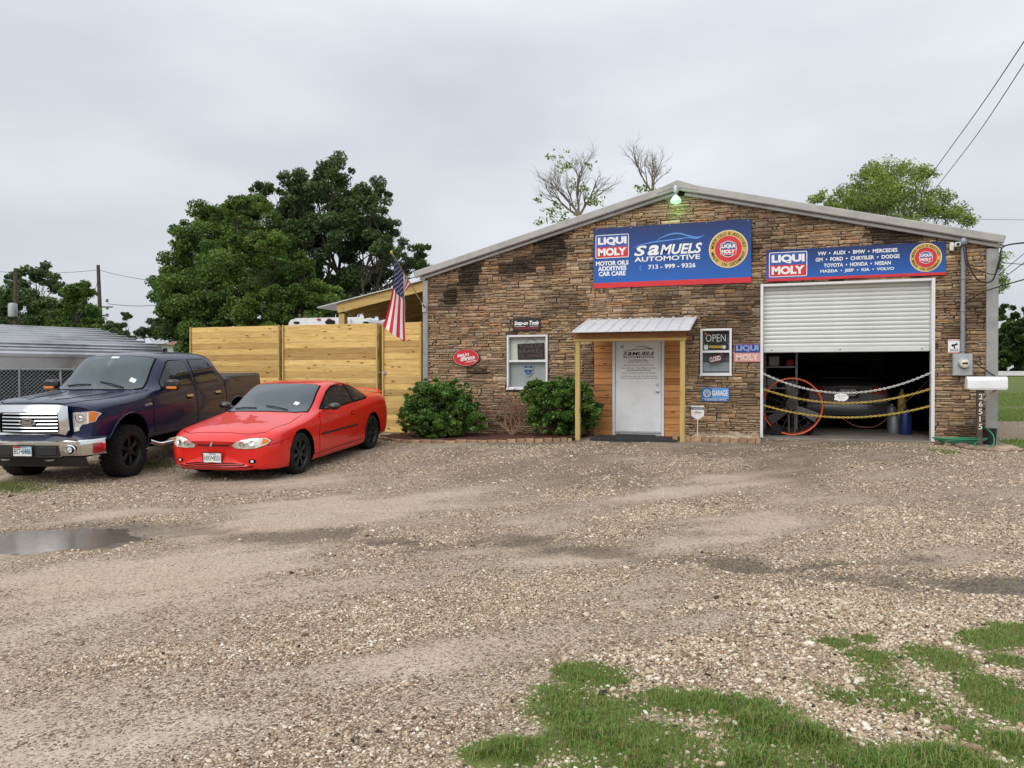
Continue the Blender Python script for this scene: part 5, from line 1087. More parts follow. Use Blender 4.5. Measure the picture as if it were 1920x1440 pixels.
# bare trees behind the ridge
def bare(name, label, px, pyb, d, segs, leaves, seed, r0=.10):
    r_ = np.random.default_rng(seed); p0 = dep(px, pyb, d); base = Vector((p0.x, p0.y, -.25)); o = thing(name, label, 'tree', tuple(base)); b = MB(); tips = []
    def grow(p, dirv, L, r, lev):
        n = 5; q = [p]; dv_ = dirv.copy()
        for i in range(n): dv_ = (dv_ + Vector((r_.normal(), r_.normal(), r_.normal() * .5 + .10)) * .13).normalized(); q.append(q[-1] + dv_ * (L / n))
        b.tube(q, np.linspace(r, r * .5, n + 1), 6 if lev < 2 else 4, False); tips.append((q[-1], lev)); tips.append((q[3], lev))
        if lev < 5:
            for k in range(3 if lev > 0 else 4):
                s = q[2 + (k % 3)] if k < 2 else q[-1]; ax = Vector((r_.normal(), r_.normal(), r_.normal())).normalized(); nd = (dv_ + ax * (.62 if lev else .55)).normalized(); nd.z = nd.z * .8 + .22; grow(s, nd.normalized(), L * r_.uniform(.55, .82), r * .52, lev + 1)
    b.tube([base, base.lerp(p0, .5), p0], [r0 * 1.7, r0 * 1.3, r0], 8)
    for (ax, ay, L) in segs: grow(p0.copy(), (rgt * ax + Vector((0, 0, ay)) + fwd * r_.uniform(-.2, .2)).normalized(), L, r0 * .8, 0)
    b.obj('trunk', M['twig'], o)
    if leaves:
        bl = [(tuple(dep(x, y, d)), rr / F_PX * d, rr / F_PX * d, rr / F_PX * d * .8) for x, y, rr in leaves[0]]
        V, Fq, C_ = leaf_cloud(bl, leaves[1], .12, *YG, seed, .1, .45, 9); link('crown', npmesh('crown', V, Fq, M['leaf'], C_), o)
    return o
bare('dying_tree', 'half bare tree with a few leaves behind the left roof slope', 1085, 405, 36, [(-.5, 1, 1.25), (.0, 1, 1.3), (-.8, .6, 1.1), (.55, .8, 1.0)], ([(1082, 350, 22), (1100, 372, 26), (1010, 375, 16), (1045, 385, 20), (1065, 300, 26), (1035, 290, 14), (1105, 310, 14), (1060, 405, 26), (1120, 380, 18), (1030, 410, 26)], 1100), 41, .085)
bare('dead_tree', 'leafless dead tree directly left of the gable peak', 1222, 362, 38, [(.35, 1, .95), (-.55, 1, 1.1), (.0, 1, .7)], ([(1205, 350, 14), (1225, 358, 12)], 220), 47, .075)
# shrubs in the bed
def shrub(label, cx, cy, rx, ry, h, n, seed, size=.052):
    z0 = gzf(cx, cy); r_ = np.random.default_rng(seed); o = thing('shrub', label, 'shrub', (cx, cy, z0)); bl = []
    for k in range(13):
        a = r_.uniform(0, 6.28); q = r_.uniform(.30, .62); zz = r_.uniform(.18, .80); bl.append(((cx + math.cos(a) * rx * q, cy + math.sin(a) * ry * q, z0 + h * zz), rx * r_.uniform(.34, .5) * (1.15 - .45 * zz), ry * r_.uniform(.34, .5), h * r_.uniform(.16, .26), 1.0))
    bl.append(((cx, cy, z0 + h * .5), rx * .82, ry * .82, h * .46, 7.0))
    b = MB()
    for k in range(9): a = k * .7; b.tube(limb_pts((cx + .05 * math.cos(a), cy + .05 * math.sin(a), z0), (cx + rx * .55 * math.cos(a), cy + ry * .55 * math.sin(a), z0 + h * .6), r_, .05), np.linspace(.02, .006, 8), 5)
    b.obj('stems', M['bark'], o)
    V, Fq, C_ = leaf_cloud(bl, n, size, S(44, 74, 30), S(116, 154, 66), seed, .70, .22, 44, .6); k = V[:, 2].reshape(-1, 4).min(1) > z0 - .02; V = V.reshape(-1, 4, 3)[k].reshape(-1, 3); C_ = C_.reshape(-1, 4, 3)[k].reshape(-1, 3)
    link('foliage', npmesh('foliage', V, np.arange(len(V)).reshape(-1, 4), M['shrub_leaf'], C_), o); return o
shrub('rounded evergreen shrub at the left corner of the shop', 0.78, -0.95, 1.02, 0.76, 1.30, 56000, 61)
shrub('rounded evergreen shrub left of the entrance door', 3.50, -0.66, 0.98, 0.58, 1.32, 50000, 62)
r_ = np.random.default_rng(5); p0 = Vector((2.35, -.55, gzf(2.35, -.55))); o = thing('bare_shrub', 'leafless brown twiggy shrub between the two evergreen shrubs', 'shrub', tuple(p0)); b = MB()
def tw(p, d, L, r, lev):
    q = [p]
    for i in range(4): d = (d + Vector((r_.normal(), r_.normal(), r_.normal() * .6 + .05)) * .16).normalized(); q.append(q[-1] + d * (L / 4))
    b.tube(q, np.linspace(r, r * .6, 5), 4, False)
    if lev < 4:
        for k in range(3 if lev else 2): nd = (d + Vector((r_.normal() * .8, r_.normal() * .5, r_.normal() * .3 + .25)) * .62).normalized(); tw(q[2 + k % 3], nd, L * r_.uniform(.6, .85), r * .6, lev + 1)
for k in range(8): a = k * .785; tw(p0, Vector((math.cos(a) * .75, math.sin(a) * .4, 1)).normalized(), .42, .017, 0)
M['red_twig'] = plain('red_twig', (.30, .185, .125), .9, var=.25); b.obj('twigs', M['red_twig'], o); V, Fq, C_ = leaf_cloud([((2.42, -.6, .75), .4, .25, .3)], 130, .05, S(120, 66, 30), S(160, 96, 48), 9); link('dry_leaves', npmesh('dry_leaves', V, Fq, M['leaf'], C_), o)
# planting bed
def bed(name, label, cat, pts, m, h, cell=.07, bump=.03, par=None):
    P_ = [Vector((x, y)) for x, y in pts]; xs = np.arange(min(p.x for p in P_), max(p.x for p in P_), cell); ys_ = np.arange(min(p.y for p in P_), max(p.y for p in P_), cell)
    def inside(x, y):
        c_ = False; j = len(P_) - 1
        for i in range(len(P_)):
            if (P_[i].y > y) != (P_[j].y > y) and x < (P_[j].x - P_[i].x) * (y - P_[i].y) / (P_[j].y - P_[i].y) + P_[i].x: c_ = not c_
            j = i
        return c_
    b = MB(); vid = {}
    def vv(i, j):
        if (i, j) not in vid: x, y = xs[i], ys_[j]; vid[i, j] = len(b.v); b.v.append((x, y, gzf(x, y) + h + bump * (random.random() - .5)))
        return vid[i, j]
    for i in range(len(xs) - 1):
        for j in range(len(ys_) - 1):
            if inside(xs[i] + cell / 2, ys_[j] + cell / 2): b.f.append([vv(i, j), vv(i + 1, j), vv(i + 1, j + 1), vv(i, j + 1)]); b.mi.append(0)
    o = b.obj(name, m); return tag(o, label, cat)
o = bed('mulch', None, None, [(-.35, -.05), (-.55, -1.3), (.3, -1.75), (1.8, -1.72), (3.9, -1.35), (4.05, -.05)], M['mulch'], .045); o['kind'] = 'stuff'; o['label'] = 'dark red brown mulch in the planting bed'
def rocky(n_, seed, rx, ry, rz):
    bm = bmesh.new(); bmesh.ops.create_icosphere(bm, subdivisions=2, radius=1); r_ = np.random.default_rng(seed)
    off = r_.uniform(-9, 9, 3)
    from mathutils import noise as mn
    for v in bm.verts: k = 1 + .32 * mn.noise(v.co * 1.2 + Vector(off)); v.co = Vector((v.co.x * rx * k, v.co.y * ry * k, v.co.z * rz * k))
    me = bpy.data.meshes.new(n_); bm.to_mesh(me); bm.free(); me.materials.append(M['rock']); me.polygons.foreach_set('use_smooth', [True] * len(me.polygons)); return me
edg = thing('bed_edging', 'brick and timber edging around the planting bed', 'edging', (1.8, -1.75, gzf(1.8, -1.75))); pth = crv([(-.6, -1.35, 0), (.3, -1.80, 0), (1.8, -1.78, 0), (3.0, -1.6, 0), (3.92, -1.38, 0)], 6); L = 0; last = pth[0]
for a, c_ in zip(pth[:-1], pth[1:]):
    d = c_ - a
    q = MB().bbox(-d.length / 2 + .006, d.length / 2 - .006, -.045, .045, -.06, .045, .008).obj('edging_brick', M['brick'], edg); m_ = (a + c_) / 2; q.matrix_parent_inverse = wmat(edg).inverted(); q.location = (m_.x, m_.y, gzf(m_.x, m_.y) + .012 + random.uniform(-.012, .012)); q.rotation_euler = (random.uniform(-.05, .05), 0, math.atan2(d.y, d.x) + random.uniform(-.05, .05))
# doormats
for nm, lb, x0, x1, y0, y1 in (('doormat', 'black rubber doormat filling the canopy floor', 4.28, 5.98, -1.35, -.42), ('doormat', 'small patterned black doormat at the door sill', 4.58, 5.40, -.40, -.10)):
    zz = max(gzf(x0, y0), gzf(x1, y1)) + .012; o = MB().bbox(x0, x1, y0, y1, zz - .05, zz + .012, .004).obj(nm, M['mat_black']); tag(o, lb, 'doormat')
    for k in range(22 if x1 - x0 > 1 else 14):
        x = x0 + .05 + (x1 - x0 - .1) * k / (21 if x1 - x0 > 1 else 13); MB().box(x - .012, x + .012, y0 + .04, y1 - .04, zz + .0121, zz + .020).obj('ridge', M['mat_black'], o)
# brick edged pebble bed right of the canopy
pbm = plain('pea_gravel', (.62, .60, .56), .85, var=.35, vs=60, bump=.8, bs=70)
o = bed('pebbles', None, None, [(6.20, -.10), (6.20, -.95), (7.40, -.98), (7.42, -.10)], pbm, .05, .05, .03); o['kind'] = 'stuff'; o['label'] = 'white pea gravel in the brick edged bed'
eb = thing('brick_border', 'tan brick border around the white pebble bed', 'edging', (6.8, -1.05, 0))
xx = 6.02
for k in range(9):
    L = (.20, .22, .15, .19, .18, .17, .16, .15, .1)[k]; q = MB().bbox(-L / 2 + .004, L / 2 - .004, -.05, .05, -.05, .06, .008).obj('brick', M['brick'], eb); q.matrix_parent_inverse = wmat(eb).inverted(); q.location = (xx + L / 2, -1.03 - .03 * (k < 3), gzf(xx, -1.03) + .03 + random.uniform(-.01, .01)); q.rotation_euler = (0, random.uniform(-.03, .03), random.uniform(-.06, .06)); xx += L
for k in range(4): q = MB().bbox(-.05, .05, -.095, .095, -.05, .06, .008).obj('brick', M['brick'], eb); q.matrix_parent_inverse = wmat(eb).inverted(); q.location = (7.45, -.92 + k * .2, gzf(7.45, -.9 + k * .2) + .035 + random.uniform(-.01, .01)); q.rotation_euler = (0, 0, random.uniform(-.06, .06))
for k in range(3): q = MB().bbox(-.05, .05, -.1, .1, -.05, .06, .008).obj('brick', M['brick'], eb); q.matrix_parent_inverse = wmat(eb).inverted(); q.location = (5.95 - .02 * k, -1.10 + k * .22, gzf(5.95, -1) + .03); q.rotation_euler = (0, 0, random.uniform(-.2, .2))
rk = thing('rock_border', 'row of tan field rocks along the wall foot behind the pebbles', 'rocks', (6.8, -.1, 0))
for k in range(12):
    x = 6.16 + k * .112; s = random.uniform(.05, .085); q = link('rock', rocky('rock', k, s * 1.25, s, s * .85), rk); q.location = (x, -.13 - random.uniform(0, .06), gzf(x, -.1) + .07)
rk2 = thing('rock_border', 'flat red brown rocks around the mailbox post', 'rocks', (11.2, -1.0, gzf(11.2, -1)))
for k, (x, y, s) in enumerate([(10.72, -.28, .10), (10.85, -.42, .12), (11.0, -.62, .10), (11.16, -1.25, .12), (11.33, -1.32, .12), (11.5, -1.2, .13), (11.62, -1.0, .11), (11.05, -1.05, .09), (10.95, -.85, .10), (11.42, -1.42, .08), (11.7, -1.25, .09), (10.78, -.55, .07)]):
    q = link('rock', rocky('rock', 40 + k, s * 1.3, s, s * .5), rk2); q.location = (x, y, gzf(x, y) + .02); q.rotation_euler = (0, 0, k)
# coiled hose
hp_ = []
for i in range(90): a = i * .42; rr = .16 + .0016 * i; hp_.append((10.98 + rr * 1.5 * math.cos(a) , -.48 + rr * .65 * math.sin(a), gzf(11, -.5) + .035 + .0011 * i + .008 * math.sin(i)))
hp_ += [(11.15, -.75, .03), (11.30, -1.08, .02), (11.42, -.95, .06), (11.46, -.72, .20), (11.40, -.4, .32)]
b = MB(); b.tube(crv(hp_, 3), .012, 6); tag(b.obj('garden_hose', M['hose_green'], smooth=True), 'coiled green garden hose on the ground by the mailbox', 'hose')
b = MB(); b.lathe([(.001, 0), (.10, .0), (.115, .28), (.122, .30), (.11, .30), (.09, .02), (.001, .02)], 20, Matrix.Translation((11.52, -.22, gzf(11.5, -.2)))); tag(b.obj('bucket', M['black_plastic'], smooth=30), 'black bucket at the foot of the right corner trim', 'bucket')
# ================================================================== INSIDE THE GARAGE
fan = thing('drum_fan', 'large drum fan with orange rim just inside the roller door', 'fan', (8.12, .75, .012)); fc = Vector((8.12, .70, .615)); R_ = .585
def fM(y=0): return Matrix.Translation((fc.x, fc.y + y, fc.z))
def ringm(r0, y, tr, m, nm):
    b = MB(); b.tube([(fc.x + r0 * math.cos(a), fc.y + y, fc.z + r0 * math.sin(a)) for a in np.linspace(0, 6.2832, 49)], tr, 8, False); return b.obj(nm, m, fan, smooth=True)
ringm(R_, -.12, .016, M['orange'], 'rim'); ringm(R_, .22, .016, M['orange'], 'rim')
MB().lathe([(R_ - .006, -.12), (R_ - .006, .22), (R_ - .016, .22), (R_ - .016, -.12), (R_ - .006, -.12)], 48, fM(), 'y').obj('drum', M['orange'], fan, smooth=30)
b = MB()
for k in range(16): a = k * 6.2832 / 16; b.tube([(fc.x + .07 * math.cos(a), fc.y - .14, fc.z + .07 * math.sin(a)), (fc.x + (R_ - .01) * math.cos(a), fc.y - .12, fc.z + (R_ - .01) * math.sin(a))], .004, 4, False)
for rr in (.2, .33, .46): b.tube([(fc.x + rr * math.cos(a), fc.y - .13, fc.z + rr * math.sin(a)) for a in np.linspace(0, 6.2832, 33)], .003, 4, False)
b.obj('guard', M['fan_grey'], fan)
MB().lathe([(.001, -.10), (.075, -.10), (.085, -.06), (.085, .05), (.001, .05)], 20, fM(), 'y').obj('hub', M['black_plastic'], fan, smooth=30)
for k, a0 in enumerate((215, 335, 95)):
    b = MB(); a = rad(a0); ca, sa = math.cos(a), math.sin(a)
    for rr in np.linspace(.07, .54, 8):
        hw = .05 + .05 * (rr / .54); tw_ = .7 - .5 * rr / .54
        for s_ in (-1, 1): b.v.append((fc.x + rr * ca - s_ * hw * sa, fc.y + s_ * hw * tw_ * .6, fc.z + rr * sa + s_ * hw * ca))
    b.f = [[2 * i, 2 * i + 1, 2 * i + 3, 2 * i + 2] for i in range(7)]; b.mi = [0] * 7; b.obj('blade', M['fan_grey'], fan, fix=False)
for x in (-.06, .06): MB().bbox(fc.x + x - .02, fc.x + x + .02, fc.y + .12, fc.y + .16, .05, fc.z + R_ - .02, .003).obj('motor_bar', M['fan_grey'], fan)
MB().bbox(fc.x - .12, fc.x + .12, fc.y + .05, fc.y + .115, fc.z - .12, fc.z + .12, .02).obj('motor', M['fan_grey'], fan)
for x in (-.32, .32):
    MB().lathe([(.001, -.025), (.06, -.025), (.105, -.022), (.115, 0), (.105, .022), (.06, .025), (.001, .025)], 22, Matrix.Translation((fc.x + x, fc.y - .16 if x < 0 else fc.y + .24, .128)), 'y').obj('wheel', M['rubber'], fan, smooth=40)
b = MB(); b.tube([(fc.x - .32, fc.y - .18, .128), (fc.x - .32, fc.y + .2, .128)], .02, 8); b.tube([(fc.x - .32, fc.y + .05, .128), (fc.x - .3, fc.y + .05, .32)], .015, 6); b.tube([(fc.x + .32, fc.y + .24, .128), (fc.x + .32, fc.y + .1, .3)], .015, 6); b.obj('axle', M['fan_grey'], fan)
def chain(label, m, pa, pb2, pm):
    A_ = fac(*pa, .02); B_ = fac(*pb2, .02); C0 = fac(*pm, .02); sag = (A_.z + B_.z) / 2 - C0.z; b = MB(); n = 74
    pt = [A_.lerp(B_, i / n) - Vector((0, 0, 4 * sag * (i / n) * (1 - i / n))) for i in range(n + 1)]
    for i in range(n):
        a, c_ = pt[i], pt[i + 1]; d = (c_ - a); L_ = d.length; d.normalize(); u = Vector((0, 1, 0)) if i % 2 else d.cross(Vector((0, 1, 0))); mid = (a + c_) / 2
        lp = [mid + d * (L_ * .70 * math.cos(k * .7854)) + u * (.017 * math.sin(k * .7854)) for k in range(9)]; b.tube(lp, .0062, 4, False)
    for e in (A_, B_): b.lathe([(.012, 0), (.012, .03)], 8, Matrix.Translation(e + Vector((0, -.01, 0))), 'y', True)
    return tag(b.obj('barrier_chain', m), label, 'chain')
chain('white plastic chain hung highest across the garage opening', M['chain_white'], (1432, 701), (1745, 699), (1590, 737)); chain('middle yellow chain across the garage opening', M['chain_yellow'], (1432, 730), (1745, 729), (1590, 756)); chain('lowest yellow chain across the garage opening', M['chain_yellow'], (1432, 760), (1745, 761), (1590, 783))
pc_ = fac(1577, 745, .0); b = MB(); b.prism([(pc_.x + (.125 + .012 * math.cos(7 * a)) * math.cos(a) * 1.0, pc_.z + (.075 + .008 * math.sin(9 * a)) * (1 if math.sin(a) > 0 else -1) * abs(math.sin(a)) ** .6) for a in np.linspace(0, 6.2832, 41)[:-1]], -.012, .0, lambda u, v, q: (u, q, v)); o = tag(b.obj('hanging_sign', M['print_white']), 'small scalloped white sign hung on the white chain', 'sign')
for k, s_ in enumerate(('EMPLOYEES', 'ONLY')): txt('lettering', Fr((pc_.x, -.012, pc_.z)), s_, -.08 + k * .03, .08 - k * .03, .01 - k * .045, .04 - k * .045, .002, M['galv'], o, .01)
b = MB(); q = [fac(1742, 712, 2.2), fac(1700, 752, 2.2), fac(1650, 795, 2.0), fac(1625, 801, 1.8), fac(1600, 797, 1.9), fac(1578, 782, 2.2)]; b.tube(crv(q, 6), .012, 6); M['hose_red'] = plain('hose_red', (.20, .09, .07), .5); tag(b.obj('air_hose', M['hose_red']), 'sagging air hose behind the chains in the garage', 'hose')
rack = thing('storage_rack', 'dark metal rack with tools at the left inside the garage', 'shelf', (7.9, 3.0, .012))
for x in (7.55, 8.25):
    for y in (2.7, 3.2): MB().box(x - .02, x + .02, y - .02, y + .02, .012, 1.9).obj('upright', M['galv'], rack)
for z_ in (.4, .95, 1.45): MB().box(7.52, 8.28, 2.68, 3.22, z_, z_ + .03).obj('shelf', M['galv'], rack)
for k, (x, z_, s_, m) in enumerate([(7.7, .98, .22, 'white'), (8.05, .98, .18, 'dark'), (7.75, 1.48, .25, 'galv'), (8.1, 1.48, .16, 'print_red'), (7.8, .43, .3, 'dark')]): tag(MB().bbox(x - s_ / 2, x + s_ / 2, 2.72, 2.72 + s_, z_ + .0, z_ + s_, .02).obj('supply_box', M[m]), ['white box on the middle rack shelf in the garage', 'dark box on the middle rack shelf in the garage', 'grey box on the top rack shelf in the garage', 'red box on the top rack shelf in the garage', 'dark box on the bottom rack shelf in the garage'][k], 'box')
jugs = [(10.22, 2.0, .11, .42, 'conduit', 'short grey canister at the right inside the garage'), (10.40, 1.7, .12, .55, 'print_navy', 'tall dark blue drum at the right garage jamb'), (10.25, 2.6, .10, .62, 'conduit', 'taller grey canister behind the short one in the garage'), (10.45, 2.6, .09, .95, 'chain_yellow', 'yellow tall canister at the right inside the garage')]
for x, y, r0, h_, m, lb in jugs: tag(MB().lathe([(.001, 0), (r0 * .92, 0), (r0, .03), (r0, h_ * .75), (r0 * .8, h_ * .88), (r0 * .35, h_ * .93), (r0 * .35, h_), (.001, h_)], 18, Matrix.Translation((x, y, .013))).obj('canister', M[m], smooth=30), lb, 'canister')
# ================================================================== VEHICLES
M['rim_black'] = plain('rim_black', (0.010, 0.010, 0.011), 0.42, 0, 0.15, 0.1, 6)
def pchip(xs, ys, x):
    xs = np.asarray(xs, float); ys = np.asarray(ys, float); h = np.diff(xs); d = np.diff(ys) / h; m = np.zeros(len(xs)); m[0], m[-1] = d[0], d[-1]
    for i in range(1, len(xs) - 1):
        if d[i - 1] * d[i] > 0: w1_, w2_ = 2 * h[i] + h[i - 1], h[i] + 2 * h[i - 1]; m[i] = (w1_ + w2_) / (w1_ / d[i - 1] + w2_ / d[i])
    i = np.clip(np.searchsorted(xs, x) - 1, 0, len(h) - 1); t_ = (x - xs[i]) / h[i]
    return (2 * t_**3 - 3 * t_**2 + 1) * ys[i] + (t_**3 - 2 * t_**2 + t_) * h[i] * m[i] + (-2 * t_**3 + 3 * t_**2) * ys[i + 1] + (t_**3 - t_**2) * h[i] * m[i + 1]
class Car:
    """x runs from the nose (0) to the tail, z up, the driver's side is -y"""
    def __init__(s, stations, warp, arches, paint, root, under=None):
        xs = [q[0] for q in stations]; K = len(stations[0][1]); X = np.unique(np.concatenate([np.linspace(xs[0], xs[-1], 84), xs]))
        Y = np.array([pchip(xs, [q[1][k][0] for q in stations], X) for k in range(K)]).T; Z = np.array([pchip(xs, [q[1][k][1] for q in stations], X) for k in range(K)]).T
        verts = []; m = None
        for i, x in enumerate(X):
            c_ = crv([(Y[i, k], Z[i, k], 0) for k in range(K)], 4); half = [(max(p.x, 0), p.y) for p in c_]; half[0] = (0, half[0][1]); half[-1] = (0, half[-1][1])
            loop = [(-y, z_) for y, z_ in half] + [(y, z_) for y, z_ in half[-2:0:-1]]; m = len(loop)
            for y, z_ in loop: verts.append((x + warp(x, y, z_), y, z_))
        f = [(i * m + j, i * m + (j + 1) % m, (i + 1) * m + (j + 1) % m, (i + 1) * m + j) for i in range(len(X) - 1) for j in range(m)]
        n = len(verts)
        for e, sgn in ((0, 1), (len(X) - 1, -1)):
            cx = np.mean([verts[e * m + j] for j in range(m)], 0); verts.append(tuple(cx)); k = len(verts) - 1
            f += [((e * m + (j + 1) % m, e * m + j, k) if sgn > 0 else (e * m + j, e * m + (j + 1) % m, k)) for j in range(m)]
        b = MB(); b.v = verts; b.f = [list(q) for q in f]; b.mi = [0] * len(f); me = b.mesh('shell', [paint, M['gap']])
        o = bpy.data.objects.new('shell', me); COL.objects.link(o); cut = []
        for ax, az, ar, yin in arches:
            for sg in (-1, 1):
                cb = MB(); cb.lathe([(ar, 0), (ar, 1.2)], 40, Matrix.Translation((ax, yin if sg > 0 else -yin - 1.2, az)), 'y', True); cb.box(ax - ar, ax + ar, min(sg * yin, sg * (yin + 1.2)), max(sg * yin, sg * (yin + 1.2)), az - 2, az) if False else None
                co = bpy.data.objects.new('cut', cb.mesh('cut', M['gap'])); COL.objects.link(co); cut.append(co); md = o.modifiers.new('b', 'BOOLEAN'); md.object = co; md.operation = 'DIFFERENCE'; md.solver = 'EXACT'
        bpy.context.view_layer.update(); me2 = bpy.data.meshes.new_from_object(o.evaluated_get(bpy.context.evaluated_depsgraph_get()))
        for q in cut + [o]: bpy.data.objects.remove(q)
        me2.name = 'body'
        if len(me2.materials) < 2: me2.materials.clear(); me2.materials.append(paint); me2.materials.append(M['gap'])
        for p in me2.polygons:
            cc = p.center; p.material_index = 0
            for ax, az, ar, yin in arches:
                rr = math.hypot(cc.x - ax, cc.z - az)
                if abs(cc.y) > yin - .01 and rr < ar + .004: p.material_index = 1
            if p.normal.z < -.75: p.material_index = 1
            p.use_smooth = True
        try: me2.set_sharp_from_angle(angle=rad(38))
        except Exception: pass
        s.body = link('body', me2, root, True); s.root = root; s.paint = paint
        bm = bmesh.new(); bm.from_mesh(me2); s.bvh = BVHTree.FromBMesh(bm); bm.free()
    def cast(s, u, v, view):
        o_, d = {'front': ((-4, u, v), (1, 0, 0)), 'rear': ((12, u, v), (-1, 0, 0)), 'left': ((u, -4, v), (0, 1, 0)), 'right': ((u, 4, v), (0, -1, 0)), 'top': ((u, v, 6), (0, 0, -1))}[view]
        h = s.bvh.ray_cast(Vector(o_), Vector(d)); 
        if h[0] is None:
            q = Vector(o_) + Vector(d) * (4.6 if view in ('front', 'left', 'right', 'top') else 7); h = s.bvh.find_nearest(q)
        n = h[1]
        if n.dot(Vector(d)) > 0: n = -n
        return h[0], n
    def patch(s, name, poly, view, off, m, parent=None, sp=.07, skirt=.008, smooth=True):
        bm = bmesh.new(); fv = [bm.verts.new((u, v, 0)) for u, v in poly]; bm.faces.new(fv); bmesh.ops.triangulate(bm, faces=bm.faces[:])
        us = [p[0] for p in poly]; vs_ = [p[1] for p in poly]
        for lo, hi, ax in ((min(us), max(us), (1, 0, 0)), (min(vs_), max(vs_), (0, 1, 0))):
            k = int((hi - lo) / sp)
            for i in range(1, k + 1):
                q = lo + (hi - lo) * i / (k + 1); bmesh.ops.bisect_plane(bm, geom=bm.verts[:] + bm.edges[:] + bm.faces[:], plane_co=Vector(ax) * q, plane_no=ax)
        bm.verts.index_update(); v = []; low = []
        for q in bm.verts:
            p, n = s.cast(q.co.x, q.co.y, view); v.append(p + n * off); low.append(p + n * (off - skirt))
        f = [[x.index for x in fc_.verts] for fc_ in bm.faces]; be = [(e.verts[0].index, e.verts[1].index) for e in bm.edges if e.is_boundary]; bm.free()
        b = MB(); b.add(v, f); n0 = len(v); bi = sorted({i for e in be for i in e}); mp_ = {i: n0 + k for k, i in enumerate(bi)}; b.v += [tuple(low[i]) for i in bi]
        for a, c_ in be: b.f.append([a, c_, mp_[c_], mp_[a]]); b.mi.append(0)
        return b.obj(name, m, parent or s.root, True, smooth=35 if smooth else False)
    def both(s, name, poly, off, m, parent=None, **k):
        return [s.patch(name, poly, 'left', off, m, parent, **k), s.patch(name, poly, 'right', off, m, parent, **k)]
    def mirror(s, name, poly, view, off, m, **k):
        return [s.patch(name, poly, view, off, m, **k), s.patch(name, [(-u, v) for u, v in poly] if view in ('front', 'rear') else [(u, -v) for u, v in poly], view, off, m, **k)]
def grow(poly, g):
    c_ = np.mean(poly, 0); return [tuple(np.array(p) + (np.array(p) - c_) / max(1e-6, np.linalg.norm(np.array(p) - c_)) * g) for p in poly]
def wheel_meshes(R_, W_t, rr, spokes, off_road):
    b = MB(); w2_ = W_t / 2
    prof = [(rr - .012, -w2_ * .80), (rr + .01, -w2_ * .94), ((R_ + rr) / 2, -w2_ * 1.0), (R_ - .03, -w2_ * .93), (R_ - .008, -w2_ * .80), (R_, -w2_ * .5), (R_, w2_ * .5), (R_ - .008, w2_ * .80), (R_ - .03, w2_ * .93), ((R_ + rr) / 2, w2_), (rr + .01, w2_ * .94), (rr - .012, w2_ * .8)]
    b.lathe(prof, 44, None, 'y')
    n = 34 if off_road else 0
    for k in range(n):
        a = 6.2832 * k / n
        for row, (y0, y1, rad_) in enumerate(((-w2_ * .97, -w2_ * .55, R_ - .012), (-w2_ * .42, -w2_ * .02, R_ - .004), (w2_ * .02, w2_ * .42, R_ - .004), (w2_ * .55, w2_ * .97, R_ - .012))):
            Mx = Matrix.Rotation(-(a + (.09 if row % 2 else 0)), 4, 'Y'); b.box(rad_ - .01, rad_ + .016, y0, y1, -.024, .026, Mx)
        Mx = Matrix.Rotation(-(a + .02), 4, 'Y'); b.box(R_ - .075, R_ - .02, -w2_ * 1.04, -w2_ * .9, -.016, .018, Mx)
    tyre = b.mesh('tyre', M['rubber'], 35)
    b = MB(); b.lathe([(rr, -w2_ * .82), (rr + .004, -w2_ * .86), (rr - .012, -w2_ * .86), (rr - .03, -w2_ * .6), (rr - .04, -w2_ * .1), (rr - .04, w2_ * .5), (.001, w2_ * .5)], 40, None, 'y')
    for k in range(spokes):
        for dd in (-.10, .10):
            a = 6.2832 * k / spokes + dd; Mx = Matrix.Rotation(-a, 4, 'Y') @ Matrix.Rotation(rad(0), 4, 'Z'); b.bbox(.05, rr - .016, -w2_ * .70, -w2_ * .42, -.014, .014, .004, Mx)
    b.lathe([(.001, -w2_ * .78), (.035, -w2_ * .78), (.06, -w2_ * .72), (.075, -w2_ * .40), (.075, -w2_ * .2)], 24, None, 'y')
    for k in range(6): a = 6.2832 * k / 6; b.lathe([(.010, -w2_ * .74), (.010, -w2_ * .62)], 8, Matrix.Translation((.055 * math.cos(a), 0, .055 * math.sin(a))), 'y')
    return tyre, b.mesh('rim', M['rim_black'], 35)
def add_wheels(root, meshes, spots):
    for x, y, z_ in spots:
        o = link('wheel', meshes[0], root, True); o.location = (x, y, z_); o.rotation_euler = (0, random.uniform(0, 3), 0 if y < 0 else math.pi); link('rim', meshes[1], o, True)
def place(name, label, cat, fl_world, fl_local, wb, ang):
    """stand the car so that its front driver-side wheel touches the measured spot; pitch follows the ground"""
    ca, sa = math.cos(ang), math.sin(ang); rx, ry = fl_local; ox = fl_world[0] - (rx * ca - ry * sa); oy = fl_world[1] - (rx * sa + ry * ca)
    ax, ay = ox + ca * rx, oy + sa * rx; bx2, by2 = ox + ca * (rx + wb), oy + sa * (rx + wb); z0, z1 = float(gfine(ax, ay)), float(gfine(bx2, by2)); pit = math.asin((z1 - z0) / wb)
    return thing(name, label, cat, (ox, oy, z0 - math.sin(pit) * rx - .012), None, (0, -pit, ang))
FRONT = lambda O: Fr(O, (0, -1, 0), (0, 0, 1))
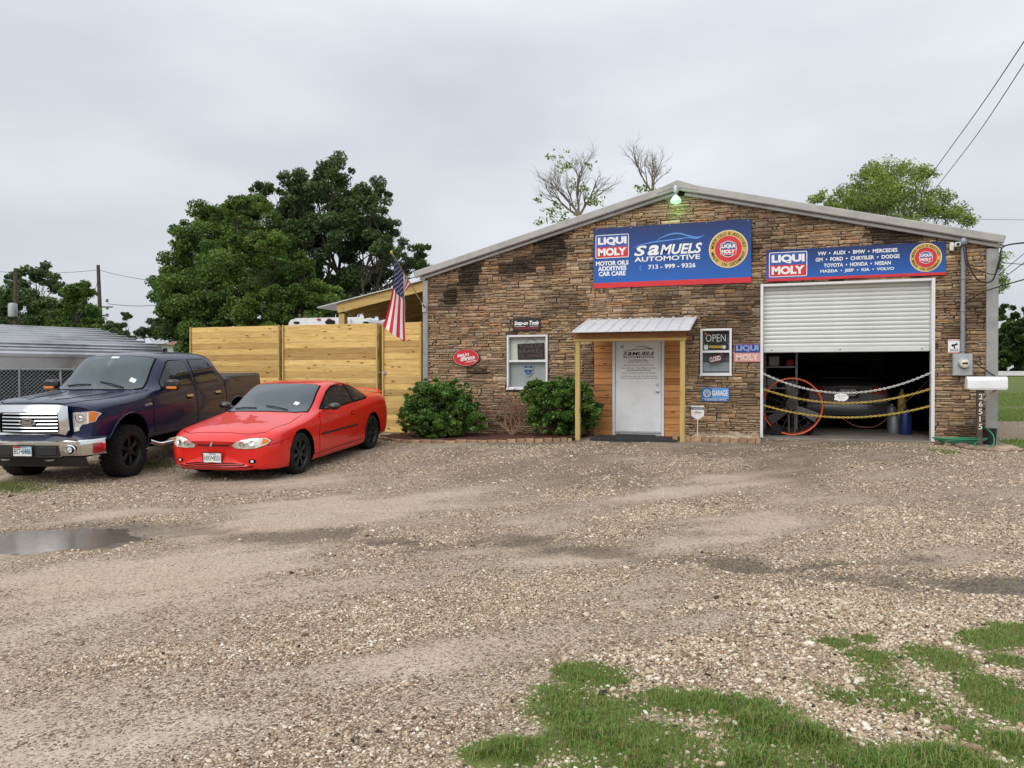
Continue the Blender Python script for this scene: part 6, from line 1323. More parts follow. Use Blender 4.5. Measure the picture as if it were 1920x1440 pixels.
def plate(root, fr, number, w_=.305, h_=.152, tint=False):
    p = board('licence_plate', fr, -w_ / 2, w_ / 2, -h_ / 2, h_ / 2, 0, .006, M['print_white'], root, True, .002)
    txt('lettering', fr, number, -w_ * .43, w_ * .43, -h_ * .27, h_ * .22, .0085, M['print_black'], p, .005, local=True); txt('lettering', fr, 'TEXAS', -w_ * .2, w_ * .2, h_ * .30, h_ * .42, .0085, M['print_blue'] if tint else M['print_black'], p, .02, local=True)
    if tint: flat('print', fr, [rect(-w_ * .46, -w_ * .1, h_ * .27, h_ * .44)], .0075, M['print_red'], p, True); flat('print', fr, [rect(-w_ * .05, w_ * .47, -h_ * .3, h_ * .45)], .0070, plain('plate_sky', (.42, .60, .70), .5), p, True)
    flat('frame', fr, rframe(-w_ / 2 - .008, w_ / 2 + .008, -h_ / 2 - .008, h_ / 2 + .008, .012, .014), .0095, M['black_plastic'], p, True); return p
# ------------------------------------------------------------------ red coupe
red = place('coupe', 'red two door coupe with black wheels parked by the fence', 'car', tuple(dep(551, 884, 12.6))[:2], (1.03, -.80), 2.81, rad(96.2))
def st(x, bo, rk, md, sh, bt, um, re, rm, cc, zb): return (x, [(0, zb), (bo, zb), rk, md, sh, bt, um, re, (rm[0], rm[1]), (0, cc)])
C_ST = [st(0.0, .40, (.58, .30), (.66, .42), (.66, .50), (.62, .555), (.48, .59), (.34, .60), (.17, .608), .61, .26),
        st(.05, .52, (.70, .26), (.775, .42), (.765, .53), (.70, .60), (.53, .635), (.37, .647), (.18, .654), .656, .215),
        st(.16, .62, (.80, .235), (.855, .44), (.84, .57), (.77, .655), (.58, .692), (.40, .705), (.2, .713), .716, .19),
        st(.40, .70, (.875, .225), (.910, .46), (.895, .63), (.83, .725), (.63, .765), (.43, .780), (.21, .79), .793, .175),
        st(.90, .74, (.90, .215), (.930, .50), (.915, .70), (.855, .795), (.66, .845), (.45, .862), (.22, .872), .875, .17),
        st(1.32, .74, (.90, .205), (.932, .52), (.920, .745), (.862, .85), (.69, .91), (.48, .935), (.25, .948), .952, .17),
        st(1.58, .74, (.90, .205), (.932, .52), (.920, .765), (.868, .878), (.81, .935), (.70, 1.00), (.38, 1.045), 1.055, .17),
        st(1.95, .74, (.90, .205), (.932, .52), (.920, .78), (.870, .900), (.80, 1.045), (.685, 1.205), (.36, 1.25), 1.262, .17),
        st(2.30, .74, (.90, .205), (.932, .52), (.920, .79), (.872, .915), (.79, 1.12), (.65, 1.325), (.34, 1.368), 1.372, .17),
        st(2.72, .74, (.90, .205), (.932, .52), (.922, .80), (.874, .928), (.785, 1.15), (.635, 1.358), (.33, 1.395), 1.40, .17),
        st(3.22, .74, (.90, .21), (.932, .53), (.925, .82), (.876, .95), (.78, 1.15), (.625, 1.325), (.33, 1.364), 1.37, .17),
        st(3.70, .72, (.895, .22), (.930, .55), (.922, .85), (.868, .985), (.75, 1.11), (.60, 1.225), (.32, 1.262), 1.27, .18),
        st(4.12, .68, (.885, .24), (.922, .56), (.912, .86), (.846, 1.005), (.71, 1.06), (.54, 1.085), (.30, 1.10), 1.105, .20),
        st(4.60, .62, (.86, .27), (.900, .57), (.885, .85), (.808, 1.0), (.67, 1.045), (.50, 1.06), (.26, 1.068), 1.07, .24),
        st(4.86, .58, (.80, .30), (.855, .58), (.835, .82), (.76, .975), (.63, 1.04), (.46, 1.063), (.24, 1.07), 1.072, .27),
        st(4.97, .50, (.70, .36), (.79, .58), (.77, .78), (.69, .90), (.57, .955), (.42, .975), (.22, .985), .988, .32)]
C_ST = [(q[0], [(a, z_ + (.038 * max(0, 1 - q[0] / 1.1) if k >= 4 else 0)) for k, (a, z_) in enumerate(q[1])]) for q in C_ST]     # blunter nose
red.scale = (1.03,) * 3
def c_warp(x, y, z_):
    d = .16 * (y / .75) ** 2 * max(0, 1 - x / .9) ** 1.5
    if 1.2 < x < 2.5: d += .16 * (y / .7) ** 2 * math.sin((x - 1.2) / 1.3 * math.pi) * (1 if z_ > .86 else 0) * min(1, max(0, (z_ - .86) / .1))
    if x > 4.2: d -= .14 * (y / .8) ** 2 * ((x - 4.2) / .77) ** 1.5
    return d
car = Car(C_ST, c_warp, [(1.03, .335, .392, .60), (3.84, .335, .392, .60)], M['red_paint'], red)
car.patch('windshield_seal', [(1.42, -.60), (1.36, -.3), (1.34, 0), (1.36, .3), (1.42, .60), (1.56, .755), (2.31, .625), (2.265, .3), (2.25, 0), (2.265, -.3), (2.31, -.625), (1.56, -.755)], 'top', .003, M['gap'])
ws = car.patch('windshield', [(1.44, -.58), (1.385, -.3), (1.365, 0), (1.385, .3), (1.44, .58), (1.58, .73), (2.285, .60), (2.24, .3), (2.225, 0), (2.24, -.3), (2.285, -.60), (1.58, -.73)], 'top', .006, M['glass_shield'])
car.patch('rear_window', [(3.40, -.48), (3.36, 0), (3.40, .48), (4.02, .55), (4.06, 0), (4.02, -.55)], 'top', .005, M['glass_dark'])
WF = [(1.90, .965), (2.08, 1.085), (2.30, 1.215), (2.52, 1.285), (2.80, 1.305), (3.02, 1.295), (3.06, .995), (2.5, .975)]; WR = [(3.11, 1.00), (3.085, 1.29), (3.30, 1.245), (3.52, 1.165), (3.66, 1.075), (3.70, 1.035), (3.64, 1.02)]
car.both('window_seal', [(1.84, .950), (2.04, 1.085), (2.28, 1.235), (2.52, 1.312), (2.82, 1.332), (3.12, 1.316), (3.33, 1.270), (3.56, 1.185), (3.73, 1.075), (3.76, 1.02), (3.66, .995), (2.5, .952)], .003, M['gap']); car.both('side_window', WF, .006, M['glass_dark']); car.both('quarter_window', WR, .006, M['glass_dark'])
DP = [(1.62, .30), (1.60, .60), (1.70, .86), (1.80, .925), (2.5, .945), (3.10, .975), (3.14, .80), (3.10, .50), (3.05, .30)]
car.both('door_gap', grow(DP, .010), .0015, M['gap'])
for sd_ in ('left', 'right'):
    dr = car.patch('door', DP, sd_, .004, M['red_paint']); car.patch('handle', rrect(2.86, 3.00, .775, .825, .02), sd_, .012, M['red_paint'], dr); car.patch('handle_recess', rrect(2.85, 3.01, .765, .835, .03), sd_, .0055, M['gap'], dr)
    car.patch('side_moulding', rrect(1.66, 3.10, .555, .585, .008), sd_, .014, M['black_plastic'], dr); car.patch('lettering', [(2.72, .38), (3.05, .385), (3.06, .40), (2.74, .395)], sd_, .007, M['maroon'], dr)
car.both('rocker_line', [(1.45, .262), (3.40, .272), (3.40, .280), (1.45, .270)], .003, M['gap']); car.both('bumper_seam', [(.10, .545), (.62, .63), (.62, .638), (.10, .553)], .002, M['gap'])
car.patch('hood_gap', [(.204, -.494), (.174, 0), (.204, .494), (.344, .695), (.9, .785), (1.393, .730), (1.296, .396), (1.266, 0), (1.296, -.396), (1.393, -.730), (.9, -.785), (.344, -.695)], 'top', .0015, M['gap']); car.patch('hood', [(.21, -.49), (.18, 0), (.21, .49), (.35, .69), (.9, .78), (1.385, .725), (1.29, .39), (1.26, 0), (1.29, -.39), (1.385, -.725), (.9, -.78), (.35, -.69)], 'top', .004, M['red_paint'])
car.patch('trunk_seam', [(4.16, -.62), (4.16, .62), (4.17, .62), (4.17, -.62)], 'top', .002, M['gap'])
HL = [(u_, v_ + .028) for u_, v_ in [(-.30, .555), (-.34, .512), (-.48, .500), (-.66, .512), (-.78, .560), (-.815, .605), (-.76, .645), (-.60, .655), (-.45, .632), (-.35, .592)]]
car.mirror('headlight_gap', grow(HL, .010), 'front', .002, M['gap'], sp=.04); hl = car.mirror('headlight', HL, 'front', .007, M['cloudy_lens'], sp=.035)
for sg in (-1, 1):
    car.patch('turn_lens', [(sg * .72, .59), (sg * .775, .605), (sg * .802, .632), (sg * .755, .664), (sg * .72, .668)], 'front', .010, M['amber'], hl[0 if sg < 0 else 1], .03)
    for yy in (.46, .60): p, n = car.cast(sg * yy, .605, 'front'); MB().lathe([(.001, .0), (.03, .004), (.04, .012), (.042, .012)], 16, Matrix.Translation(p + n * .004) @ n.to_track_quat('Z', 'Y').to_matrix().to_4x4()).obj('bulb_reflector', M['chrome'], hl[0 if sg < 0 else 1], True, smooth=True)
    car.patch('fog_recess', disc(sg * .60, .345, .052, 20, .034), 'front', .003, M['gap'], None, .03); car.patch('fog_lamp', disc(sg * .60, .345, .024, 16, .020), 'front', .007, M['lens'], None, .02)
car.patch('grille_slot', rrect(-.26, .26, .570, .598, .012), 'front', .004, M['maroon'], None, .05); car.patch('lower_grille', [(-.48, .285), (.48, .285), (.50, .305), (.30, .325), (-.30, .325), (-.50, .305)], 'front', .004, M['gap'], None, .05); car.patch('grille_bar', [(-.46, .300), (.46, .300), (.46, .308), (-.46, .308)], 'front', .010, M['red_paint'], None, .05); car.patch('bumper_lip', [(-.60, .262), (.60, .262), (.62, .272), (-.62, .272)], 'front', .006, M['gap'], None, .05)
p, n = car.cast(0, .60, 'front'); b = MB(); fr = FRONT(p + Vector((-.012, 0, 0))); b.prism([(-.012, -.035), (.006, -.030), (.026, .030), (.016, .038), (-.006, .030), (-.024, -.022)], 0, .008, lambda u, v, q: fr.p(u, v, q)); b.obj('emblem', M['chrome'], red, True)
p, n = car.cast(0, .40, 'front'); plate(red, FRONT(p + Vector((-.012, 0, .0))), 'HXV\u20228551')
for sg in (-1, 1):
    b = MB(); pts_ = [(1.98, sg * .86, .965), (1.97, sg * .93, .975), (1.96, sg * .98, .99)]; b.tube(pts_, [.03, .03, .035], 8); mi = b.obj('mirror', M['black_plastic'], red, True, smooth=True)
    bm = bmesh.new(); bmesh.ops.create_uvsphere(bm, u_segments=18, v_segments=12, radius=1)
    for v in bm.verts: v.co = Vector((v.co.x * .075 + (.03 if v.co.x > .2 else 0), v.co.y * .105, v.co.z * .062)); v.co.x = min(v.co.x, .052)
    me = bpy.data.meshes.new('mirror_shell'); bm.to_mesh(me); bm.free(); me.materials.append(M['black_paint']); me.polygons.foreach_set('use_smooth', [True] * len(me.polygons)); q = link('mirror_shell', me, mi, True); q.location = (1.96, sg * 1.03, 1.0)
for yy in (-.45, .12): a, na = car.cast(1.46, yy, 'top'); c_, nc = car.cast(1.52, yy + .42, 'top'); b = MB(); b.tube([a + na * .015, a.lerp(c_, .5) + nc * .03, c_ + nc * .018], .009, 6); b.obj('wiper', M['black_plastic'], red, True)
b = MB(); sp_pts = crv([(4.80, -.70, 1.03), (4.80, -.60, 1.085), (4.84, -.3, 1.112), (4.86, 0, 1.118), (4.84, .3, 1.112), (4.80, .60, 1.085), (4.80, .70, 1.03)], 6)
for p_ in sp_pts: b.v += [(p_.x - .09, p_.y, p_.z - .010), (p_.x - .02, p_.y, p_.z + .010), (p_.x + .07, p_.y, p_.z + .012), (p_.x + .07, p_.y, p_.z - .012), (p_.x - .02, p_.y, p_.z - .02)]
k = len(sp_pts); b.f = [[i * 5 + j, i * 5 + (j + 1) % 5, (i + 1) * 5 + (j + 1) % 5, (i + 1) * 5 + j] for i in range(k - 1) for j in range(5)] + [[0, 1, 2, 3, 4], [(k - 1) * 5 + j for j in range(5)]]; b.mi = [0] * len(b.f); b.obj('spoiler', M['red_paint'], red, True, smooth=40)
car.mirror('tail_light', [(.42, .74), (.72, .73), (.72, .86), (.44, .88)], 'rear', .004, M['red_lens']); car.both('marker_lens', rrect(4.55, 4.72, .70, .735, .01), .004, M['red_lens'])
add_wheels(red, wheel_meshes(.335, .23, .235, 7, False), [(1.03, -.80, .335), (1.03, .80, .335), (3.84, -.80, .335), (3.84, .80, .335)])
p, n = car.cast(1.60, -.45, 'top'); car.patch('inspection_sticker', rect(1.66, 1.74, -.52, -.44), 'top', .009, M['print_white'], ws)
MB().box(.5, 4.5, -.62, .62, .15, .24).obj('underbody', M['gap'], red, True)
# ------------------------------------------------------------------ blue pickup
trk = place('pickup_truck', 'dark blue crew cab pickup with chrome grille and black wheels', 'truck', tuple(dep(234, 892, 12.6))[:2], (.95, -.86), 3.68, rad(102.3))
def T(x, md, bt, um, re, rm, cc, zb=.56, bo=.80, rk=None, sh=None): return (x, [(0, zb), (bo, zb), rk or (.945, .60), md, sh or (md[0] - .003, 1.12), bt, um, re, rm, (0, cc)])
T_ST = [T(0.0, (.90, .85), (.865, 1.165), (.70, 1.215), (.48, 1.23), (.24, 1.238), 1.24, .70, .72, (.85, .73), (.905, 1.02)),
        T(.06, (.945, .85), (.905, 1.195), (.72, 1.247), (.49, 1.262), (.25, 1.27), 1.273, .68, .74, (.90, .72), (.95, 1.05)),
        T(.35, (.985, .86), (.93, 1.235), (.75, 1.288), (.51, 1.303), (.26, 1.312), 1.315, .62, .78, (.95, .68), (.985, 1.10)),
        T(.95, (1.0, .88), (.945, 1.265), (.76, 1.318), (.52, 1.333), (.26, 1.341), 1.344, .58, .80, (.955, .62), (1.0, 1.12)),
        T(1.42, (1.0, .86), (.945, 1.30), (.78, 1.350), (.55, 1.365), (.27, 1.373), 1.376), T(1.58, (1.0, .86), (.945, 1.32), (.875, 1.382), (.745, 1.43), (.40, 1.47), 1.482),
        T(1.92, (1.0, .86), (.948, 1.345), (.872, 1.53), (.735, 1.735), (.38, 1.80), 1.812), T(2.22, (1.0, .86), (.948, 1.352), (.868, 1.62), (.708, 1.885), (.37, 1.945), 1.955),
        T(2.75, (1.0, .86), (.948, 1.358), (.866, 1.65), (.700, 1.925), (.36, 1.985), 1.995), T(3.6, (1.0, .86), (.948, 1.366), (.864, 1.65), (.695, 1.918), (.36, 1.978), 1.988), T(4.02, (1.0, .86), (.948, 1.37), (.858, 1.62), (.690, 1.860), (.36, 1.918), 1.926),
        T(4.14, (1.0, .86), (.948, 1.375), (.90, 1.52), (.72, 1.62), (.36, 1.65), 1.655), T(4.20, (1.0, .86), (.950, 1.385), (.925, 1.435), (.74, 1.44), (.37, 1.44), 1.44),
        T(4.30, (1.0, .86), (.955, 1.40), (.93, 1.45), (.74, 1.452), (.37, 1.452), 1.452), T(5.2, (1.0, .86), (.957, 1.41), (.932, 1.46), (.74, 1.462), (.37, 1.462), 1.462), T(5.80, (.995, .86), (.955, 1.42), (.932, 1.468), (.74, 1.47), (.37, 1.47), 1.47), T(5.87, (.96, .86), (.92, 1.40), (.90, 1.445), (.72, 1.447), (.36, 1.447), 1.447)]
def t_warp(x, y, z_):
    d = .13 * (y / .9) ** 2 * max(0, 1 - x / .8) ** 1.5
    if 1.3 < x < 2.4: d += .17 * (y / .75) ** 2 * math.sin((x - 1.3) / 1.1 * math.pi) * min(1, max(0, (z_ - 1.31) / .08))
    return d
tk = Car(T_ST, t_warp, [(.95, .50, .535, .62), (4.63, .50, .535, .62)], M['blue_paint'], trk)
tk.patch('windshield_seal', [(1.50, -.66), (1.43, -.35), (1.41, 0), (1.43, .35), (1.50, .66), (1.62, .80), (2.25, .685), (2.19, .35), (2.17, 0), (2.19, -.35), (2.25, -.685), (1.62, -.80)], 'top', .003, M['gap'])
tws = tk.patch('windshield', [(1.53, -.65), (1.465, -.35), (1.445, 0), (1.465, .35), (1.53, .65), (1.655, .765), (2.225, .660), (2.165, .35), (2.145, 0), (2.165, -.35), (2.225, -.66), (1.655, -.765)], 'top', .007, M['glass_shield'])
tk.patch('inspection_sticker', rect(1.70, 1.77, -.60, -.50), 'top', .010, M['print_white'], tws); tk.patch('toll_tag', rect(2.06, 2.11, -.08, .06), 'top', .010, M['print_white'], tws)
W1 = [(1.98, 1.40), (2.02, 1.50), (2.20, 1.66), (2.36, 1.80), (2.46, 1.835), (2.94, 1.845), (2.98, 1.40)]; W2 = [(3.10, 1.41), (3.10, 1.845), (3.68, 1.835), (3.80, 1.78), (3.92, 1.43)]
tk.both('window_seal', grow(W1, .022), .003, M['gap']); tk.both('window_seal', grow(W2, .022), .003, M['gap']); tk.both('side_window', W1, .006, M['glass_dark']); tk.both('side_window', W2, .006, M['glass_dark']); tk.patch('rear_window', [(-.62, 1.50), (.62, 1.50), (.55, 1.82), (-.55, 1.82)], 'rear', .004, M['glass_dark'])
D1 = [(1.66, .66), (1.60, .90), (1.62, 1.30), (1.92, 1.345), (1.965, 1.385), (3.00, 1.375), (3.03, .66)]; D2 = [(3.055, .66), (3.03, 1.38), (3.95, 1.385), (4.02, 1.10), (3.96, .80), (3.90, .66)]
for DD in (D1, D2):
    tk.both('door_gap', grow(DD, .011), .0015, M['gap'])
    for sd_ in ('left', 'right'):
        dr = tk.patch('door', DD, sd_, .004, M['blue_paint'], sp=.10); x = max(q[0] for q in DD) - (.26 if DD is D1 else .20); tk.patch('handle_recess', rrect(x - .10, x + .10, 1.135, 1.225, .03), sd_, .0055, M['gap'], dr); tk.patch('handle', rrect(x - .105, x + .105, 1.17, 1.215, .02), sd_, .026, M['dull_chrome'], dr, .05, .02)
        tk.patch('crease', [(min(q[0] for q in DD) + .03, .805), (max(q[0] for q in DD) - .12, .805), (max(q[0] for q in DD) - .12, .815), (min(q[0] for q in DD) + .03, .815)], sd_, .010, M['blue_paint'], dr)
tk.both('bed_gap', [(4.165, .66), (4.165, 1.40), (4.18, 1.40), (4.18, .66)], .003, M['gap']); tk.patch('bed_cover', [(4.30, -.90), (4.30, .90), (5.80, .90), (5.80, -.90)], 'top', .012, M['black_plastic'], None, .2)
tk.both('bed_rail', [(4.22, 1.425), (5.80, 1.445), (5.80, 1.47), (4.22, 1.452)], .010, M['black_plastic']); tk.both('side_badge', [(1.36, 1.115), (1.56, 1.125), (1.57, 1.15), (1.50, 1.165), (1.37, 1.15)], .006, M['chrome'])
tk.patch('hood_gap', [(.07, -.50), (.04, 0), (.07, .50), (.16, .62), (.5, .80), (1.44, .83), (1.40, .4), (1.37, 0), (1.40, -.4), (1.44, -.83), (.5, -.80), (.16, -.62)], 'top', .0015, M['gap']); tk.patch('hood', [(.085, -.49), (.055, 0), (.085, .49), (.175, .61), (.51, .79), (1.43, .82), (1.39, .4), (1.36, 0), (1.39, -.4), (1.43, -.82), (.51, -.79), (.175, -.61)], 'top', .005, M['blue_paint'])
for sg in (-1, 1): tk.patch('hood_bulge', [(.25, sg * .22), (.35, sg * .34), (1.25, sg * .52), (1.3, sg * .36), (.8, sg * .26)], 'top', .012, M['blue_paint'], None, .1, .012)
# wheel arch lips
for ax in (.95, 4.63):
    for sg in (-1, 1):
        b = MB(); q = []
        for a in np.linspace(rad(-8), rad(188), 30):
            x, z_ = ax + .545 * math.cos(a), .50 + .545 * math.sin(a); p, n = tk.cast(x, max(z_, .60), 'left' if sg < 0 else 'right'); q.append((x, p.y + sg * .006, z_))
        b.tube(q, .013, 6); b.obj('arch_lip', M['blue_paint'], trk, True, smooth=True)
# nose: grille, lamps, bumper
fr = FRONT((-.035, 0, 0))
b = MB(); outer = [(-.56, .79), (.56, .79), (.60, .86), (.585, 1.225), (.50, 1.245), (-.50, 1.245), (-.585, 1.225), (-.60, .86)]; inner = [(-.47, .825), (.47, .825), (.49, .88), (.475, 1.115), (.45, 1.135), (-.45, 1.135), (-.475, 1.115), (-.49, .88)]
bow = lambda u: .07 * (u / .6) ** 2
for l_ in (0.0, .05):
    b.v += [tuple(fr.p(u, v, l_ - bow(u) - (.035 * (v > 1.2) if l_ else 0) + (.0 if not l_ else -.02 * (abs(u) > .55)))) for u, v in outer] + [tuple(fr.p(u * (1.03 if l_ == 0 else 1), v, l_ - bow(u) - (.0 if l_ else .02))) for u, v in inner]
for i in range(8): j = (i + 1) % 8; b.f += [[16 + i, 16 + j, 24 + j, 24 + i], [i, j, 16 + j, 16 + i], [24 + i, 24 + j, 8 + j, 8 + i]]
b.mi = [0] * len(b.f); gs = b.obj('grille_surround', M['chrome'], trk, True, smooth=30)
b = MB(); b.v = [tuple(fr.p(u, v, -.03 - bow(u))) for u in np.linspace(-.5, .5, 11) for v in (.81, 1.15)]; b.f = [[2 * i, 2 * i + 2, 2 * i + 3, 2 * i + 1] for i in range(10)]; b.mi = [0] * 10; b.obj('grille_mesh', M['gap'], gs, True)
for k in range(6):
    zc = .850 + k * .052
    b = MB(); us = np.linspace(-.452, .452, 13); 
    for u in us: b.v += [tuple(fr.p(u, zc - .013, .012 - bow(u))), tuple(fr.p(u, zc - .004, .032 - bow(u))), tuple(fr.p(u, zc + .012, .026 - bow(u))), tuple(fr.p(u, zc + .016, .005 - bow(u)))]
    b.f = [[i * 4 + j, i * 4 + 4 + j, i * 4 + 4 + (j + 1) % 4, i * 4 + (j + 1) % 4] for i in range(12) for j in range(4)] + [[0, 1, 2, 3], [48, 49, 50, 51]]; b.mi = [0] * len(b.f); b.obj('grille_bar', M['chrome'], gs, True, smooth=40)
b = MB(); b.prism(disc(0, .985, .125, 32, .055), .028, .050, lambda u, v, q: fr.p(u, v, q)); em_ = b.obj('emblem', M['chrome'], gs, True); flat('emblem_field', fr, [disc(0, .985, .112, 32, .045)], .052, plain('emblem_grey', (.10, .11, .13), .3, .5), em_, True); txt('lettering', fr, 'Ford', -.075, .075, .960, 1.012, .054, M['chrome'], em_, .02, .35, local=True)
HT = [(-.615, 1.125), (-.91, 1.145), (-.965, 1.10), (-.935, .985), (-.83, .950), (-.755, .940), (-.72, .905), (-.705, .845), (-.625, .825), (-.61, .97)]
tk.mirror('headlight_gap', grow(HT, .010), 'front', .003, M['gap'], sp=.05); hl = tk.mirror('headlight', HT, 'front', .012, M['lens'], sp=.05)
for sg in (-1, 1):
    k = 0 if sg < 0 else 1; tk.patch('turn_lens', [(sg * .865, 1.133), (sg * .905, 1.137), (sg * .957, 1.098), (sg * .928, .992), (sg * .86, .970)], 'front', .016, M['amber'], hl[k], .04); tk.patch('lamp_bezel', [(sg * .842, 1.128), (sg * .862, 1.13), (sg * .856, .968), (sg * .836, .962)], 'front', .015, M['print_white'], hl[k], .05)
    p, n = tk.cast(sg * .73, 1.04, 'front'); MB().lathe([(.085, .0), (.07, .004), (.03, -.002), (.02, .006), (.001, .008)], 20, Matrix.Translation(p + n * .013) @ n.to_track_quat('Z', 'Y').to_matrix().to_4x4()).obj('reflector', M['chrome'], hl[k], True, smooth=True); tk.patch('lower_lens', [(sg * .63, .84), (sg * .70, .855), (sg * .70, .90), (sg * .635, .905)], 'front', .015, M['cloudy_lens'], hl[k], .04)
bx0 = lambda y: -.135 + .10 * (y / .9) ** 2 + .30 * max(0, (abs(y) - .80) / .2) ** 2
b = MB(); ys_ = np.linspace(-1.0, 1.0, 41); prf = [(.16, .70), (.02, .705), (.0, .69), (.0, .62), (.012, .50), (.03, .47), (.16, .465)]
for y in ys_:
    for dx, z_ in prf: b.v.append((bx0(y) + dx, y, z_ + (.015 * (abs(y) > .5))))
m_ = len(prf); b.f = [[i * m_ + j, i * m_ + j + 1, (i + 1) * m_ + j + 1, (i + 1) * m_ + j] for i in range(40) for j in range(m_ - 1)]; b.mi = [0] * len(b.f); bp = b.obj('bumper', M['chrome'], trk, True, smooth=40)
def on_b(name, u0, u1, z0, z1, l_, m, par=bp, n=8):
    b = MB(); us = np.linspace(u0, u1, n + 1)
    for u in us:
        for z_, ll in ((z0, l_ - .012), (z0 + .006, l_), (z1 - .006, l_), (z1, l_ - .012)): b.v.append((bx0(u) - ll, u, z_))
    b.f = [[i * 4 + j, i * 4 + 4 + j, i * 4 + 5 + j, i * 4 + 1 + j] for i in range(n) for j in range(3)] + [[0, 1, 2, 3], [n * 4 + j for j in range(4)]]; b.mi = [0] * len(b.f); return b.obj(name, m, par, True, smooth=40)
on_b('bumper_centre', -.52, .52, .462, .655, .006, M['black_plastic'], n=14)
for sg in (-1, 1): on_b('bumper_pad', min(sg * .20, sg * .49), max(sg * .20, sg * .49), .50, .625, .020, M['black_plastic']); on_b('red_end_strip', min(sg * .93, sg * .985), max(sg * .93, sg * .985), .50, .66, .003, M['red_lens'])  # dark pads, and a red strip on each bumper end
for sg in (-1, 1):
    fo = Vector((bx0(.69) - .012, sg * .69, .585)); b = MB(); b.lathe([(.088, 0), (.076, .016), (.070, .004)], 24, Matrix.Translation(fo) @ Matrix.Rotation(rad(-90), 4, 'Y') @ Matrix.Scale(.78, 4, (1, 0, 0))); fb = b.obj('fog_bezel', M['chrome'], bp, True, smooth=True)
    MB().lathe([(.001, .0), (.074, .0)], 24, Matrix.Translation(fo + Vector((-.002, 0, 0))) @ Matrix.Rotation(rad(-90), 4, 'Y') @ Matrix.Scale(.78, 4, (1, 0, 0))).obj('fog_recess', M['gap'], fb, True); MB().lathe([(.001, .02), (.035, .014), (.045, .0)], 18, Matrix.Translation(fo + Vector((-.004, -sg * .012, 0))) @ Matrix.Rotation(rad(-90), 4, 'Y')).obj('fog_lamp', M['lens'], fb, True, smooth=True)
    b = MB(); b.tube(crv([(.05, sg * .42, .44), (-.10, sg * .42, .43), (-.13, sg * .36, .425), (-.10, sg * .30, .43), (.05, sg * .30, .44)], 5), .014, 6); b.obj('tow_hook', M['dull_chrome'], trk, True, smooth=True)
b = MB()
for y in np.linspace(-.86, .86, 25):
    for dx, z_ in ((.10, .50), (.0, .46), (.02, .39), (.06, .31), (.30, .30)): b.v.append((bx0(y) + .05 + dx, y, z_))
b.f = [[i * 5 + j, i * 5 + j + 1, (i + 1) * 5 + j + 1, (i + 1) * 5 + j] for i in range(24) for j in range(4)]; b.mi = [0] * len(b.f); b.obj('air_dam', M['black_plastic'], trk, True, smooth=40)
plate(trk, FRONT((bx0(0) - .030, .02, .565)), 'BS7\u20226486', .31, .155, True)
for sg in (-1, 1):
    b = MB(); b.tube([(2.03, sg * .93, 1.385), (1.98, sg * 1.06, 1.40)], .035, 8); mi = b.obj('mirror', M['black_plastic'], trk, True); MB().bbox(1.90, 2.03, min(sg * 1.0, sg * 1.26), max(sg * 1.0, sg * 1.26), 1.34, 1.53, .035).obj('mirror_shell', M['black_paint'], mi, True, smooth=40); MB().bbox(1.888, 1.91, min(sg * 1.06, sg * 1.25), max(sg * 1.06, sg * 1.25), 1.365, 1.41, .01).obj('turn_lens', M['amber'], mi, True)
    b = MB(); b.tube(crv([(1.55, sg * .94, .50), (1.75, sg * 1.0, .43), (2.0, sg * 1.02, .43), (3.6, sg * 1.02, .43), (3.8, sg * 1.0, .43), (3.95, sg * .94, .50)], 5), .038, 10); b.obj('side_step', M['chrome'], trk, True, smooth=True)
for yy in (-.50, .10): a, na = tk.cast(1.55, yy, 'top'); c_, nc = tk.cast(1.60, yy + .45, 'top'); b = MB(); b.tube([a + na * .015, a.lerp(c_, .5) + nc * .035, c_ + nc * .02], .011, 6); b.obj('wiper', M['black_plastic'], trk, True)
tk.mirror('tail_light', [(.80, .95), (.94, .95), (.92, 1.36), (.80, 1.36)], 'rear', .004, M['red_lens']); MB().bbox(5.80, 5.98, -.95, .95, .50, .70, .03).obj('rear_bumper', M['chrome'], trk, True)
MB().box(.4, 5.6, -.60, .60, .40, .60).obj('chassis', M['gap'], trk, True)
add_wheels(trk, wheel_meshes(.42, .31, .262, 6, True), [(.95, -.86, .42), (.95, .86, .42), (4.63, -.86, .42), (4.63, .86, .42)])
# ------------------------------------------------------------------ silver sedan inside the garage, tail towards us
cR = fac(1590, 760, 2.6); sed = thing('sedan', 'dark silver sedan seen from behind inside the garage', 'car', (cR.x, 2.6 + 4.55 * 1.09, .013), None, (0, 0, rad(-90))); sed.scale = (1.09,) * 3
def s_(x, w_, zb, zs, zt, ur, zr, cc): return st(x, w_ * .72, (w_ * .96, zb + .06), (w_, .52), (w_ * .985, zs - .12), (w_ * .93, zs), (min(w_ * .87, ur * 1.25), (zs * .5 + zr * .5)), (ur, zr), (ur * .55, cc - .012), cc, zb)
S_ST = [s_(0, .62, .26, .60, 0, .45, .63, .64), s_(.12, .78, .2, .68, 0, .5, .71, .73), s_(.7, .86, .18, .80, 0, .55, .84, .86), s_(1.35, .87, .17, .90, 0, .6, .95, .965), s_(1.62, .87, .17, .92, 0, .62, 1.05, 1.09), s_(2.15, .87, .17, .94, 0, .56, 1.36, 1.405), s_(2.7, .87, .17, .95, 0, .56, 1.40, 1.445), s_(3.2, .87, .17, .96, 0, .55, 1.36, 1.40), s_(3.75, .865, .19, .975, 0, .57, 1.08, 1.11), s_(4.1, .85, .21, .975, 0, .58, 1.03, 1.045), s_(4.42, .82, .25, .95, 0, .55, 1.01, 1.02), s_(4.55, .76, .34, .88, 0, .5, .93, .94)]
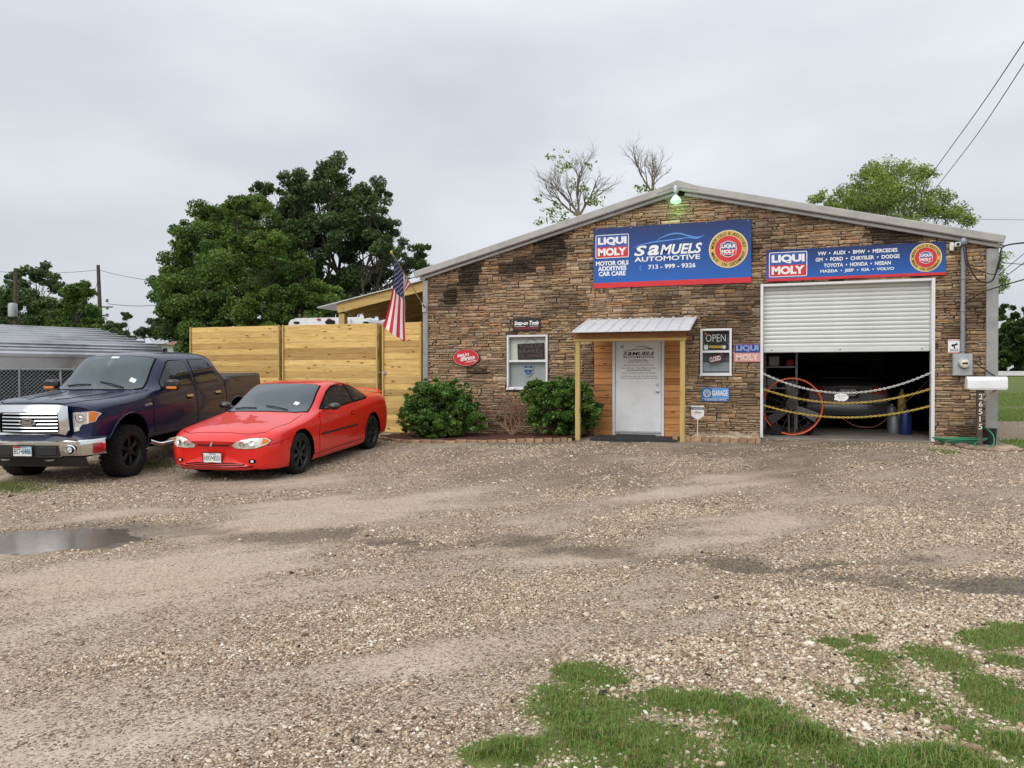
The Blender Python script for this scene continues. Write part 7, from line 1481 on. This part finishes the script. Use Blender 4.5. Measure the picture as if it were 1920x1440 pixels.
sc = Car(S_ST, lambda x, y, z_: (.1 * (y / .8) ** 2 * max(0, 1 - x / .8) - (.10 * (y / .8) ** 2 * ((x - 3.9) / .65) ** 2 if x > 3.9 else 0)), [(.85, .31, .36, .58), (3.65, .31, .36, .58)], M['silver_paint'], sed)
sc.patch('rear_window', [(3.22, -.46), (3.18, 0), (3.22, .46), (3.72, .56), (3.76, 0), (3.72, -.56)], 'top', .005, M['glass_dark']); sc.patch('windshield', [(1.55, -.6), (1.45, 0), (1.55, .6), (2.1, .5), (2.06, 0), (2.1, -.5)], 'top', .005, M['glass_dark'])
sc.both('side_window', [(1.85, .98), (2.25, 1.28), (2.7, 1.33), (3.15, 1.28), (3.5, 1.02)], .005, M['glass_dark']); sc.mirror('tail_light', [(.42, .76), (.70, .74), (.72, .88), (.48, .92)], 'rear', .005, M['red_lens'])
p, n = sc.cast(0, .79, 'rear'); RR = Fr(p + Vector((.012, 0, 0)), (0, 1, 0), (0, 0, 1)); plate(sed, RR, 'HVK-6380'); flat('plate_surround', RR, rframe(-.22, .22, -.12, .16, .05, .05), .004, M['black_plastic'], sed, True); MB().bbox(p.x - .01, p.x + .03, -.24, .24, .925, .950, .01).obj('trunk_trim', M['black_plastic'], sed, True)
b = MB()
for y in np.linspace(-.80, .80, 21):
    for dx, z_ in ((-.10, .58), (.03, .57), (.05, .52), (.05, .40), (.02, .32), (-.12, .30)): b.v.append((4.60 - .10 * (y / .8) ** 2 + dx, y, z_))
b.f = [[i * 6 + j, i * 6 + j + 1, (i + 1) * 6 + j + 1, (i + 1) * 6 + j] for i in range(20) for j in range(5)]; b.mi = [0] * len(b.f); bb = b.obj('rear_bumper', M['silver_paint'], sed, True, smooth=40)
b = MB(); b.tube([(4.655 - .10 * (y / .8) ** 2, y, .535) for y in np.linspace(-.76, .76, 21)], .010, 6); b.obj('bumper_trim', M['dull_chrome'], bb, True)
add_wheels(sed, wheel_meshes(.31, .2, .21, 6, False), [(.85, -.76, .31), (.85, .76, .31), (3.65, -.76, .31), (3.65, .76, .31)])
# ================================================================== LOOSE GRAVEL AND GRASS
t = Nt('pebble'); oi = t.n('ShaderNodeObjectInfo').outputs['Random']
pc2 = t.ramp(oi, [(0, S(48, 40, 33)), (.02, S(60, 48, 38)), (.04, S(116, 96, 77)), (.2, S(156, 134, 110)), (.45, S(182, 160, 134)), (.7, S(202, 184, 157)), (.9, S(222, 211, 191)), (.97, S(232, 226, 214)), (1, S(176, 138, 98))])
pc2 = t.mix(1.0, pc2, t.ramp(t.noise(t.coord('Object'), 2.5, 4), [(.3, (.75, .75, .75)), (.7, (1.15, 1.15, 1.15))]), 'MULTIPLY'); t.bsdf(pc2, .8, 0, 0, None, .3); M['pebble'] = t.m
pcol = bpy.data.collections.new('pebble_shapes')
from mathutils import noise as mnoise
for k in range(6):
    bm = bmesh.new(); bmesh.ops.create_icosphere(bm, subdivisions=1 if k < 3 else 2, radius=.5)
    for v in bm.verts: q = 1 + .45 * mnoise.noise(v.co * 1.9 + Vector((k * 7.1, k * 3.3, 1))); v.co = Vector((v.co.x * q * 1.2, v.co.y * q * .9, v.co.z * q * .6))
    me = bpy.data.meshes.new('pebble_shape'); bm.to_mesh(me); bm.free(); me.materials.append(M['pebble'])
    if k >= 3: me.polygons.foreach_set('use_smooth', [True] * len(me.polygons))
    pcol.objects.link(bpy.data.objects.new('pebble_shape', me))
r_ = np.random.default_rng(77)
def scatter(n, dmin, dmax, size, thr):
    """gravel strewn over the yard by distance ring; thinner on packed sand, ruts and lawn"""
    a = r_.uniform(-rad(38), rad(38), n) + YAW; d = np.sqrt(r_.uniform(dmin ** 2, dmax ** 2, n)); x = CAM.x - d * np.sin(a); y = CAM.y + d * np.cos(a)
    c_ = cover(x, y); keep = (c_ * 1.15 + .3 * (fbm(x, y, .18, 71) - .5) > r_.random(n) * (1 - thr) + thr) & (wetness(x, y) < .30 + .3 * r_.random(n)) & (y < -.12)
    lw = lawn(x, y); keep &= lw < .35 + .6 * r_.random(n) ** 3
    keep &= ~((x > 4.2) & (x < 7.5) & (y > -1.45)) & ~((x < 4.1) & (x > -.6) & (y > -1.7)) & (x < 12.5)
    x, y = x[keep], y[keep]; big = sstep(6.0, 7.5, x) * sstep(-10.3, -11.3, y)
    s = size * np.exp(r_.normal(0, .38, len(x))) * (1 + .35 * big); s = np.where(r_.random(len(x)) < .02, s * 1.8, s); return x, y, s
parts = [scatter(150000, 2.3, 6.0, .0088, .38), scatter(120000, 6.0, 10.0, .0118, .40), scatter(70000, 10.0, 17.0, .0160, .36)]
x = np.concatenate([p[0] for p in parts]); y = np.concatenate([p[1] for p in parts]); s = np.concatenate([p[2] for p in parts])
# white pea gravel in the little bed, its own finer scatter
bxn = 2600; bx_x = r_.uniform(6.22, 7.38, bxn); bx_y = r_.uniform(-.94, -.14, bxn)
def strew(name, x, y, z_, s, label):
    n = len(x); me = bpy.data.meshes.new(name); me.vertices.add(n); me.vertices.foreach_set('co', np.stack([x, y, z_], -1).astype(np.float32).ravel())
    a = me.attributes.new('psize', 'FLOAT', 'POINT'); a.data.foreach_set('value', s.astype(np.float32)); a = me.attributes.new('prot', 'FLOAT_VECTOR', 'POINT'); a.data.foreach_set('vector', np.stack([r_.normal(0, .25, n), r_.normal(0, .25, n), r_.uniform(0, 6.28, n)], -1).astype(np.float32).ravel())
    o = link(name, me); o['kind'] = 'stuff'; o['label'] = label
    ng = bpy.data.node_groups.new(name, 'GeometryNodeTree'); ng.interface.new_socket('Geometry', in_out='INPUT', socket_type='NodeSocketGeometry'); ng.interface.new_socket('Geometry', in_out='OUTPUT', socket_type='NodeSocketGeometry')
    N = ng.nodes; Lk = ng.links; gi = N.new('NodeGroupInput'); go = N.new('NodeGroupOutput'); ci = N.new('GeometryNodeCollectionInfo'); ci.inputs[0].default_value = pcol; ci.inputs['Separate Children'].default_value = True; ci.inputs['Reset Children'].default_value = True
    ip = N.new('GeometryNodeInstanceOnPoints'); ip.inputs['Pick Instance'].default_value = True; na = N.new('GeometryNodeInputNamedAttribute'); na.data_type = 'FLOAT'; na.inputs[0].default_value = 'psize'; nr = N.new('GeometryNodeInputNamedAttribute'); nr.data_type = 'FLOAT_VECTOR'; nr.inputs[0].default_value = 'prot'
    mpn = N.new('GeometryNodeMeshToPoints'); Lk.new(gi.outputs[0], mpn.inputs[0]); Lk.new(mpn.outputs[0], ip.inputs['Points']); Lk.new(ci.outputs[0], ip.inputs['Instance']); Lk.new(na.outputs[0], ip.inputs['Scale']); er = N.new('FunctionNodeEulerToRotation'); Lk.new(nr.outputs[0], er.inputs[0]); Lk.new(er.outputs[0], ip.inputs['Rotation']); Lk.new(ip.outputs[0], go.inputs[0])
    md = o.modifiers.new('strew', 'NODES'); md.node_group = ng; return o
strew('gravel', x, y, gfine(x, y) + s * .10, s, 'loose pale limestone gravel strewn over the sandy yard')
strew('pebble_fill', bx_x, bx_y, gz(bx_x, bx_y) + .06, np.full(bxn, .030) * r_.uniform(.6, 1.3, bxn), 'white pebbles filling the small brick edged bed')
def blades(name, x, y, h, wd, c_lo, c_hi, seed, label):
    r2 = np.random.default_rng(seed); n = len(x); a = r2.uniform(0, 6.28, n); dx, dy = np.cos(a), np.sin(a); ln = h * r2.uniform(.25, .9, n); z0 = gfine(x, y) - .005; sx, sy = -dy * wd, dx * wd
    P0 = np.stack([x, y, z0], -1); P1 = P0 + np.stack([dx * ln * .35, dy * ln * .35, h * .62], -1); P2 = P0 + np.stack([dx * ln, dy * ln, h * r2.uniform(.55, .98, n)], -1); Sv = np.stack([sx, sy, 0 * sx], -1)
    V = np.stack([P0 - Sv, P0 + Sv, P1 + Sv * .8, P1 - Sv * .8, P2 + Sv * .12, P2 - Sv * .12], 1).reshape(-1, 3); i0 = np.arange(n) * 6
    Fq = np.concatenate([np.stack([i0, i0 + 1, i0 + 2, i0 + 3], -1), np.stack([i0 + 3, i0 + 2, i0 + 4, i0 + 5], -1)]); tt = r2.random((n, 1)); col_ = np.array(c_lo) * (1 - tt) + np.array(c_hi) * tt; dry = (r2.random(n) < .22)[:, None]; col_ = np.where(dry, np.array(S(152, 134, 90)) * r2.uniform(.7, 1.1, (n, 1)), col_)
    o = link(name, npmesh(name, V, Fq, M['blade'], np.repeat(col_, 6, 0))); o['kind'] = 'stuff'; o['label'] = label; return o
n = 330000; a = r_.uniform(-rad(4), rad(37), n); d = np.sqrt(r_.uniform(2.2 ** 2, 7.2 ** 2, n)); ang = YAW - a; x = CAM.x - d * np.sin(ang); y = CAM.y + d * np.cos(ang); lw = lawn(x, y); tall = sstep(.55, 1.6, lw) * sstep(-12.4, -13.2, y)
k = (r_.random(n) < np.clip(lw * .95 + .12, 0, .95) * (0.35 + .65 * sstep(6.5, 3.0, d))) & (x < 11.6); x, y, tall = x[k], y[k], tall[k]
h = (.014 + .024 * r_.random(len(x))) * (1 + 2.6 * tall * r_.random(len(x))); blades('grass', x, y, h, .0016 + .0018 * tall * r_.random(len(x)), S(70, 100, 40), S(138, 166, 80), 5, 'patchy green grass growing into the gravel at the lower right')
n = 60000; x = r_.uniform(11.7, 19, n); y = r_.uniform(-2.2, 24, n) ; k = r_.random(n) < np.clip(lawn(x, y) * 1.4, 0, 1); x, y = x[k], y[k]; blades('lawn_grass', x, y, .05 + .05 * r_.random(len(x)), .004, S(58, 98, 30), S(118, 156, 58), 6, 'mown green lawn beside and behind the right corner of the shop')
gp = gnd(20, 912, -.36); n = 5000; x = r_.normal(gp.x - .3, .45, n); y = r_.normal(gp.y, .25, n); blades('weeds', x, y, .03 + .03 * r_.random(n), .0025, S(56, 84, 30), S(110, 130, 58), 7, 'thin weeds in front of the pickup at the left edge')
gp = dep(275, 862, 13.6); n = 2600; x = r_.normal(gp.x, .35, n); y = r_.normal(gp.y, .3, n); blades('weeds', x, y, .03 + .03 * r_.random(n), .0025, S(56, 84, 30), S(110, 130, 58), 8, 'thin weeds in the gap between the pickup and the coupe')
